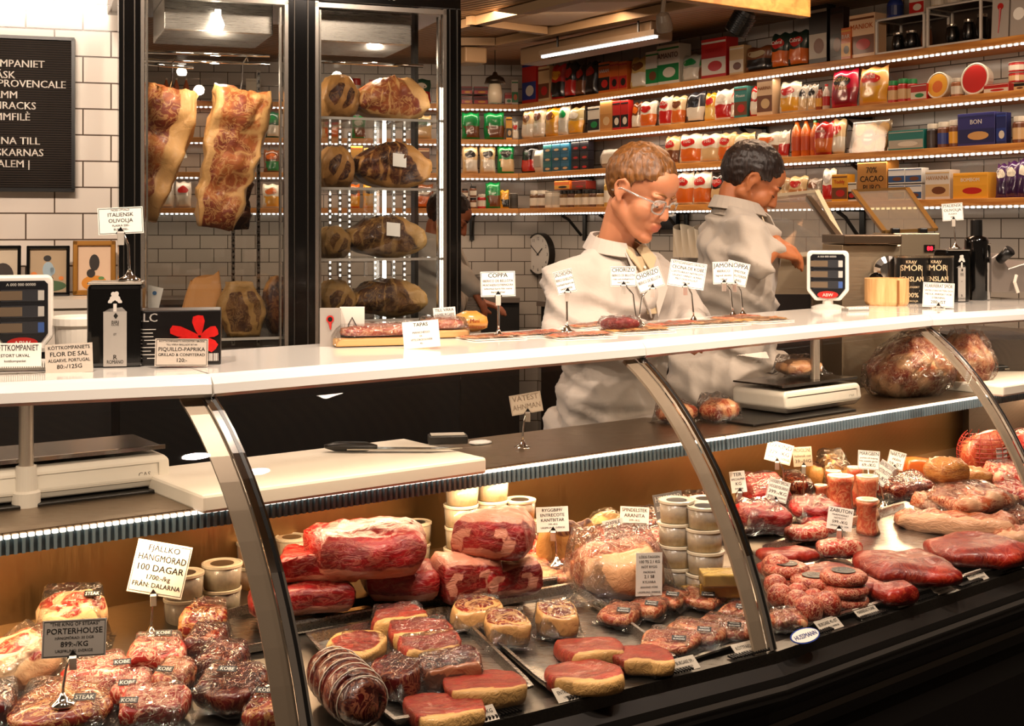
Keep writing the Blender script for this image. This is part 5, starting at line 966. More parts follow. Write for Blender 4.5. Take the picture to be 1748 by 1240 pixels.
# ---- ticket strip along the front rail
TXT = ('KÖTTKOMPANIET', 'BIFFSTEK 349:-/KG', 'ENTRECOTE 399:-/KG', 'WAGYU BURGARE 59:-', 'KÖTTFÄRS 179:-/KG', 'BURGARE 45:-/ST', 'MARINERAD FLANK', 'KARRÉ 149:-/KG', 'LAMMRACKS 329:-', 'HÖGREV 199:-/KG', 'REVBEN 129:-')
for i, px in enumerate((-1, 815, 985, 1165, 1285, 1420, 1485, 1548, 1612, 1672, 1730)):
    if i == 0: continue
    py = 1232 - (px - 833) * .254 if px < 1320 else 1108 - (px - 1325) * .33
    P = at_z(px, py - 4, ZR + .006); r = ang(P); W = .085 if px < 1320 else .075
    o = thing('price_ticket', 'white price ticket on the front rail, %s' % ('', 'leftmost, under the front striploins', 'under the three bright striploins', 'between the bright striploins and burger packs', 'in front of the burger packs', 'below the meatballs', 'below the front patty stack', 'below the thick short red slice', 'below the biggest marinated slab', 'below the gap between the two slabs', 'rightmost, below the second slab')[i], 'price ticket', P, 0, 'price tickets along the front rail', rot=(math.radians(38), 0, r))
    b = MB(); b.box((0, .010, 0), (W, .030, .001)); c = b.build('card', pm('c8beae', .4), o); t = MB()
    t.text(TXT[i], (0, .010, .0009), (1, 0, 0), (0, 1, 0), .011, wmax=W * .85); t.text('URSPRUNG: SVERIGE', (0, .001, .0009), (1, 0, 0), (0, 1, 0), .006, wmax=W * .8); t.build('lettering', INK, c)
P = at_z(1374, 1086, ZR + .02); o = thing('logo_plate', 'white oval maker plate with blue rim at the left of the right case rail', 'plate', P, 0, rot=(math.radians(40), 0, ang(P)))
b = MB(); b.lathe([(1, 0), (1, .001)], n=32); b.v = [V((v.x * .045, v.y * .017, v.z)) for v in b.v]; c = b.build('plate', pm('24387a', .35), o); b = MB(); b.lathe([(1, .001), (1, .0016)], n=32); b.v = [V((v.x * .042, v.y * .0145, v.z)) for v in b.v]; b.build('inner_plate', pm('d6d0c6', .35), c)
t = MB(); t.text('HUSSMANN', (0, -.005, .0022), (1, 0, 0), (0, 1, 0), .014, wmax=.07); t.build('lettering', pm('24387a', .4), c)
b = MB()
for a, c in zip(sub_line(offs(RF, .012), 1), sub_line(offs(RF, .012), 1)[1:]):
    L = (c - a).length; n = int(L / .007)
    for k in range(n):
        if (k // 14) % 2: p = a.lerp(c, (k + .5) / n); b.box((p.x, p.y, ZR + .0075), (.003, .018, .004), ang(p))
b.build('vent_grille', BLACK, case)
# ================================================================== things on the work shelf
def sh(px, py, lift=0.0): P = on_shelf(px, py, lift); return P, mpp(P.y), beh(LS, P)[1]
def scale(px, py, W, L, label, cls, group='white weighing scales'):
    P, s, r = sh(px, py); o = thing('weighing_scale', label, 'scale', P + V((0, 0, .012)), r, group)
    b = MB(); Mx = Matrix.Rotation(PI / 2, 4, 'X') @ Matrix.Rotation(0, 4, 'Z')
    b.loft([[V((x, y, z)) for x, y in ((-W / 2 * k, -L / 2 * k2), (W / 2 * k, -L / 2 * k2), (W / 2 * k, L / 2), (-W / 2 * k, L / 2))] for z, k, k2 in ((0, .9, .9), (.018, 1, 1), (.052, 1, .94), (.062, .95, .9))]); bo = b.build('body', pm('e4ddd0', .35), o, bev=.004)
    t = MB(); q = -L / 2 * .97; t.text('CAS', (W * .40, q - .002, .022), (1, 0, 0), (0, .12, 1), .014, align=1); t.build('lettering', pm('8a847a', .4), bo)
    t = MB()
    for x0, x1, z0, z1 in ((-W * .46, W * .44, .014, .0148), (-W * .46, W * .44, .047, .0478), (W * .44, W * .443, .014, .048)): t.box(((x0 + x1) / 2, q - .0005 + (.002 if z0 > .03 else 0), (z0 + z1) / 2), (x1 - x0, .003, z1 - z0))
    t.build('panel_line', pm('b8b0a4', .4), bo)
    b = MB(); b.box((0, .01, .076), (W * .96, L * .96, .005)); b.box((0, .01, .070), (W * .5, L * .5, .012), m=1); b.build('pan', [pm('4a4038', .22, .8), BLACK], o, bev=.003); b = MB(); b.box((0, -L * .47 + .009, .0765), (W * .97, .006, .008)); b.build('pan_edge', CHROME, o); return o
P, s, r = sh(120, 862); b = MB(); b.box((.03, .13, .005), (.50, .26, .009)); b.build('rubber_mat', BLACK, loc=P, rz=r, bev=.002, label='black plate under the left weighing scale', cat='mat')
scale(95, 845, .40, .19, 'left white weighing scale behind the glass, left of the cutting board', 1)
P, s, r = sh(1368, 716); b = MB(); b.box((0, .1, .005), (.46, .24, .009)); b.build('rubber_mat', BLACK, loc=P, rz=r, bev=.002, label='black plate under the right weighing scale', cat='mat')
sc2 = scale(1362, 700, .36, .19, 'right white weighing scale behind the glass, with a meat pack on its pan', 1)
P = V(sc2.location) + V((.01, .03, .088)); o = thing('packed_meat', 'packed pale pork lying on the right weighing scale', 'packed meat', P, .4)
b = MB(); b.lump((.07, .045, .022), .6, .4, 11, 160, .07, 3, fat=lambda u, v, w_: .55); b.build('meat', M_PINK, o, loc=(0, 0, .022), smooth=True); film(o, .14, .09, .044, 161)
def board(px, py, W, L, H, label, rz=0.0):
    P, s, r = sh(px, py); o = thing('cutting_board', label, 'cutting board', P, r + rz, 'white cutting boards'); b = MB(); b.box((0, L / 2, H / 2), (W, L, H)); b.build('board', pm('efe6d6', .4), o, bev=.006); return o, H
o, H = board(607, 841, .655, .325, .035, 'thick white cutting board with a knife, left of the standing sign')
def knife(P, r, L, label, blade=.6):
    k = thing('butcher_knife', label, 'knife', P, r, 'butcher knives'); b = MB(); b.lump((L * (1 - blade) / 2, .014, .010), .5, .4, 9, 3, .02, 2); b.build('handle', BLACK, k, loc=(-L * blade / 2 - .0, 0, .012), smooth=True)
    b = MB(); b.prism([(-L * .32, -.016), (L * .3, -.012), (L * .52, .012), (-L * .32, .014)], .006, .009); b.build('blade', pm('a8a49c', .2, 1), k); return k
Pk = on_shelf(668, 772, .036); knife(Pk, -.02, .30, 'black handled butcher knife lying on the left cutting board')
Pk = on_shelf(764, 757, .036); b = MB(); b.box((0, 0, .010), (.09, .04, .02)); c = b.build('marker_block', pm('1c1a18', .4), loc=Pk, rz=.15, bev=.003, label='small black printed block on the back right of the cutting board', cat='block')
b = MB(); b.box((0, 0, .0212), (.078, .03, .002)); c = b.build('label', pm('d8d0c4', .4), c); t = MB(); t.text('KVARNEN', (0, -.005, .0026), (1, 0, 0), (0, 1, 0), .014, wmax=.07); t.build('lettering', INK, c)
o, H = board(1775, 668, .46, .24, .035, 'white cutting board at the far right behind the glass'); knife(on_shelf(1738, 632, .036), .35, .22, 'knife lying on the far right cutting board')
def shp(px, py, w_, l, h, m_, lab, seed, packed=False, ft='marb'):
    P, s, r = sh(px, py); W = w_ * s; o = thing('packed_meat', lab, 'packed meat', P, r, 'meat on the work shelf'); b = MB(); b.lump((W / 2, l / 2, h / 2), .7, .5, 13, seed, .07, 3, fat=FATF[ft], nz=7); b.build('meat', m_, o, loc=(0, 0, h / 2 + .001), smooth=True)
    if packed: film(o, W, l, h, seed)
    return o
shp(1156, 722, 76, .08, .05, M_PINK, 'pale pork pieces left of the middle steel rib on the work shelf', 165, True, 'fatty'); shp(1228, 720, 68, .09, .06, M_PINK, 'round pale pork piece right of the middle steel rib on the work shelf', 166, True, 'fatty'); shp(820, 760, 40, .04, .01, WHITE, 'white paper scraps behind the cutting board', 167)
def meatbag(px, py, w_, h, lab, seed):
    P, s, r = sh(px, py); W, H = w_ * s / 2, h * s / 2; o = thing('meat_bag', lab, 'bag of meat', P, r * .6, 'clear bags of meat')
    wp = lambda u, v, w_: (u * (1 - .45 * ss(-.2, 1, w_)) + .22 * w_, v * (1 - .3 * ss(0, 1, w_)), w_)
    b = MB(); b.lump((W * .92, .09, H * .92), .5, .4, 13, seed, .09, 3.5, nz=11, warp=wp, fat=lambda u, v, w_: .45 + .2 * math.sin(u * 8 + w_ * 7)); b.build('meat', M_PINK, o, loc=(0, 0, H * .93), smooth=True)
    b = MB(); b.lump((W, .098, H), .45, .3, 14, seed + 1, .10, 5, nz=12, warp=wp); b.build('bag', BAG, o, loc=(0, 0, H), smooth=False)
    b = MB(); b.grid(lambda u, v: V((.25 * W + (u - .5) * W * (.7 + .9 * v), .02 * math.sin(u * 12), H * 1.75 + .06 * v + .008 * math.sin(u * 9))), 16, 5); b.build('bag_neck', BAG, o)
meatbag(1556, 675, 150, 108, 'large clear bag of pale meat on the work shelf, left of the right steel rib', 170); meatbag(1642, 664, 90, 100, 'second clear bag of meat partly behind the right steel rib', 174)
sign(on_shelf, 892, 766, 898, 689, 54, 34, -10, [('VÄTEST', 1), ('AHNMAN', 1)], 'sign on a stem on the work shelf, turned so its faint back shows', card=pm('dccbb4', .5), ink=pm('b09a84', .6), border=True)
# posts carrying the top slabs
for px, py, yt, lab in ((52, 872, 715, 'left white post with stepped foot carrying the counter top, beside the left scale'), (1406, 702, 590, 'right white post with stepped foot carrying the counter top, by the right scale')):
    P, s, r = sh(px, py); P = P + (V((-math.sin(r), math.cos(r), 0)) * .03); o = thing('counter_post', lab, 'post', P, r, 'posts under the counter top'); h = ZF - ZS - .005
    b = MB(); b.lathe([(.026, 0), (.026, .03), (.021, .034), (.019, .075), (.0185, .08)], n=24); b.build('foot', pm('d8d0c4', .35), o); b = MB(); b.lathe([(.0135, .075), (.0135, h)], n=20); b.build('tube', pm('b0a598', .3, .6), o)
# ================================================================== groceries on the wall shelves
def spx(side, px, dep):            # metres along the shelf from the corner for an image column
    p, d = (CNR + RN * dep, RD) if side == 'R' else (CNR + BN * dep, BD); k = (px - CX) / F
    return (k * p.y - p.x) / (d.x - k * d.y)
WHERE = {'R': ('on the top shelf', 'on the second shelf', 'on the third shelf', 'on the lowest shelf'), 'B': ("on the back wall's top shelf", "on the back wall's second shelf", "on the back wall's third shelf", "on the back wall's lowest shelf")}
GRP = {'box': 'grocery cartons', 'bag': 'grocery bags', 'jar': 'grocery jars', 'bot': 'grocery bottles', 'tub': 'round grocery tubs', 'can': 'grocery tins', 'trk': 'flat grocery packs'}
NAMES = {'box': ('food_carton', 'carton'), 'bag': ('food_bag', 'food bag'), 'jar': ('food_jar', 'jar'), 'bot': ('drink_bottle', 'bottle'), 'tub': ('food_tub', 'tub'), 'can': ('food_tin', 'tin'), 'trk': ('flat_pack', 'food pack')}
def gm(c, kind): return pm(c, .28 if kind == 'bag' else .4, coat=.5 if kind in ('bag', 'bot') else .1)
def item(side, i, px, wpx, hpx, kind, c1, c2, c3, desc, txt=None, lift=0.0, dep=.035, tcol='f2ece0', rzoff=0.0):
    s_ = spx(side, px, dep); p = wallpos(side, s_, dep, SH[i] + lift + .0005); s = mpp(p.y); H = hpx * s
    n = RN if side == 'R' else BN; rz0 = RZR if side == 'R' else RZB
    d = RD if side == 'R' else -BD; ray_ = V((p.x, p.y, 0)).normalized(); fs = abs(d.x * ray_.y - d.y * ray_.x)
    W = wpx * s / fs; nm, cat = NAMES[kind]
    o = thing(nm, desc + ' ' + WHERE[side][i], cat, p, rz0 + rzoff, GRP[kind])
    m1, m2, m3 = gm(c1, kind), gm(c2, kind), gm(c3, kind); tx = (0, 0)
    if kind == 'box':
        T = min(.10, max(.04, W * .55)); b = MB(); b.box((0, T / 2, H / 2), (W, T, H)); b.build('carton', m1, o, bev=.0015)
        b = MB(); b.box((0, -.0006, H * .30), (W * .96, .0012, H * .42)); f_ = b.build('front_print', m2, o)
        b = MB(); b.box((0, -.0006, H * .9), (W * .96, .0012, H * .05)); b.build('top_band', m2, o)
        b = MB(); b.lathe([(1, 0), (1, .001)], n=16, R=Matrix.Rotation(PI / 2, 3, 'X')); b.v = [V((v.x * W * .28 + W * .06, v.y - .0013, v.z * H * .13 + H * .3)) for v in b.v]; b.build('picture', m3, f_)
        yf, zt_ = -.0016, H * .66
    elif kind in ('bag',):
        T = min(.035, W * .28); sd = px * .37
        def t_(u, v): return T * max(0, 1 - (2 * u - 1) ** 4) ** .7 * max(0, 1 - (2 * v - 1.0) ** 6) ** .6 + .002
        def fnt(sg): return lambda u, v: V(((u - .5) * W * (1 + .04 * math.sin(v * 9 + sd)), .035 + sg * (t_(u, v) + .004 * noise.noise(V((u * 5, v * 6, sd)))) + .02 * (v - .5), v * H * (.97 + .03 * math.sin(u * 11 + sd))))
        nu, nv = 13, 15; b = MB()
        for sg in (-1, 1):
            b.grid(fnt(sg), nu, nv); k = len(b.m) - (nu - 1) * (nv - 1)
            for j in range(nv - 1):
                for q in range(nu - 1): b.m[k + j * (nu - 1) + q] = 1 if (.06 < (j + .5) / nv < .45 and .08 < (q + .5) / nu < .92 and (q / nu + j / nv * .5 > .25)) else 0
        b.build('bag', [m1, m2], o, smooth=True)
        b = MB(); f0 = fnt(-1); b.grid(lambda u, v: f0(.5 + .34 * math.cos(u * 2 * PI) * v, .70 + .13 * math.sin(u * 2 * PI) * v) + V((0, -.0015, 0)), 17, 3); l_ = b.build('logo', m3, o, smooth=True); yf, zt_ = .035 - T - .006, H * .665
    elif kind == 'jar' or kind == 'can':
        R_ = W / 2; b = MB(); hh = H * (.80 if kind == 'jar' else .97)
        b.lathe([(R_ * .9, 0), (R_, .004), (R_, hh * .92), (R_ * .82, hh)], c=(0, R_, 0), n=18); b.build('body', m1, o, smooth=False)
        b = MB(); b.lathe([(R_ * .86, hh), (R_ * .88, hh + .002), (R_ * .88, H), (R_ * .8, H + .001)] if kind == 'jar' else [(R_ * 1.02, H * .96), (R_ * 1.02, H), (R_ * .92, H), (R_ * .9, H * .98)], c=(0, R_, 0), n=18); b.build('lid', m3, o)
        b = MB(); b.lathe([(R_ * 1.01, hh * .18), (R_ * 1.012, hh * .72)], c=(0, R_, 0), n=18); b.f = b.f[:-2]; b.m = b.m[:-2]; b.build('label', m2, o); yf, zt_ = -.002, hh * .45
    elif kind == 'bot':
        R_ = W / 2; b = MB(); b.lathe([(R_ * .8, 0), (R_, .006), (R_, H * .58), (R_ * .85, H * .70), (R_ * .4, H * .84), (R_ * .36, H * .92)], c=(0, R_, 0), n=18); b.build('bottle', m1, o, smooth=True)
        b = MB(); b.lathe([(R_ * .42, H * .92), (R_ * .42, H), (R_ * .35, H)], c=(0, R_, 0), n=14); b.build('cap', m3, o); b = MB(); b.lathe([(R_ * 1.01, H * .16), (R_ * 1.01, H * .52)], c=(0, R_, 0), n=18); b.f = b.f[:-2]; b.m = b.m[:-2]; b.build('label', m2, o); yf, zt_ = -.002, H * .34
    elif kind == 'tub':            # a round tub standing on its edge, lid towards the aisle
        R_ = H / 2; Rm = Matrix.Rotation(PI / 2 - .12, 3, 'X'); b = MB(); b.lathe([(R_ * .92, -.045), (R_, -.004), (R_, .004), (R_ * .93, .006), (R_ * .88, .003)], n=32, R=Rm, c=(0, .02, R_)); b.build('tub', m1, o, smooth=False)
        b = MB(); b.lathe([(R_ * .86, .0035), (R_ * .86, .0045)], n=32, R=Rm, c=(0, .02, R_)); l_ = b.build('lid_print', m2, o); b = MB(); b.lathe([(R_ * .45, .0046), (R_ * .45, .0054)], n=24, R=Rm, c=(0, .02, R_ * .9)); b.build('picture', m3, l_); yf, zt_ = .012, R_ * 1.15
    elif kind == 'trk':            # a stack of flat packs seen from their ends
        b = MB(); b.lump((W / 2, .06, H / 2), .15, .2, 9, int(px), .03, 3, c=(0, .06, H / 2)); b.build('pack', m1, o, smooth=True); b = MB(); b.box((0, -.003, H / 2), (W * .7, .004, H * .5)); b.build('label', m2, o); yf, zt_ = -.006, H * .4
    if txt:
        t = MB(); ls = txt.split('|'); hh = min(.05, W * 1.1 / max(len(x) for x in ls) * 1.25, H * .2)
        for q, x in enumerate(ls): t.text(x, (0, yf - .001, zt_ - q * hh * 1.05), (1, 0, 0), (0, 0, 1), hh, wmax=W * .9)
        t.build('lettering', pm(tcol, .45), o)
    return o
R_, K_, O_, Y_, G_, W_, C_, T_, B_, P_, N_ = 'b01c16', '14110f', 'c8601c', 'd89a28', '0f7a3a', 'd2c7b4', 'c8a676', '1f6a6a', '23357a', '3c1a4a', '6a3a1c'
for i, rows in enumerate((
  ((903, 24, 72, 'box', R_, B_, W_, 'red and blue carton nearest the corner'), (928, 19, 60, 'box', C_, N_, R_, 'tan carton second from the corner'), (948, 22, 62, 'bag', R_, K_, Y_, 'red and black coffee bag third from the corner'), (969, 17, 64, 'bag', K_, R_, R_, 'black and red coffee bag fourth from the corner'), (987, 16, 58, 'bag', K_, N_, R_, 'narrow black coffee bag fifth from the corner'), (1006, 20, 60, 'bag', K_, K_, R_, 'black bag with a red emblem left of the orange cartons'),
   (1031, 19, 53, 'box', O_, K_, R_, 'orange-red carton with black lettering, first of three', 'HARAM'), (1048, 14, 51, 'box', O_, R_, K_, 'orange dotted carton, second of three'), (1063, 14, 50, 'box', O_, R_, K_, 'orange dotted carton, third of three'), (1087, 28, 56, 'bag', 'c8a860', W_, N_, 'gold and cream bag right of the orange cartons'), (1113, 22, 60, 'box', W_, G_, N_, 'narrow cream and green mate carton'), (1140, 38, 68, 'box', W_, G_, W_, 'wide cream and green mate carton with brown lettering', 'AMANTO', 0, .035, '5a2a1c'), (1176, 30, 48, 'bag', 'a8a898', W_, G_, 'clear bag with white and green contents'), (1196, 16, 44, 'bag', '7a7058', N_, G_, 'small brownish clear bag left of the big red and white pack'),
   (1218, 42, 68, 'box', R_, W_, R_, 'big red and white striped mate pack', 'amanda', 0, .035, 'b01c16'), (1257, 24, 50, 'box', C_, W_, N_, 'cream carton right of the big red and white pack'), (1290, 44, 46, 'bag', N_, K_, 'a89878', 'brown wrapped cake with silver label'), (1327, 29, 64, 'bag', '10261c', O_, R_, 'dark green coffee bag with red emblem, left of two', 'Cabral'), (1358, 31, 64, 'bag', '10261c', O_, R_, 'dark green coffee bag with red emblem, right of two', 'Cabral'), (1396, 30, 100, 'box', K_, 'a89a88', N_, 'tall dark carton with a pale star shape'), (1428, 22, 92, 'box', '2a1a14', K_, N_, 'tall dark brown carton behind the small orange one'), (1444, 16, 54, 'box', O_, Y_, K_, 'small orange carton left of the cream one', 'BAR', 0, .02), (1471, 42, 74, 'box', 'e0b890', N_, R_, 'cream and orange cookie carton left of the wire crates', 'MANIOK', 0, .03, 'c8601c')),
  ((897, 18, 52, 'bag', C_, W_, N_, 'cream bag nearest the corner'), (916, 18, 54, 'bag', 'bfae8c', W_, N_, 'second cream bag from the corner'), (938, 20, 52, 'bag', Y_, 'c08a30', N_, 'yellow pasta bag third from the corner'), (958, 17, 54, 'bag', W_, 'bfb8a8', G_, 'white bag left of the clear pasta'), (978, 24, 48, 'bag', 'a89464', Y_, W_, 'clear bag of pasta shells'), (1013, 20, 44, 'box', W_, K_, G_, 'white carton with dark windows'), (1034, 20, 58, 'box', 'c08a4a', 'b07a3c', C_, 'plain kraft carton left of the red ones'), (1052, 13, 50, 'box', R_, K_, W_, 'narrow red carton with black squares, left of two'), (1066, 13, 50, 'box', R_, K_, W_, 'narrow red carton with black squares, right of two'), (1081, 14, 46, 'bag', N_, W_, O_, 'small brown and white bag'), (1101, 26, 46, 'bag', W_, O_, R_, 'cream bag with an orange picture left of the white-red bag'),
   (1131, 20, 52, 'bag', W_, R_, R_, 'white and red bag with red top band', 'ROSA'), (1153, 22, 50, 'bag', 'd8b88a', O_, N_, 'tan snack bag with orange picture'), (1182, 28, 54, 'bag', '2a2a30', W_, K_, 'dark bag with white grated cheese'), (1208, 18, 50, 'bag', Y_, 'd8b060', R_, 'yellow sweet bag left of the white one'), (1230, 28, 54, 'bag', 'e8dccc', R_, W_, 'white bag with a big red figure'), (1247, 10, 50, 'bag', R_, W_, W_, 'thin red bag between the white bag and teal carton'), (1264, 22, 54, 'box', '2f7068', N_, R_, 'teal and red dessert carton', 'Mousse'), (1285, 18, 54, 'bag', R_, W_, W_, 'red and white bag right of the teal carton'), (1305, 26, 66, 'box', 'd8b48c', N_, C_, 'tall cream flour carton with baked rolls', 'HARINA', 0, .02, 'a8641c'), (1343, 32, 56, 'bag', W_, Y_, R_, 'cream snack bag with red oval emblem'), (1365, 15, 48, 'bag', 'b8ac9c', C_, K_, 'grey pouch left of the second grey pouch'), (1381, 15, 48, 'bag', 'b0a494', C_, K_, 'second grey pouch left of the small bottles'), (1395, 11, 40, 'bot', '8a3a1c', Y_, K_, 'small dark sauce bottle'), (1406, 10, 44, 'bot', 'c8b8a8', R_, R_, 'small clear bottle with a red cap'),
   (1436, 42, 68, 'bag', 'b01230', '8a0c1c', K_, 'big pink-red bag of bonbons with black oval', 'Sonho|Valsa', 0, .03, 'e8c878'), (1485, 46, 68, 'bag', 'd8a060', Y_, R_, 'big orange and cream bag with red shapes', 'Azul'), (1519, 14, 38, 'jar', R_, C_, '1a7a3c', 'red preserve jar with green lid, left of three'), (1536, 15, 40, 'jar', R_, C_, '1a7a3c', 'red preserve jar with green lid, middle of three'), (1552, 14, 38, 'jar', R_, C_, '1a7a3c', 'red preserve jar with green lid, right of three'), (1568, 26, 28, 'box', R_, W_, G_, 'low red carton left of the yellow-labelled tub'), (1597, 40, 46, 'tub', W_, Y_, O_, 'round white tub with yellow label'), (1628, 18, 32, 'jar', '9a5a2c', W_, W_, 'jar with white lid between the two round tubs'), (1660, 46, 56, 'tub', W_, R_, G_, 'round white tub with red and green label'), (1700, 40, 15, 'box', R_, W_, R_, 'flat red carton right of the round tubs'), (1730, 30, 17, 'can', R_, W_, W_, 'red tin at the bottom of the stack', None, 0, .10), (1730, 30, 17, 'can', R_, C_, W_, 'red tin second in the stack', None, .05, .10), (1730, 30, 17, 'can', R_, W_, W_, 'red tin third in the stack', None, .10, .10), (1740, 18, 14, 'box', K_, C_, N_, 'small black carton in front of the red tins')),
  ((898, 22, 46, 'bag', K_, R_, K_, 'black bag with red tag nearest the corner'), (917, 15, 38, 'trk', W_, 'a89c8c', W_, 'pile of white rolls left of the teal cartons')) + tuple((934 + 15 * c, 14, 16, 'box', (T_, '1d5c74', '2a6a8a')[c], '1a4a5a', C_, 'teal carton, %s column, %s' % (('left', 'middle', 'right')[c], ('bottom row', 'middle row', 'top row')[r]), None, .066 * r) for c in range(3) for r in range(3)) + tuple((982 + 15 * c, 14, 16, 'box', '17141c', K_, R_, 'black carton with red cap print, %s column, %s' % (('left', 'right')[c], ('bottom row', 'middle row', 'top row')[r]), None, .066 * r) for c in range(2) for r in range(3)) +
  ((1040, 34, 32, 'trk', 'a89c8c', W_, W_, 'pile of silver packets behind the blond man'), (1142, 22, 50, 'bag', C_, N_, R_, 'snack bag with red oval, first right of the blond man', 'Yoki'), (1173, 34, 52, 'bag', W_, O_, R_, 'white snack bag with red oval, second right of the blond man', 'Yoki'), (1208, 32, 50, 'bag', W_, C_, R_, 'white snack bag with red oval, third right of the blond man', 'Yoki'), (1235, 26, 50, 'bag', C_, O_, R_, 'snack bag with red oval, beside the dark-haired man', 'Yoki'), (1264, 34, 48, 'bag', 'd8b078', O_, W_, 'tan snack bag above the dark-haired man'), (1306, 40, 46, 'bag', W_, N_, O_, 'pale snack bag right of the dark-haired man'), (1332, 17, 48, 'bag', W_, R_, W_, 'white bag with red lower half'), (1354, 14, 66, 'bot', O_, 'b8481c', K_, 'orange drink bottle, left of three'), (1370, 14, 66, 'bot', O_, 'b8481c', K_, 'orange drink bottle, middle of three'), (1386, 13, 62, 'bot', O_, 'b8481c', G_, 'orange drink bottle, right of three'),
   (1400, 28, 58, 'bag', R_, O_, R_, 'red crisp bag with white swirl', 'Torcida', 0, .01), (1425, 22, 62, 'bag', C_, W_, R_, 'cream biscuit bag right of the red crisps'), (1546, 58, 34, 'box', '1d7068', 'a8a090', W_, 'teal plastic box with white picture'), (1586, 17, 42, 'jar', '2a1a14', '3a2a20', W_, 'dark spread jar left of the blue-labelled one'), (1605, 18, 44, 'jar', N_, B_, W_, 'spread jar with blue label'), (1624, 17, 46, 'jar', N_, Y_, W_, 'spread jar with yellow label'), (1666, 60, 56, 'box', '2c2a66', '1e2050', 'c8965a', 'wide dark blue carton with a drop-shaped chocolate', 'BON'), (1709, 16, 54, 'box', '1c2258', B_, W_, 'narrow dark blue carton right of the wide one'), (1735, 24, 46, 'jar', N_, C_, W_, 'brown jar with cream label at the right edge')),
  ((906, 12, 30, 'jar', '6a4a2c', W_, W_, 'spice jar with white label nearest the corner'), (919, 12, 30, 'jar', '5a3a24', W_, W_, 'second spice jar from the corner'), (932, 11, 28, 'can', W_, 'b8b0a0', W_, 'white tube tin third from the corner'), (944, 12, 28, 'can', W_, 'b8b0a0', W_, 'white tube tin fourth from the corner')) + tuple((957 + 12.5 * k, 11.5, 29, 'jar', ('7a5a34', '5a3a24', '8a6a3c')[k % 3], W_, K_, 'spice jar with white label, %s in the long row' % ('first', 'second', 'third', 'fourth', 'fifth', 'sixth')[k]) for k in range(6)) +
  ((959, 26, 15, 'box', O_, 'd8a040', K_, 'orange carton lying on top of the spice jars', None, .125), (988, 24, 14, 'box', '7a2418', N_, R_, 'brown-red carton lying on top of the spice jars', None, .125), (1033, 12, 48, 'jar', 'b8903c', W_, C_, 'tall jar with pale label behind the blond man'),
   (1163, 28, 58, 'bag', W_, O_, R_, 'snack bag with orange chips, left of two beside the grey coat', 'Yoki'), (1193, 28, 58, 'bag', W_, O_, R_, 'snack bag with orange chips, right of two beside the grey coat', 'Yoki'), (1222, 24, 54, 'bag', K_, C_, R_, 'black bean bag partly behind the grey coat', 'FEIJÃO'), (1325, 34, 44, 'bag', 'a88a64', C_, W_, 'clear bag of nuts above the glass lid'), (1356, 28, 46, 'bag', C_, 'a86a34', R_, 'bag of snacks with red oval above the glass lid'), (1384, 22, 42, 'bag', '8a7a6a', W_, N_, 'greyish clear bag left of the white and red bag'), (1409, 20, 58, 'bag', W_, R_, 'a8a098', 'white and red bag left of the yellow carton'), (1433, 26, 46, 'box', Y_, N_, R_, 'yellow cocoa carton with red lettering', 'Toddy', 0, .03, 'c82a1c'), (1453, 17, 32, 'box', W_, K_, R_, 'small white carton with dark window'), (1488, 48, 72, 'box', 'b07a38', 'a87232', 'a06a2c', 'tall kraft cocoa carton with black lettering', '70%|CACAO|PURO', 0, .03, '1a120c'))
  + tuple((1530 + 29 * c, 27, 26, 'box', 'd6d2cc', '2a4a78', N_, 'white and blue bonbon carton, %s column, %s' % (('left', 'right')[c], ('bottom row', 'top row', 'topmost')[r]), None, .085 * r) for c in range(2) for r in range(2)) +
  ((1600, 40, 50, 'box', 'd0c6ba', C_, N_, 'white alfajor carton with gold lettering', 'HAVANNA', 0, .035, 'b8843c'), (1656, 56, 44, 'box', 'e0a030', Y_, R_, 'wide yellow chocolate carton', 'BOMBOM'), (1704, 18, 60, 'bag', P_, '2a0f34', W_, 'purple chocolate bag, left of three', 'Cu'), (1722, 20, 64, 'bag', P_, '2a0f34', W_, 'purple chocolate bag, middle of three', 'Cu'), (1741, 18, 68, 'bag', P_, '2a0f34', W_, 'purple chocolate bag, right of three')))):
    for r in rows: item('R', i, *r)
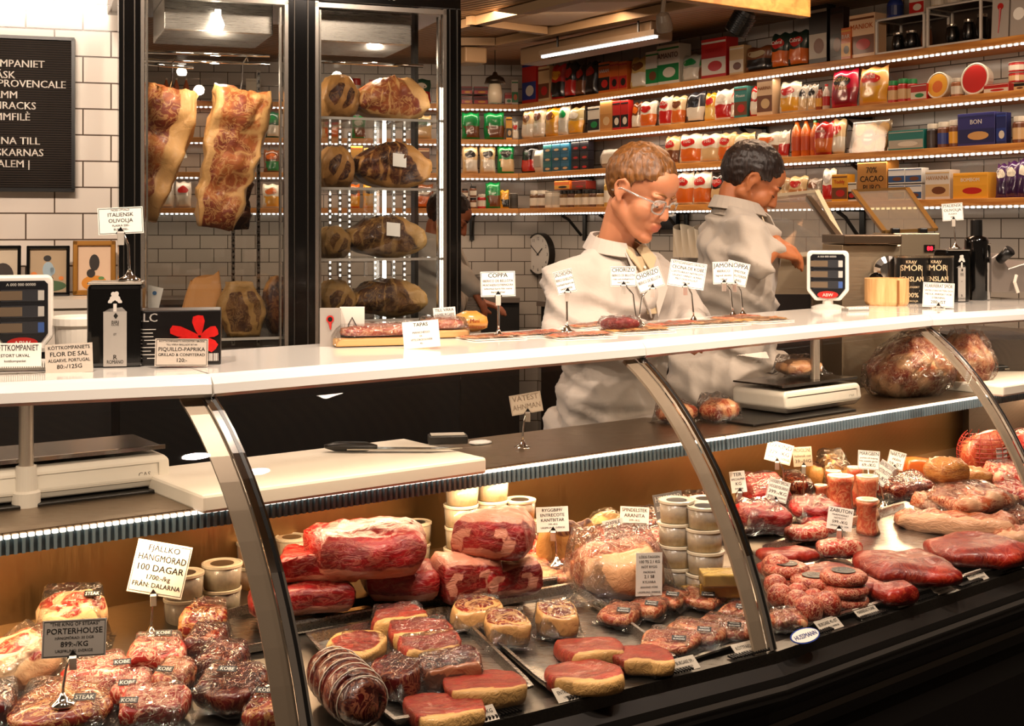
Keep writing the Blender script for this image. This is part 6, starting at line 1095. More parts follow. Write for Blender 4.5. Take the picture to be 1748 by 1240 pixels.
for i, rows in enumerate((
  ((797, 19, 14, 'box', '4a1014', R_, Y_, 'dark red sweets carton, left column, bottom'), (797, 19, 14, 'box', '4a1014', R_, Y_, 'dark red sweets carton, left column, top', None, .07), (821, 24, 14, 'box', '4a1014', R_, Y_, 'dark red sweets carton, right column, bottom'), (821, 24, 14, 'box', '4a1014', R_, Y_, 'dark red sweets carton, right column, top', None, .07), (868, 12, 20, 'box', R_, W_, G_, 'small red and white carton left of the corner'), (879, 11, 42, 'box', W_, G_, O_, 'white and green carton at the corner'),
   *((283 + 17 * k, 10, 40, 'bot', O_, 'b8481c', W_, 'orange drink bottle seen through the fridge, %s of three' % q) for k, q in enumerate(('left', 'middle', 'right'))), (432, 24, 40, 'box', W_, 'b8b0a0', N_, 'white carton seen through the fridge near its centre post'), (608, 16, 44, 'can', R_, W_, W_, 'red tin seen through the right fridge door'), (640, 20, 40, 'box', R_, W_, N_, 'red carton seen through the right fridge door'), (715, 40, 44, 'bag', '1c4a34', R_, W_, 'dark green bag seen at the right of the fridge')),
  ((804, 30, 48, 'bag', G_, N_, G_, 'green bag of dark beans, left of two'), (844, 34, 48, 'bag', G_, N_, G_, 'green bag of dark beans, right of two'), (869, 10, 38, 'box', Y_, K_, C_, 'yellow carton right of the green bags'), (880, 12, 32, 'bag', 'a8a498', W_, R_, 'small grey bag at the corner'),
   (463, 26, 46, 'bag', '1c4a34', W_, G_, 'green bag seen left of the fridge centre post'), (566, 34, 40, 'bag', C_, O_, R_, 'cream bag seen through the right fridge door'), (612, 22, 40, 'bag', G_, N_, W_, 'green bag seen amid the right fridge door'), (300, 50, 30, 'trk', 'a89c8c', W_, W_, 'pile of silver packs seen behind the hanging beef'), (720, 34, 42, 'bag', 'b89a6a', C_, G_, 'tan bag seen at the right of the fridge')),
  ((803, 26, 48, 'bag', 'c8a878', W_, K_, 'bag of pale beans with dark label, left of three'), (833, 26, 48, 'bag', 'c8a878', W_, K_, 'bag of pale beans with dark label, middle of three'), (864, 28, 50, 'bag', '0f7a3a', 'd0b080', K_, 'green topped bag of pale beans, right of three', 'KIKÄRTER'),
   (463, 26, 40, 'bag', N_, G_, O_, 'brown-green bag seen left of the fridge centre post'), (606, 26, 46, 'box', Y_, O_, W_, 'yellow carton seen through the right fridge door'), (632, 22, 42, 'box', 'd8b060', W_, N_, 'tan carton seen through the right fridge door'), (718, 30, 42, 'box', N_, C_, Y_, 'brown carton seen at the right of the fridge')),
  ((794, 11, 16, 'jar', N_, W_, K_, 'dark jar nearest the fridge, lower'), (794, 11, 16, 'jar', N_, W_, K_, 'dark jar nearest the fridge, upper', None, .075), (808, 12, 18, 'jar', N_, W_, K_, 'dark jar beside the first, lower'), (808, 12, 18, 'jar', N_, W_, K_, 'dark jar beside the first, upper', None, .085), (823, 15, 24, 'jar', R_, W_, W_, 'red jar with white label'), (842, 25, 46, 'bag', G_, N_, G_, 'green bag of black beans'), (862, 15, 32, 'bag', Y_, K_, Y_, 'small yellow bag with dark print'), (878, 14, 26, 'can', '4a4640', '3a3630', 'c8c0b4', 'grey tin at the corner'),
   (282, 26, 46, 'bag', 'b8aca0', W_, R_, 'clear bag seen behind the hanging beef, left'), (312, 26, 46, 'bag', 'b8aca0', W_, R_, 'clear bag seen behind the hanging beef, right'), (462, 28, 42, 'bag', W_, Y_, O_, 'bag of yellow sweets seen left of the centre post'), (604, 20, 42, 'bag', O_, Y_, K_, 'orange bag seen through the right fridge door'), (634, 28, 44, 'bag', Y_, C_, K_, 'yellow bag seen through the right fridge door'), (722, 36, 42, 'bag', N_, O_, W_, 'brown bag seen at the right of the fridge')))):
    for r in rows: item('B', i, *r)
CLR_ = sheet('clear_cover', (.96, .94, .9), .03, .4, .08)
# clear tray of round biscuits on the third shelf
s_ = spx('R', 1478, .03); p = wallpos('R', s_, .03, SH[2]); s = mpp(p.y); W = 70 * s / .9; H = 58 * s
o = thing('biscuit_tray', 'clear tray of round pale biscuits with a dark oval label on the third shelf', 'food pack', p, RZR, rot=(math.radians(-14), 0, RZR))
b = MB(); b.box((0, .03, H / 2), (W, .008, H)); b.build('tray', pm('6e5638', .5), o, bev=.004)
b = MB()
for i in range(3):
    for j in range(2): b.lathe([(W * .15, 0), (W * .16, .008), (W * .13, .014)], n=20, R=Matrix.Rotation(PI / 2, 3, 'X'), c=(W * (-.32 + .32 * i), .026, H * (.27 + .46 * j)))
b.build('biscuits', pm('a07840', .7, var=.1), o); b = MB(); b.lathe([(1, 0), (1, .001)], n=24, R=Matrix.Rotation(PI / 2, 3, 'X')); b.v = [V((v.x * W * .19 - W * .03, .008 + v.y, v.z * H * .25 + H * .48)) for v in b.v]; c = b.build('label', pm('1f3440', .4), o)
t = MB(); t.text('LILLA', (-W * .03, .0055, H * .5), (1, 0, 0), (0, 0, 1), H * .13); t.text('Alfajor', (-W * .03, .0055, H * .37), (1, 0, 0), (0, 0, 1), H * .12); t.build('lettering', CARD, c)
b = MB(); b.box((0, .014, H / 2), (W * 1.03, .026, H * 1.03)); b.build('cover', CLR_, o, bev=.004)
# wire-edged crates with black jars on the top shelf
def crate(x0, x1, hpx, lab, jars):
    dep = .02; pa, pb = spx('R', x0, dep), spx('R', x1, dep); W = abs(pb - pa); p = wallpos('R', (pa + pb) / 2, dep, SH[0]); s = mpp(p.y); H = hpx * s
    o = thing('display_crate', lab, 'crate', p, RZR, 'white edged crates on the top shelf'); e = .012; b = MB()
    for y in (.006, .2):
        for (x, z, w_, h_) in ((0, e / 2, W, e), (0, H - e / 2, W, e), (-W / 2 + e / 2, H / 2, e, H), (W / 2 - e / 2, H / 2, e, H)): b.box((x, y, z), (w_, e, h_))
    for x in (-W / 2 + e / 2, W / 2 - e / 2): b.box((x, .1, H - e / 2), (e, .2, e)); b.box((x, .1, e / 2), (e, .2, e))
    b.build('frame', pm('d8d0c4', .35), o, bev=.001); b = MB(); b.box((0, .1, H - .003), (W, .2, .004)); b.box((0, .205, H / 2), (W, .004, H)); b.build('panels', pm('3a2c22', .5), o)
    for jx, jw, jh, cc, jl in jars:
        q = p + RD * (jx * W) + RN * .09; jw, jh = jw * s, jh * s; j = thing('drinking_gourd', jl, 'cup', V((q.x, q.y, SH[0] + e)), RZR, 'black cups in the crates')
        b = MB(); b.lathe([(jw * .3, 0), (jw * .46, jh * .18), (jw * .5, jh * .45), (jw * .42, jh * .8), (jw * .36, jh * .9)], n=20); b.build('cup', pm(cc, .25, coat=.3), j, smooth=True); b = MB(); b.lathe([(jw * .37, jh * .88), (jw * .39, jh * .93), (jw * .39, jh), (jw * .33, jh)], n=20); b.build('rim', pm('b8b0a4', .2, .9), j)
    return p, H, s
p1_, H1, s1 = crate(1494, 1578, 62, 'left white-edged crate with black cups on the top shelf', ((-.26, 22, 34, '0c0b0a', 'left black cup in the left crate'), (.02, 26, 34, '0c0b0a', 'middle black cup in the left crate'), (.32, 20, 38, '7a4424', 'copper coloured cup in the left crate')))
p2_, H2, s2 = crate(1581, 1675, 72, 'right white-edged crate with black cups on the top shelf', ((-.22, 24, 36, '0c0b0a', 'left black cup in the right crate'), (.08, 22, 40, '0c0b0a', 'middle black cup in the right crate'), (.32, 22, 46, '0c0b0a', 'right black cup with silver rim in the right crate')))
for q, H, s, jx, kind, w_, h_, a in ((p1_, H1, s1, -.11, 'bot', 22, 46, (B_, '1c2a5a', C_, 'dark blue bottle standing on the left crate')), (p1_, H1, s1, .06, 'box', 24, 44, (W_, R_, W_, 'white and red carton standing on the left crate')), (p2_, H2, s2, -.16, 'jar', 20, 34, ('c8a878', W_, C_, 'clear jar of shells standing on the right crate')), (p2_, H2, s2, -.07, 'jar', 22, 36, ('b8ac9c', W_, C_, 'pale patterned jar standing on the right crate')), (p2_, H2, s2, .03, 'jar', 18, 34, ('8a8278', 'a8a096', W_, 'silver jar standing on the right crate')), (p2_, H2, s2, .12, 'box', 40, 26, ('8a8278', '9a9288', W_, 'grey carton lying on the right crate'))):
    o = item('R', 0, 1530, w_, h_, kind, *a); g = q + RD * jx + RN * .06; o.location = V((g.x, g.y, SH[0] + H + .001)); o['label'] = a[3] + ' of the top shelf'
for px, red, lab in ((1706, True, 'grey card pack with a red meat thermometer, on the top shelf'), (1738, False, 'grey card pack with a round dial, at the right end of the top shelf')):
    s_ = spx('R', px, .02); p = wallpos('R', s_, .02, SH[0]); s = mpp(p.y); W, H = 33 * s, 76 * s; o = thing('thermometer_pack', lab, 'thermometer', p, 0, 'packs on the top shelf', rot=(-.06, 0, RZR)); b = MB(); b.box((0, .015, H / 2), (W, .028, H)); b.build('carton', pm('a89e94', .45), o)
    t = MB()
    if red: t.lathe([(.016, 0), (.016, .003)], R=Matrix.Rotation(PI / 2, 3, 'X'), c=(0, .001, H * .72), n=18); t.tube([(0, -.001, H * .68), (-.004, -.001, H * .3), (-.008, -.001, H * .12)], [.006, .003, .002], 8); t.build('thermometer_picture', pm('b01c14', .4), o)
    else: t.lathe([(.03, 0), (.03, .003), (.024, .003), (.024, .004)], R=Matrix.Rotation(PI / 2, 3, 'X'), c=(0, .001, H * .5), n=24); t.build('dial_picture', CARD, o)
# ================================================================== people
def skin_mat(name, c, lipc):
    m, t, b = nmat(name); L = t.links.new; a = nd(t, 'Attribute', attribute_name='lip'); tc = nd(t, 'TexCoord'); n = nd(t, 'TexNoise', i_Scale=14.0, i_Detail=3.0); L(tc.outputs['Object'], n.inputs['Vector'])
    mx = nd(t, 'MixRGB', i_1=lin(c), i_2=tuple(x * y for x, y in zip(lin(c)[:3], (.93, .74, .68))) + (1,)); L(n.outputs['Fac'], mx.inputs[0]); m2 = nd(t, 'MixRGB', i_2=lin(lipc)); L(a.outputs['Fac'], m2.inputs[0]); L(mx.outputs[0], m2.inputs[1]); L(m2.outputs[0], b.inputs['Base Color'])
    b.inputs['Roughness'].default_value = .55; b.inputs['Subsurface Weight'].default_value = .12; b.inputs['Subsurface Radius'].default_value = (.02, .008, .004); b.inputs['Subsurface Scale'].default_value = .5; return m
def cloth(name, c, s=70):
    m, t, b = nmat(name); L = t.links.new; tc = nd(t, 'TexCoord'); n = nd(t, 'TexNoise', i_Scale=8.0, i_Detail=5.0, i_Distortion=.8); L(tc.outputs['Object'], n.inputs['Vector']); b.inputs['Base Color'].default_value = lin(c); b.inputs['Roughness'].default_value = .85; b.inputs['Sheen Weight'].default_value = .2
    u = nd(t, 'Bump', i_Strength=.35, i_Distance=.015); L(n.outputs['Fac'], u.inputs['Height']); L(u.outputs[0], b.inputs['Normal']); return m
ACET = sheet('clear_acetate', (.86, .83, .78), .16, .7, .08, milk=.22)
class PR:
    """a set of overlapping ellipsoids and tapered limbs fused into one skin"""
    def __init__(s): s.b = MB()
    def ell(s, c, r, R=None, n=14):
        vs, fs = [], []; c = V(c)
        for i in range(n + 1):
            for j in range(n * 2):
                a, p = PI * i / n, PI * j / n; q = V((r[0] * math.sin(a) * math.cos(p), r[1] * math.sin(a) * math.sin(p), r[2] * math.cos(a))); vs.append(c + (R @ q if R else q))
        m = n * 2
        for i in range(n):
            for j in range(m): fs.append((i * m + j, (i + 1) * m + j, (i + 1) * m + (j + 1) % m, i * m + (j + 1) % m))
        s.b.add(vs, fs); return s
    def cap(s, p0, p1, r0, r1=None, sx=1.0, k=7):
        r1 = r0 if r1 is None else r1; p0, p1 = V(p0), V(p1)
        t = (p1 - p0).normalized(); pts, rs = [], []
        for i in range(4): a = PI / 2 * i / 3.2; pts.append(p0 - t * r0 * math.cos(a)); rs.append(max(.0006, r0 * math.sin(a)))
        for i in range(k + 1): pts.append(p0.lerp(p1, i / k)); rs.append(r0 + (r1 - r0) * i / k)
        for i in range(4): a = PI / 2 * (i + .2) / 3.2; pts.append(p1 + t * r1 * math.sin(a)); rs.append(max(.0006, r1 * math.cos(a)))
        s.b.tube(pts, rs, 14, flat=sx); return s
    def fuse(s, name, vox, mat_, parent, smooth=6, wr=None, lip=None):
        me = bpy.data.meshes.new(name); me.from_pydata([tuple(v) for v in s.b.v], [], s.b.f); o = bpy.data.objects.new(name, me); COL.objects.link(o)
        r = o.modifiers.new('fuse', 'REMESH'); r.mode = 'VOXEL'; r.voxel_size = vox
        q = o.modifiers.new('even', 'SMOOTH'); q.factor = .5; q.iterations = smooth
        dg = bpy.context.evaluated_depsgraph_get(); m2 = bpy.data.meshes.new_from_object(o.evaluated_get(dg)); o.modifiers.clear(); o.data = m2; m2.name = name
        m2.materials.clear(); m2.materials.append(mat_); m2.polygons.foreach_set('use_smooth', [True] * len(m2.polygons))
        if wr:
            nn = [v.normal.copy() for v in m2.vertices]
            for v, n_ in zip(m2.vertices, nn): v.co += n_ * wr(v.co)
        if lip:
            a = m2.attributes.new('lip', 'FLOAT', 'POINT'); a.data.foreach_set('value', [lip(v.co) for v in m2.vertices])
        o.parent = parent; return o
def hand(pr, w, fw, up, L=.185, curl=.5, thumb=1, spread=.1):
    """palm from wrist w along fw, back of the hand towards up; thumb=+1/-1 chooses the side"""
    fw = V(fw).normalized(); up = (V(up) - fw * V(up).dot(fw)).normalized(); sd = fw.cross(up) * thumb; w = V(w)
    pl = L * .5; pr.cap(w - fw * .01, w + fw * .02, .025, .027, .8)
    for k in (-1.4, -.5, .4, 1.25): pr.cap(w + fw * .02 + sd * k * .012, w + fw * pl + sd * k * .0175, .0145, .0105)
    for k, ln in ((1.25, .36), (.4, .41), (-.5, .385), (-1.4, .30)):
        p = w + fw * pl + sd * k * .0175; d = (fw + sd * k * spread * .3).normalized(); seg = (L * ln * .45, L * ln * .32, L * ln * .23); r = .0092
        for i, sg in enumerate(seg):
            a = curl * (.55, .85, .7)[i]; d = (d * math.cos(a) - up * math.sin(a)).normalized(); q = p + d * sg; pr.cap(p, q, r, r * .9, k=3); p, r = q, r * .9
            upn = up
    p = w + fw * .03 + sd * .026; d = (fw * .7 + sd * .75 - up * .25).normalized()
    for i, sg in enumerate((L * .20, L * .16, L * .13)):
        q = p + d * sg; pr.cap(p, q, .0125 - .0012 * i, .0112 - .0012 * i, k=3); p = q; d = (d - sd * .35 * (1 + curl) - up * .12 + fw * .2).normalized()
def person(label, P0, yaw, zneck, hc, hyaw, hpitch, hroll, arms, skin, lipc, coatc, hair, hem, name='person', glasses=False, shirt=None, hs=1.0, hairfn=None, lean=.0):
    """P0 ground point; local x = forward, y = the person's left; hc = head centre (local); arms = {'L':(shoulder, elbow, wrist, finger dir, back-of-hand, curl)}"""
    o = thing(name, label, 'person', P0, yaw); SK = skin_mat('skin', skin, lipc)
    HM = Matrix.Translation(hc) @ Matrix.Rotation(hyaw, 4, 'Z') @ Matrix.Rotation(hpitch, 4, 'Y') @ Matrix.Rotation(hroll, 4, 'X') @ Matrix.Scale(hs, 4); HR = HM.to_3x3(); hh = lambda *p: HM @ V(p)
    pr = PR()
    E = lambda c, r, R=None: pr.ell(HM @ V(c), r, (HR @ R if R else HR))
    E((-.014, 0, .036), (.100, .078, .090)); E((.034, 0, -.028), (.058, .058, .082)); E((.050, 0, .050), (.048, .060, .048)); E((.070, 0, -.102), (.022, .024, .019))
    for sy in (-1, 1):
        pr.cap(hh(-.012, sy * .056, -.045), hh(.055, sy * .020, -.098), .024, .017); E((.054, sy * .038, -.030), (.032, .026, .032)); E((.079, sy * .028, .020), (.016, .028, .010)); E((.074, sy * .031, -.001), (.015, .016, .0105))
        ep = [(.012, .074, .002), (.010, .080, .020), (-.004, .086, .029), (-.020, .090, .020), (-.024, .090, .002), (-.016, .085, -.018), (-.002, .078, -.032)]
        for q0, q1 in zip(ep, ep[1:]): pr.cap(hh(q0[0], sy * q0[1], q0[2]), hh(q1[0], sy * q1[1], q1[2]), .0048 * hs, k=3)
        E((-.006, sy * .078, -.002), (.015, .0055, .023), Matrix.Rotation(sy * .25, 3, 'Z')); E((-.001, sy * .078, -.029), (.008, .006, .009)); E((.097, sy * .0115, -.033), (.010, .008, .0075))
    pr.cap(hh(.088, 0, .014), hh(.106, 0, -.029), .009, .0118); E((.088, 0, -.058), (.016, .024, .0075)); E((.0865, 0, -.072), (.0145, .021, .0085)); E((.082, 0, -.066), (.012, .028, .018))
    nb = V((-.01 + lean, 0, zneck)); pr.cap(nb - V((.01, 0, .05)), hh(-.03, 0, -.055), .056, .048)
    pr.ell((lean * .7, 0, zneck - .22), (.08, .14, .18)); pr.ell((0, 0, zneck - .48), (.09, .13, .22))
    for sy in (-1, 1): pr.cap((0, sy * .09, zneck - .56), (.0, sy * .10, .48), .085, .055); pr.cap((0, sy * .10, .48), (-.02, sy * .10, .09), .052, .036); pr.cap((-.05, sy * .10, .045), (.14, sy * .11, .035), .042, .03)
    for sd, (S, El, W_, fd, bk, cu) in arms.items():
        S, El, W_ = V(S), V(El), V(W_); pr.cap(S, El, .036, .028); pr.cap(El, W_, .028, .024)
        hand(pr, W_, fd, bk, curl=cu, thumb=1 if sd == 'L' else -1)
    lipf = lambda co: (lambda q: .85 * ss(1.25, .8, math.sqrt(((q.x - .098) / .018) ** 2 + (q.y / .023) ** 2 + ((q.z + .066) / .0125) ** 2)))(HM.inverted() @ co)
    pr.fuse('body', .0052, SK, o, 5, lip=lipf)
    tp_ = PR()
    for sy in (-1, 1): tp_.cap((0, sy * .075, zneck - .60), (.0, sy * .10, .48), .108, .078); tp_.cap((0, sy * .10, .48), (-.02, sy * .10, .10), .078, .062)
    tp_.ell((0, 0, zneck - .56), (.115, .165, .12)); tp_.fuse('trousers', .012, cloth('trouser_cloth', '1c1a1c'), o, 6)
    sh_ = PR()
    for sy in (-1, 1): sh_.cap((-.05, sy * .10, .055), (.15, sy * .11, .045), .052, .042)
    sh_.fuse('shoes', .008, pm('14110f', .4), o, 4)
    # brows, lashes
    HB = pm(hair, .7)
    b = MB()
    for sy in (-1, 1):
        b.tube([hh(.094, sy * .012, .024), hh(.093, sy * .028, .031), hh(.078, sy * .048, .027)], [.0028, .0036, .002], 6, flat=.8)
    b.build('eyebrows', HB, o, smooth=True); b = MB()
    for sy in (-1, 1): b.tube([hh(.084, sy * .018, -.006), hh(.090, sy * .031, -.0065), hh(.080, sy * .046, -.004)], .0016, 6)
    b.build('eyelashes', pm('2a1a10', .6), o, smooth=True)
    # hair: a close shell over the skull, open at the face and ears
    vs, fs = [], []; NU, NV = 120, 80; idx = {}; hf = hairfn or (lambda x, y, z: z > .066 - .25 * (abs(y) - .02) if x > .045 else (z > .046 - (.045 - x) * .5 if x > .016 else z > -.084 + .108 * ss(-.042, -.026, x)))
    for j in range(NV + 1):
        for i in range(NU):
            a, p = PI * j / NV, 2 * PI * i / NU; dx, dy, dz = math.sin(a) * math.cos(p), math.sin(a) * math.sin(p), math.cos(a)
            x, y, z = -.014 + .105 * dx, (.0815 + .004 * ss(.0, .05, .038 + .097 * dz)) * dy, .038 + .099 * dz
            if x > .03: x = max(.03, min(x, .03 + (x - .03) * 1.12)); 
            q = V((x, y, z)) + noise.noise_vector(V((x, y, z)) * 60) * .0035; idx[i, j] = len(vs); vs.append(HM @ q)
    for j in range(NV):
        for i in range(NU):
            a, p = PI * (j + .5) / NV, 2 * PI * (i + .5) / NU; x, y, z = -.014 + .106 * math.sin(a) * math.cos(p), .084 * math.sin(a) * math.sin(p), .038 + .097 * math.cos(a)
            if hf(x, y, z + .007 * noise.noise(V((x * 90, y * 90, z * 25)))): fs.append((idx[i, j], idx[i, j + 1], idx[(i + 1) % NU, j + 1], idx[(i + 1) % NU, j]))
    m, t, bs = nmat('hair'); tc = nd(t, 'TexCoord'); mp = nd(t, 'Mapping'); mp.inputs['Scale'].default_value = (120, 120, 25); t.links.new(tc.outputs['Object'], mp.inputs[0]); n_ = nd(t, 'TexNoise', i_Scale=1.0, i_Detail=4.0); t.links.new(mp.outputs[0], n_.inputs['Vector'])
    r_ = nd(t, 'ValToRGB'); r_.color_ramp.elements[0].color = tuple(c * .45 for c in lin(hair)[:3]) + (1,); r_.color_ramp.elements[1].color = lin(hair); r_.color_ramp.elements[0].position = .35; r_.color_ramp.elements[1].position = .62; t.links.new(n_.outputs['Fac'], r_.inputs[0]); t.links.new(r_.outputs[0], bs.inputs['Base Color']); bs.inputs['Roughness'].default_value = .42
    u = nd(t, 'Bump', i_Strength=.8, i_Distance=.004); t.links.new(n_.outputs['Fac'], u.inputs['Height']); t.links.new(u.outputs[0], bs.inputs['Normal'])
    hb = MB(); hb.add(vs, fs); ho = hb.build('hair', m, o, smooth=True); so = ho.modifiers.new('thick', 'SOLIDIFY'); so.thickness = .006; so.offset = -.7
    if glasses:
        b = MB(); g = MB()
        for sy in (-1, 1):
            ring = [hh(.101 - .010 * abs(math.cos(k)) * (1 if math.cos(k) * 1 > 0 else .2), sy * (.033 + .0235 * sgn(math.cos(k)) * abs(math.cos(k)) ** .6), -.004 + .0185 * sgn(math.sin(k)) * abs(math.sin(k)) ** .6) for k in [2 * PI * i / 20 for i in range(20)]]
            b.tube(ring, .0027, 8, closed=True); b.tube([hh(.090, sy * .058, .006), hh(.05, sy * .076, .005), hh(-.005, sy * .083, .004), hh(-.03, sy * .083, -.014)], .0028, 8); g.add(ring, [tuple(range(20))])
        b.tube([hh(.101, -.010, .002), hh(.106, 0, .005), hh(.101, .010, .002)], .0026, 8); gf = b.build('glasses', ACET, o, smooth=True); g.build('lenses', GLASS, gf)
    # coat
    cp = PR(); sh = zneck - .07
    cp.cap((lean - .01, -.145, sh - .035), (lean - .01, .145, sh - .035), .072); cp.cap((lean - .01, -.07, sh + .01), (lean - .01, .07, sh + .01), .066)
    for z, rx, ry, dx in ((sh - .10, .125, .195, lean), (sh - .22, .135, .195, lean * .7), (sh - .36, .130, .185, lean * .4), (sh - .50, .135, .195, 0)): cp.ell((dx, 0, z), (rx, ry, .15))
    zb_ = hem + .02
    for k in range(10):
        z = sh - .42 + (zb_ - sh + .42) * k / 9; cp.b.tube([(0, 0, z), (0, 0, z - .07)], .150 + .012 * k / 9, 22, flat=1.32)
    for sd, (S, El, W_, fd, bk, cu) in arms.items():
        S, El, W_ = V(S), V(El), V(W_); cp.ell((lean - .012, 0, sh + .018), (.080, .088, .052)); cp.cap(S, El, .068, .057); cp.cap(El, El.lerp(W_, .95), .056, .044)
    CL = cloth('coat_cloth', coatc); off = V((P0[0] * 7, P0[1] * 7, 0))
    def wr(co):
        q = V((co.x * 7, co.y * 7, co.z * 3.2)) + off; q2 = V((co.x * 5 + co.z * 9, co.y * 5 - co.z * 4, co.z * 16 + co.x * 8)) + off; return .012 * noise.noise(q) + .009 * (1 - 3 * abs(noise.noise(q * 1.7))) + .010 * (1 - 3.5 * abs(noise.noise(q2 * .8))) - .003
    cp.fuse('coat', .0115, CL, o, 9, wr)
    # collar: stand and two lapels
    b = MB(); K = 22; c0 = V((lean + .002, 0, sh + .035))
    def rg(a, r, z, fx=0): return c0 + V((math.cos(a) * r * .95 + fx, math.sin(a) * r, z + .018 * -math.cos(a)))
    A = [math.radians(28 + (304) * i / K) for i in range(K + 1)]
    for rr0, rr1, z0, z1 in ((.088, .078, -.01, .052), (.078, .100, .052, .012)):
        b.ribbon([rg(a, rr0, z0) for a in A], [rg(a, rr1, z1) for a in A])
    for sy in (-1, 1):
        b.add([c0 + V((.062, sy * .042, .030)), c0 + V((.094, sy * .060, .000)), c0 + V((.138, sy * .055, -.09)), c0 + V((.140, sy * .012, -.17)), c0 + V((.118, sy * .016, -.08))], [(0, 1, 2, 3, 4)])
    co_ = b.build('collar', CL, o, smooth=False); s2 = co_.modifiers.new('thick', 'SOLIDIFY'); s2.thickness = .004
    if shirt:
        SHM = cloth('shirt_cloth', shirt); b = MB()
        b.ribbon([rg(a, .074, -.005, .004) for a in A], [rg(a, .066, .044, .004) for a in A])
        for sy in (-1, 1): b.add([c0 + V((.066, sy * .006, .022)), c0 + V((.058, sy * .044, .040)), c0 + V((.100, sy * .052, -.005)), c0 + V((.112, sy * .018, -.045))], [(0, 1, 2, 3)])
        b.add([c0 + V((.080, -.035, .0)), c0 + V((.080, .035, .0)), c0 + V((.132, .022, -.16)), c0 + V((.132, -.022, -.16))], [(0, 1, 2, 3)])
        s_ = b.build('shirt', SHM, o); s2 = s_.modifiers.new('thick', 'SOLIDIFY'); s2.thickness = .003
        b = MB()
        for k in range(3): b.lathe([(.0045, 0), (.0045, .002)], n=12, R=Matrix.Rotation(PI / 2 - .3, 3, 'Y'), c=c0 + V((.100 + .014 * k, .002, -.03 - .045 * k)))
        b.build('buttons', pm('e6ddd0', .4), s_)
    return o
P = at_d(1040, 600, 3.76); f = math.atan2(-.72, .69)
person('blond man in a white coat and clear glasses looking down behind the counter', (P.x, P.y, 0), f, 1.505, V((.115, .0, 1.652)), .10, .44, -.06,
       {'R': ((-.0, -.185, 1.40), (.06, -.25, 1.285), (.21, -.12, 1.262), (.7, .7, -.1), (0, 0, 1), .45), 'L': ((-.0, .185, 1.40), (.11, .24, 1.285), (.22, .10, 1.262), (.7, -.7, -.1), (0, 0, 1), .45)},
       'c08560', 'a85640', 'aea398', '7c4e20', .62, glasses=True, shirt='b8a27e', lean=.03, hs=1.03)
P = at_d(1243, 600, 4.3)
dark_hair = lambda x, y, z: (z > .052 if x > .05 else (z > .030 - (.05 - x) * .25 if x > .018 else z > -.092 + .118 * ss(-.040, -.024, x)))
person('dark-haired man in a grey-white coat seen from behind, working at the steel machine', (P.x, P.y, 0), .10, 1.625, V((.075, -.0, 1.705)), -.12, .55, .05,
       {'R': ((.02, -.175, 1.525), (.03, -.25, 1.432), (.095, -.185, 1.482), (.75, .45, -.1), (.3, -.6, .75), .8), 'L': ((.02, .175, 1.525), (.08, .15, 1.45), (.115, -.07, 1.525), (.8, -.25, -.45), (.3, -.1, 1), .75)},
       'a8683c', '8a4430', 'a89c8e', '24140c', 1.03, hairfn=dark_hair, lean=.03)
P = at_d(742, 600, 6.1)
person('person in a pale coat mostly hidden behind the fridge, one sleeve and hand showing', (P.x, P.y, 0), .0, 1.50, V((.06, 0, 1.60)), -.1, .5, 0,
       {'R': ((.0, -.17, 1.43), (.10, -.22, 1.36), (.185, -.20, 1.28), (.5, .0, -.85), (.8, -.3, .3), .5), 'L': ((0, .17, 1.43), (.08, .24, 1.25), (.2, .14, 1.2), (.8, -.4, -.2), (0, 0, 1), .4)},
       'b06a44', '8a4430', 'cfc2b0', '2a1a10', 1.06, lean=.02)
# ================================================================== machines and fittings on the work side
SM = steel('machine_steel', 'b5a48a', .42); AMB = sheet('amber_lid', (.80, .66, .44), .08, .45, .05, milk=.10); CLR = sheet('clear_lid', (.94, .91, .86), .07, .5, .04, milk=.05)
def quad_slab(pts, th, mat_, name, parent, org):
    q = [V(p) - org for p in pts]; n = (q[1] - q[0]).cross(q[3] - q[0]).normalized() * th; b = MB(); b.add(q + [x + n for x in q], [(3, 2, 1, 0), (4, 5, 6, 7), (0, 1, 5, 4), (1, 2, 6, 5), (2, 3, 7, 6), (3, 0, 4, 7)]); return b.build(name, mat_, parent)
def lid(parent, org, TL, TR, BR, BL, d0, d1, mat_, edge, rm=.012):
    P4 = [at_d(*TL, d1), at_d(*TR, d1), at_d(*BR, d0), at_d(*BL, d0)]; l_ = quad_slab(P4, .006, mat_, 'lid', parent, org); b = MB()
    for i in range(4): b.bar(P4[i] - org, P4[(i + 1) % 4] - org, rm * 1.6, rm)
    b.build('lid_rim', edge, l_); return l_
# machine with the clear lid, beside the dark-haired man
A0 = at_d(1378, 470, 4.75); org = V((A0.x, A0.y, 0)); o = thing('vacuum_packer', 'steel vacuum packing machine with a raised clear lid, right of the dark-haired man', 'vacuum packer', org)
s = mpp(4.75); zt_ = at_d(1378, 436, 4.75).z
b = MB(); b.box((0, .27, zt_ / 2 + .02), (120 * s, .42, zt_ - .04)); b.build('body', SM, o, bev=.006); b = MB(); b.box((-24 * s, .056, zt_ * .55), (70 * s, .012, zt_ * .7)); b.build('dark_panel', pm('1c1410', .4), o); b = MB(); b.box((14 * s, .052, zt_ - .10), (.008, .01, .18)); b.build('door_handle', CHROME, o)
lid(o, org, (1284, 338), (1394, 326), (1447, 428), (1336, 436), 4.76, 5.12, CLR, pm('c9b99e', .2, coat=.4)); b = MB(); b.bar(at_d(1380, 338, 5.1) - org, at_d(1440, 416, 4.78) - org, .022, .02); b.build('lid_arm', pm('5a4a3a', .3, .7), o)
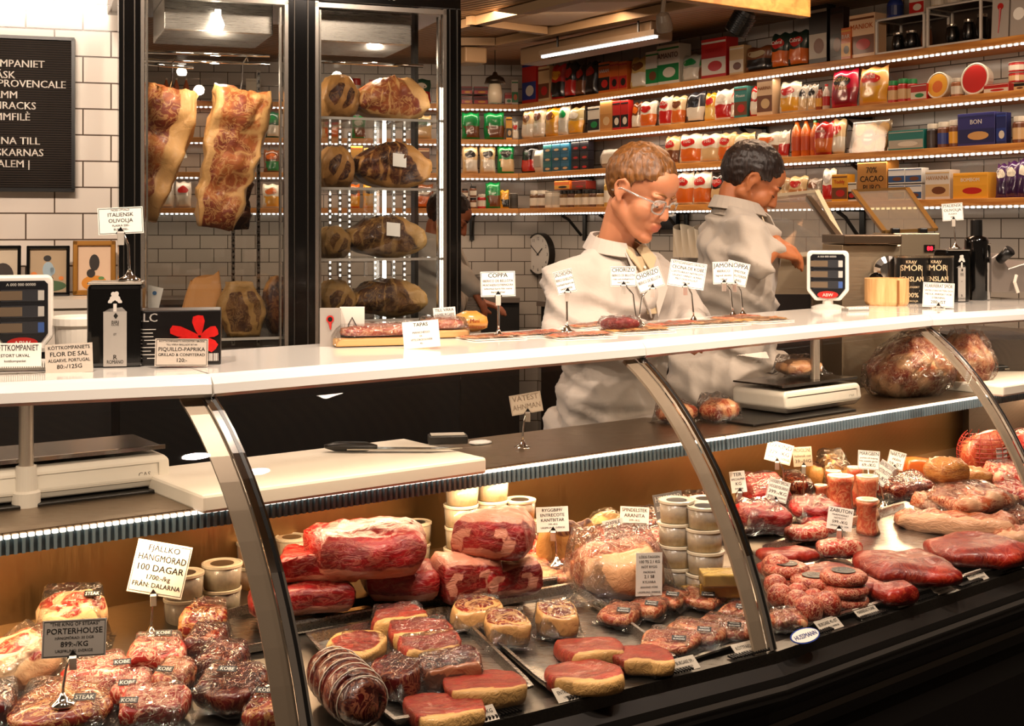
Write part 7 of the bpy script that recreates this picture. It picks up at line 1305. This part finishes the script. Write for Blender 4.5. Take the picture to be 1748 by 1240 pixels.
b = MB(); b.tube([at_d(1300, 360, 4.95) - org, at_d(1326, 398, 4.8) - org], .004, 6); b.build('gas_spring', CHROME, o)
# machine with the amber lid
A0 = at_d(1488, 470, 4.45); org = V((A0.x, A0.y, 0)); o = thing('tray_sealer', 'steel sealing machine with a raised amber lid and red digital display', 'sealing machine', org); s = mpp(4.45)
z = lambda y, d=4.45: at_d(0, y, d).z
b = MB(); b.box((0, .14, z(418) / 2), (102 * s, .28, z(418))); b.build('front_body', SM, o, bev=.004); b = MB(); b.box((-3 * s, .12, z(409)), (98 * s, .32, 16 * s)); b.build('top_slab', pm('5c4c3c', .3, .7), o, bev=.004)
q = at_d(1565, 470, 4.8) - org; b = MB(); b.box((q.x, q.y + .14, z(398, 4.8) / 2), (80 * mpp(4.8), .28, z(398, 4.8))); hb_ = b.build('rear_body', SM, o, bev=.004)
q = at_d(1586, 424, 4.8) - org; b = MB(); b.box((q.x, q.y - .003, q.z), (.038, .008, .026)); dp = b.build('display', BLACK, o); b = MB(); b.text('88', (q.x, q.y - .009, q.z - .008), (1, 0, 0), (0, 0, 1), .022); b.build('digits', pm('ff2a3c', .4, emit=3), dp)
lid(o, org, (1457, 326), (1548, 322), (1597, 392), (1510, 396), 4.86, 5.2, AMB, pm('7a5a30', .2, coat=.4))
for px in (1528, 1575): q = at_d(px, 394, 4.82) - org; b = MB(); b.box(q, (.03, .03, .02)); b.build('hinge', BLACK, o, bev=.004)
q = at_d(1493, 478, 4.44) - org; b = MB(); b.lathe([(.026, 0), (.026, .02), (.016, .03)], n=20, R=Matrix.Rotation(PI / 2, 3, 'X'), c=q); b.build('knob', BLACKG, o, smooth=False)
q = at_d(1515, 462, 4.44) - org; b = MB(); b.lathe([(.05, 0), (.05, .012), (.03, .02)], n=24, R=Matrix.Rotation(PI / 2, 3, 'X'), c=q); b.build('hub', CHROME, o, smooth=False)
# slicer at the right edge
A0 = at_d(1728, 495, 4.5); org = V((A0.x, A0.y, 0)); o = thing('meat_slicer', 'grey meat slicer with black knob at the right edge behind the counter', 'slicer', org); s = mpp(4.5)
Y = lambda x, y, d=4.5: at_d(x, y, d) - org
b = MB(); pts = [Y(1692, 500), Y(1692, 440), Y(1706, 432), Y(1722, 458), Y(1760, 446), Y(1790, 470), Y(1790, 500)]; n = len(pts); vv = pts + [p + V((0, .25, 0)) for p in pts]
b.add(vv, [tuple(range(n)), tuple(range(n, 2 * n))[::-1]] + [(i, n + i, n + (i + 1) % n, (i + 1) % n) for i in range(n)]); b.build('housing', pm('8a8078', .35, .5), o, bev=.004)
b = MB(); b.tube([Y(1706, 444, 4.48), Y(1724, 428, 4.44)], [.016, .02], 14); b.build('knob', BLACK, o, smooth=True); b = MB(); b.tube([Y(1735, 470, 4.48), Y(1732, 482, 4.47), Y(1738, 500, 4.47)], .006, 8); b.build('handle', pm('d8cec0', .3), o)
b = MB(); b.box((org.x * 0, .2, .5), (.30, .4, at_d(0, 500, 4.5).z - .5 + .5 - .0)); b.v = [V((v.x, v.y, max(0, min(at_d(0, 500, 4.5).z, v.z)))) for v in b.v]; b.build('stand', pm('3a3028', .5), o)
# clock under the lowest shelf on the right wall
def onR(px, py, off=0.0):
    base = QC - RN * off; k = (px - CX) / F; t_ = (k * base.y - base.x) / (RD.x - k * RD.y); p = base + RD * t_; return V((p.x, p.y, EH + (HY - py) / F * p.y))
P = onR(921, 434, .03); s = mpp(P.y); R_ = 36 * s; o = thing('wall_clock', 'round white wall clock with black rim beside the blond man', 'clock', P, RZR)
Rx = Matrix.Rotation(PI / 2, 3, 'X')
b = MB(); b.lathe([(R_, -.03), (R_, .02), (R_ * .95, .022), (R_ * .93, .01)], n=48, R=Rx); b.build('case', pm('2a2622', .3, .5), o, smooth=False); b = MB(); b.lathe([(R_ * .93, .012), (R_ * .93, .014)], n=48, R=Rx); fc = b.build('face', pm('d6cfc6', .5), o)
t = MB()
for h in range(1, 13): a = PI / 2 - h * PI / 6; t.text(str(h), (R_ * .74 * math.cos(a), -.0155, R_ * .74 * math.sin(a) - R_ * .075), (1, 0, 0), (0, 0, 1), R_ * .22)
t.build('numerals', INK, fc)
for a, L, w_, nme in ((math.radians(38), .45, .05, 'hour_hand'), (math.radians(145), .75, .04, 'minute_hand')): b = MB(); b.bar((-.1 * R_ * math.cos(a), -.017, -.1 * R_ * math.sin(a)), (L * R_ * math.cos(a), -.017, L * R_ * math.sin(a)), R_ * w_, .002, up=(0, 1, 0)); b.build(nme, BLACK, fc)
# dark screen, hanging bags, wrapped paper, steel bits
P = onR(1122, 374, .05); s = mpp(P.y); b = MB(); b.box((0, 0, 0), (78 * s / .75, .03, 36 * s)); b.build('wall_screen', BLACKG, loc=P, rz=RZR, label='black screen hanging under the lowest shelf behind the blond man', cat='screen')
P = onR(1172, 440, .12); s = mpp(P.y); b = MB()
b.grid(lambda u, v: V(((u - .5) * 70 * s, .03 * math.sin(u * 25) * (.4 + v), v * 52 * s + .02 * math.sin(u * 17) * v)), 40, 8); b.build('hanging_bags', pm('cfc3b0', .35, coat=.3), loc=(P.x, P.y, P.z), rz=RZR, smooth=True, label='bundle of pale plastic bags hanging on the wall between the two men', cat='bags')
P = at_d(818, 506, 5.9); b = MB(); b.prism([(-.05, -.09), (.02, -.09), (.06, .07), (.0, .10)], 0, .004, M=Matrix.Rotation(PI / 2, 4, 'X') @ Matrix.Rotation(.0, 4, 'Z')); b.build('meat_cleaver', STEEL, loc=P + V((-.02, -.01, .0)), rz=.2, label='steel cleaver blade held by the hand beside the fridge', cat='blade')
# ceiling fittings: light rail, duct, pendant, spotlights, wooden canopy
a, c = cz(925, 99, 2.62), cz(1122, 64, 2.62); o = thing('track_light', 'long ceiling light rail with a row of white diodes', 'ceiling light', a); d_ = c - a
b = MB(); b.bar((0, 0, .03), d_ + V((0, 0, .03)), .05, .03); b.build('rail', pm('6a5844', .5), o); b = MB(); n = 36
for k in range(n): q = d_ * ((k + .5) / n); b.bar(q - d_.normalized() * .010 + V((0, 0, .006)), q + d_.normalized() * .010 + V((0, 0, .006)), .018, .014)
b.build('diodes', LED, o); b = MB(); b.tube([V((0, 0, .05)) + d_ * .15, V((0, 0, .13)) + d_ * .15], .008, 6); b.tube([V((0, 0, .05)) + d_ * .85, V((0, 0, .13)) + d_ * .85], .008, 6); b.build('hanger', BLACK, o)
a, c = cz(905, 98, 2.68), cz(1130, 52, 2.68); b = MB(); b.bar((0, 0, 0), c - a, .16, .11); b.build('ceiling_duct', pm('7a6248', .5), loc=a, label='boxed beige ceiling duct above the light rail', cat='duct', bev=.01)
a, c = cz(785, 96, 2.66), cz(822, 98, 2.66); b = MB(); b.bar((0, 0, 0), c - a, .2, .1); b.build('ceiling_duct', pm('9a7c58', .5), loc=a, label='short beige ceiling duct just right of the fridge', cat='duct', bev=.01)
P = at_d(845, 138, 8.9); o = thing('pendant_lamp', 'small dark pendant lamp hanging in the far corner', 'lamp', P); b = MB(); b.lathe([(.075, -.02), (.06, .02), (.02, .04), (.012, .06)], n=24); b.build('shade', pm('3a3026', .3, .6), o, smooth=True); b = MB(); b.tube([(0, 0, .06), (0, 0, 2.77 - P.z)], .003, 6); b.build('cord', BLACK, o); b = MB(); b.lathe([(.045, -.15), (.05, -.09), (.04, -.02)], n=20); b.build('glass', pm('d8cab0', .3), o, smooth=True)
for px, py, d, tl, lab in ((1266, 36, 6.2, .5, 'black ribbed ceiling spotlight under the wooden canopy'), (1133, 38, 6.6, -.2, 'grey ceiling spotlight on the end of the light rail')):
    P = at_d(px, py, d); o = thing('spotlight', lab, 'spotlight', P, 0, 'ceiling spotlights'); R0 = Matrix.Rotation(tl, 3, 'Y') @ Matrix.Rotation(.4, 3, 'X'); cc = BLACK if px > 1200 else pm('8a7a68', .4)
    b = MB(); k = .055 if px > 1200 else .04; b.lathe([(k * .9, -k * 1.2), (k, -k * 1.1), (k, k * .2), (k * .8, k), (k * .3, k * 1.3)], n=24, R=R0); b.build('housing', cc, o, smooth=False); b = MB()
    for j in range(9 if px > 1200 else 3): b.lathe([(k * 1.05, 0), (k * 1.05, .004)], n=20, R=R0, c=R0 @ V((0, 0, -k + j * k * .2)))
    b.build('fins', cc, o); b = MB(); b.tube([R0 @ V((0, 0, k * 1.2)), (.01, 0, 2.78 - P.z)], .012, 8); b.build('stem', cc, o)
a, c = at_d(1020, -18, 4.71), at_d(1376, 31, 5.35); a.z = c.z; d_ = c - a; o = thing('wooden_canopy', 'oak boarded canopy hanging from the ceiling above the work area', 'canopy', a)
b = MB(); b.bar((0, 0, .17), d_ + V((0, 0, .17)), .05, .34); b.build('front_board', wood('canopy_oak', '8a5a24', 'c08a48', 4, 0), o, bev=.003); n = V((-d_.y, d_.x, 0)).normalized(); b = MB(); b.bar(n * .1 + V((0, 0, .33)), d_ + n * .1 + V((0, 0, .33)), .2, .03); b.build('top_board', wood('canopy_oak_top', '8a5a24', 'c08a48', 4, 0), o)
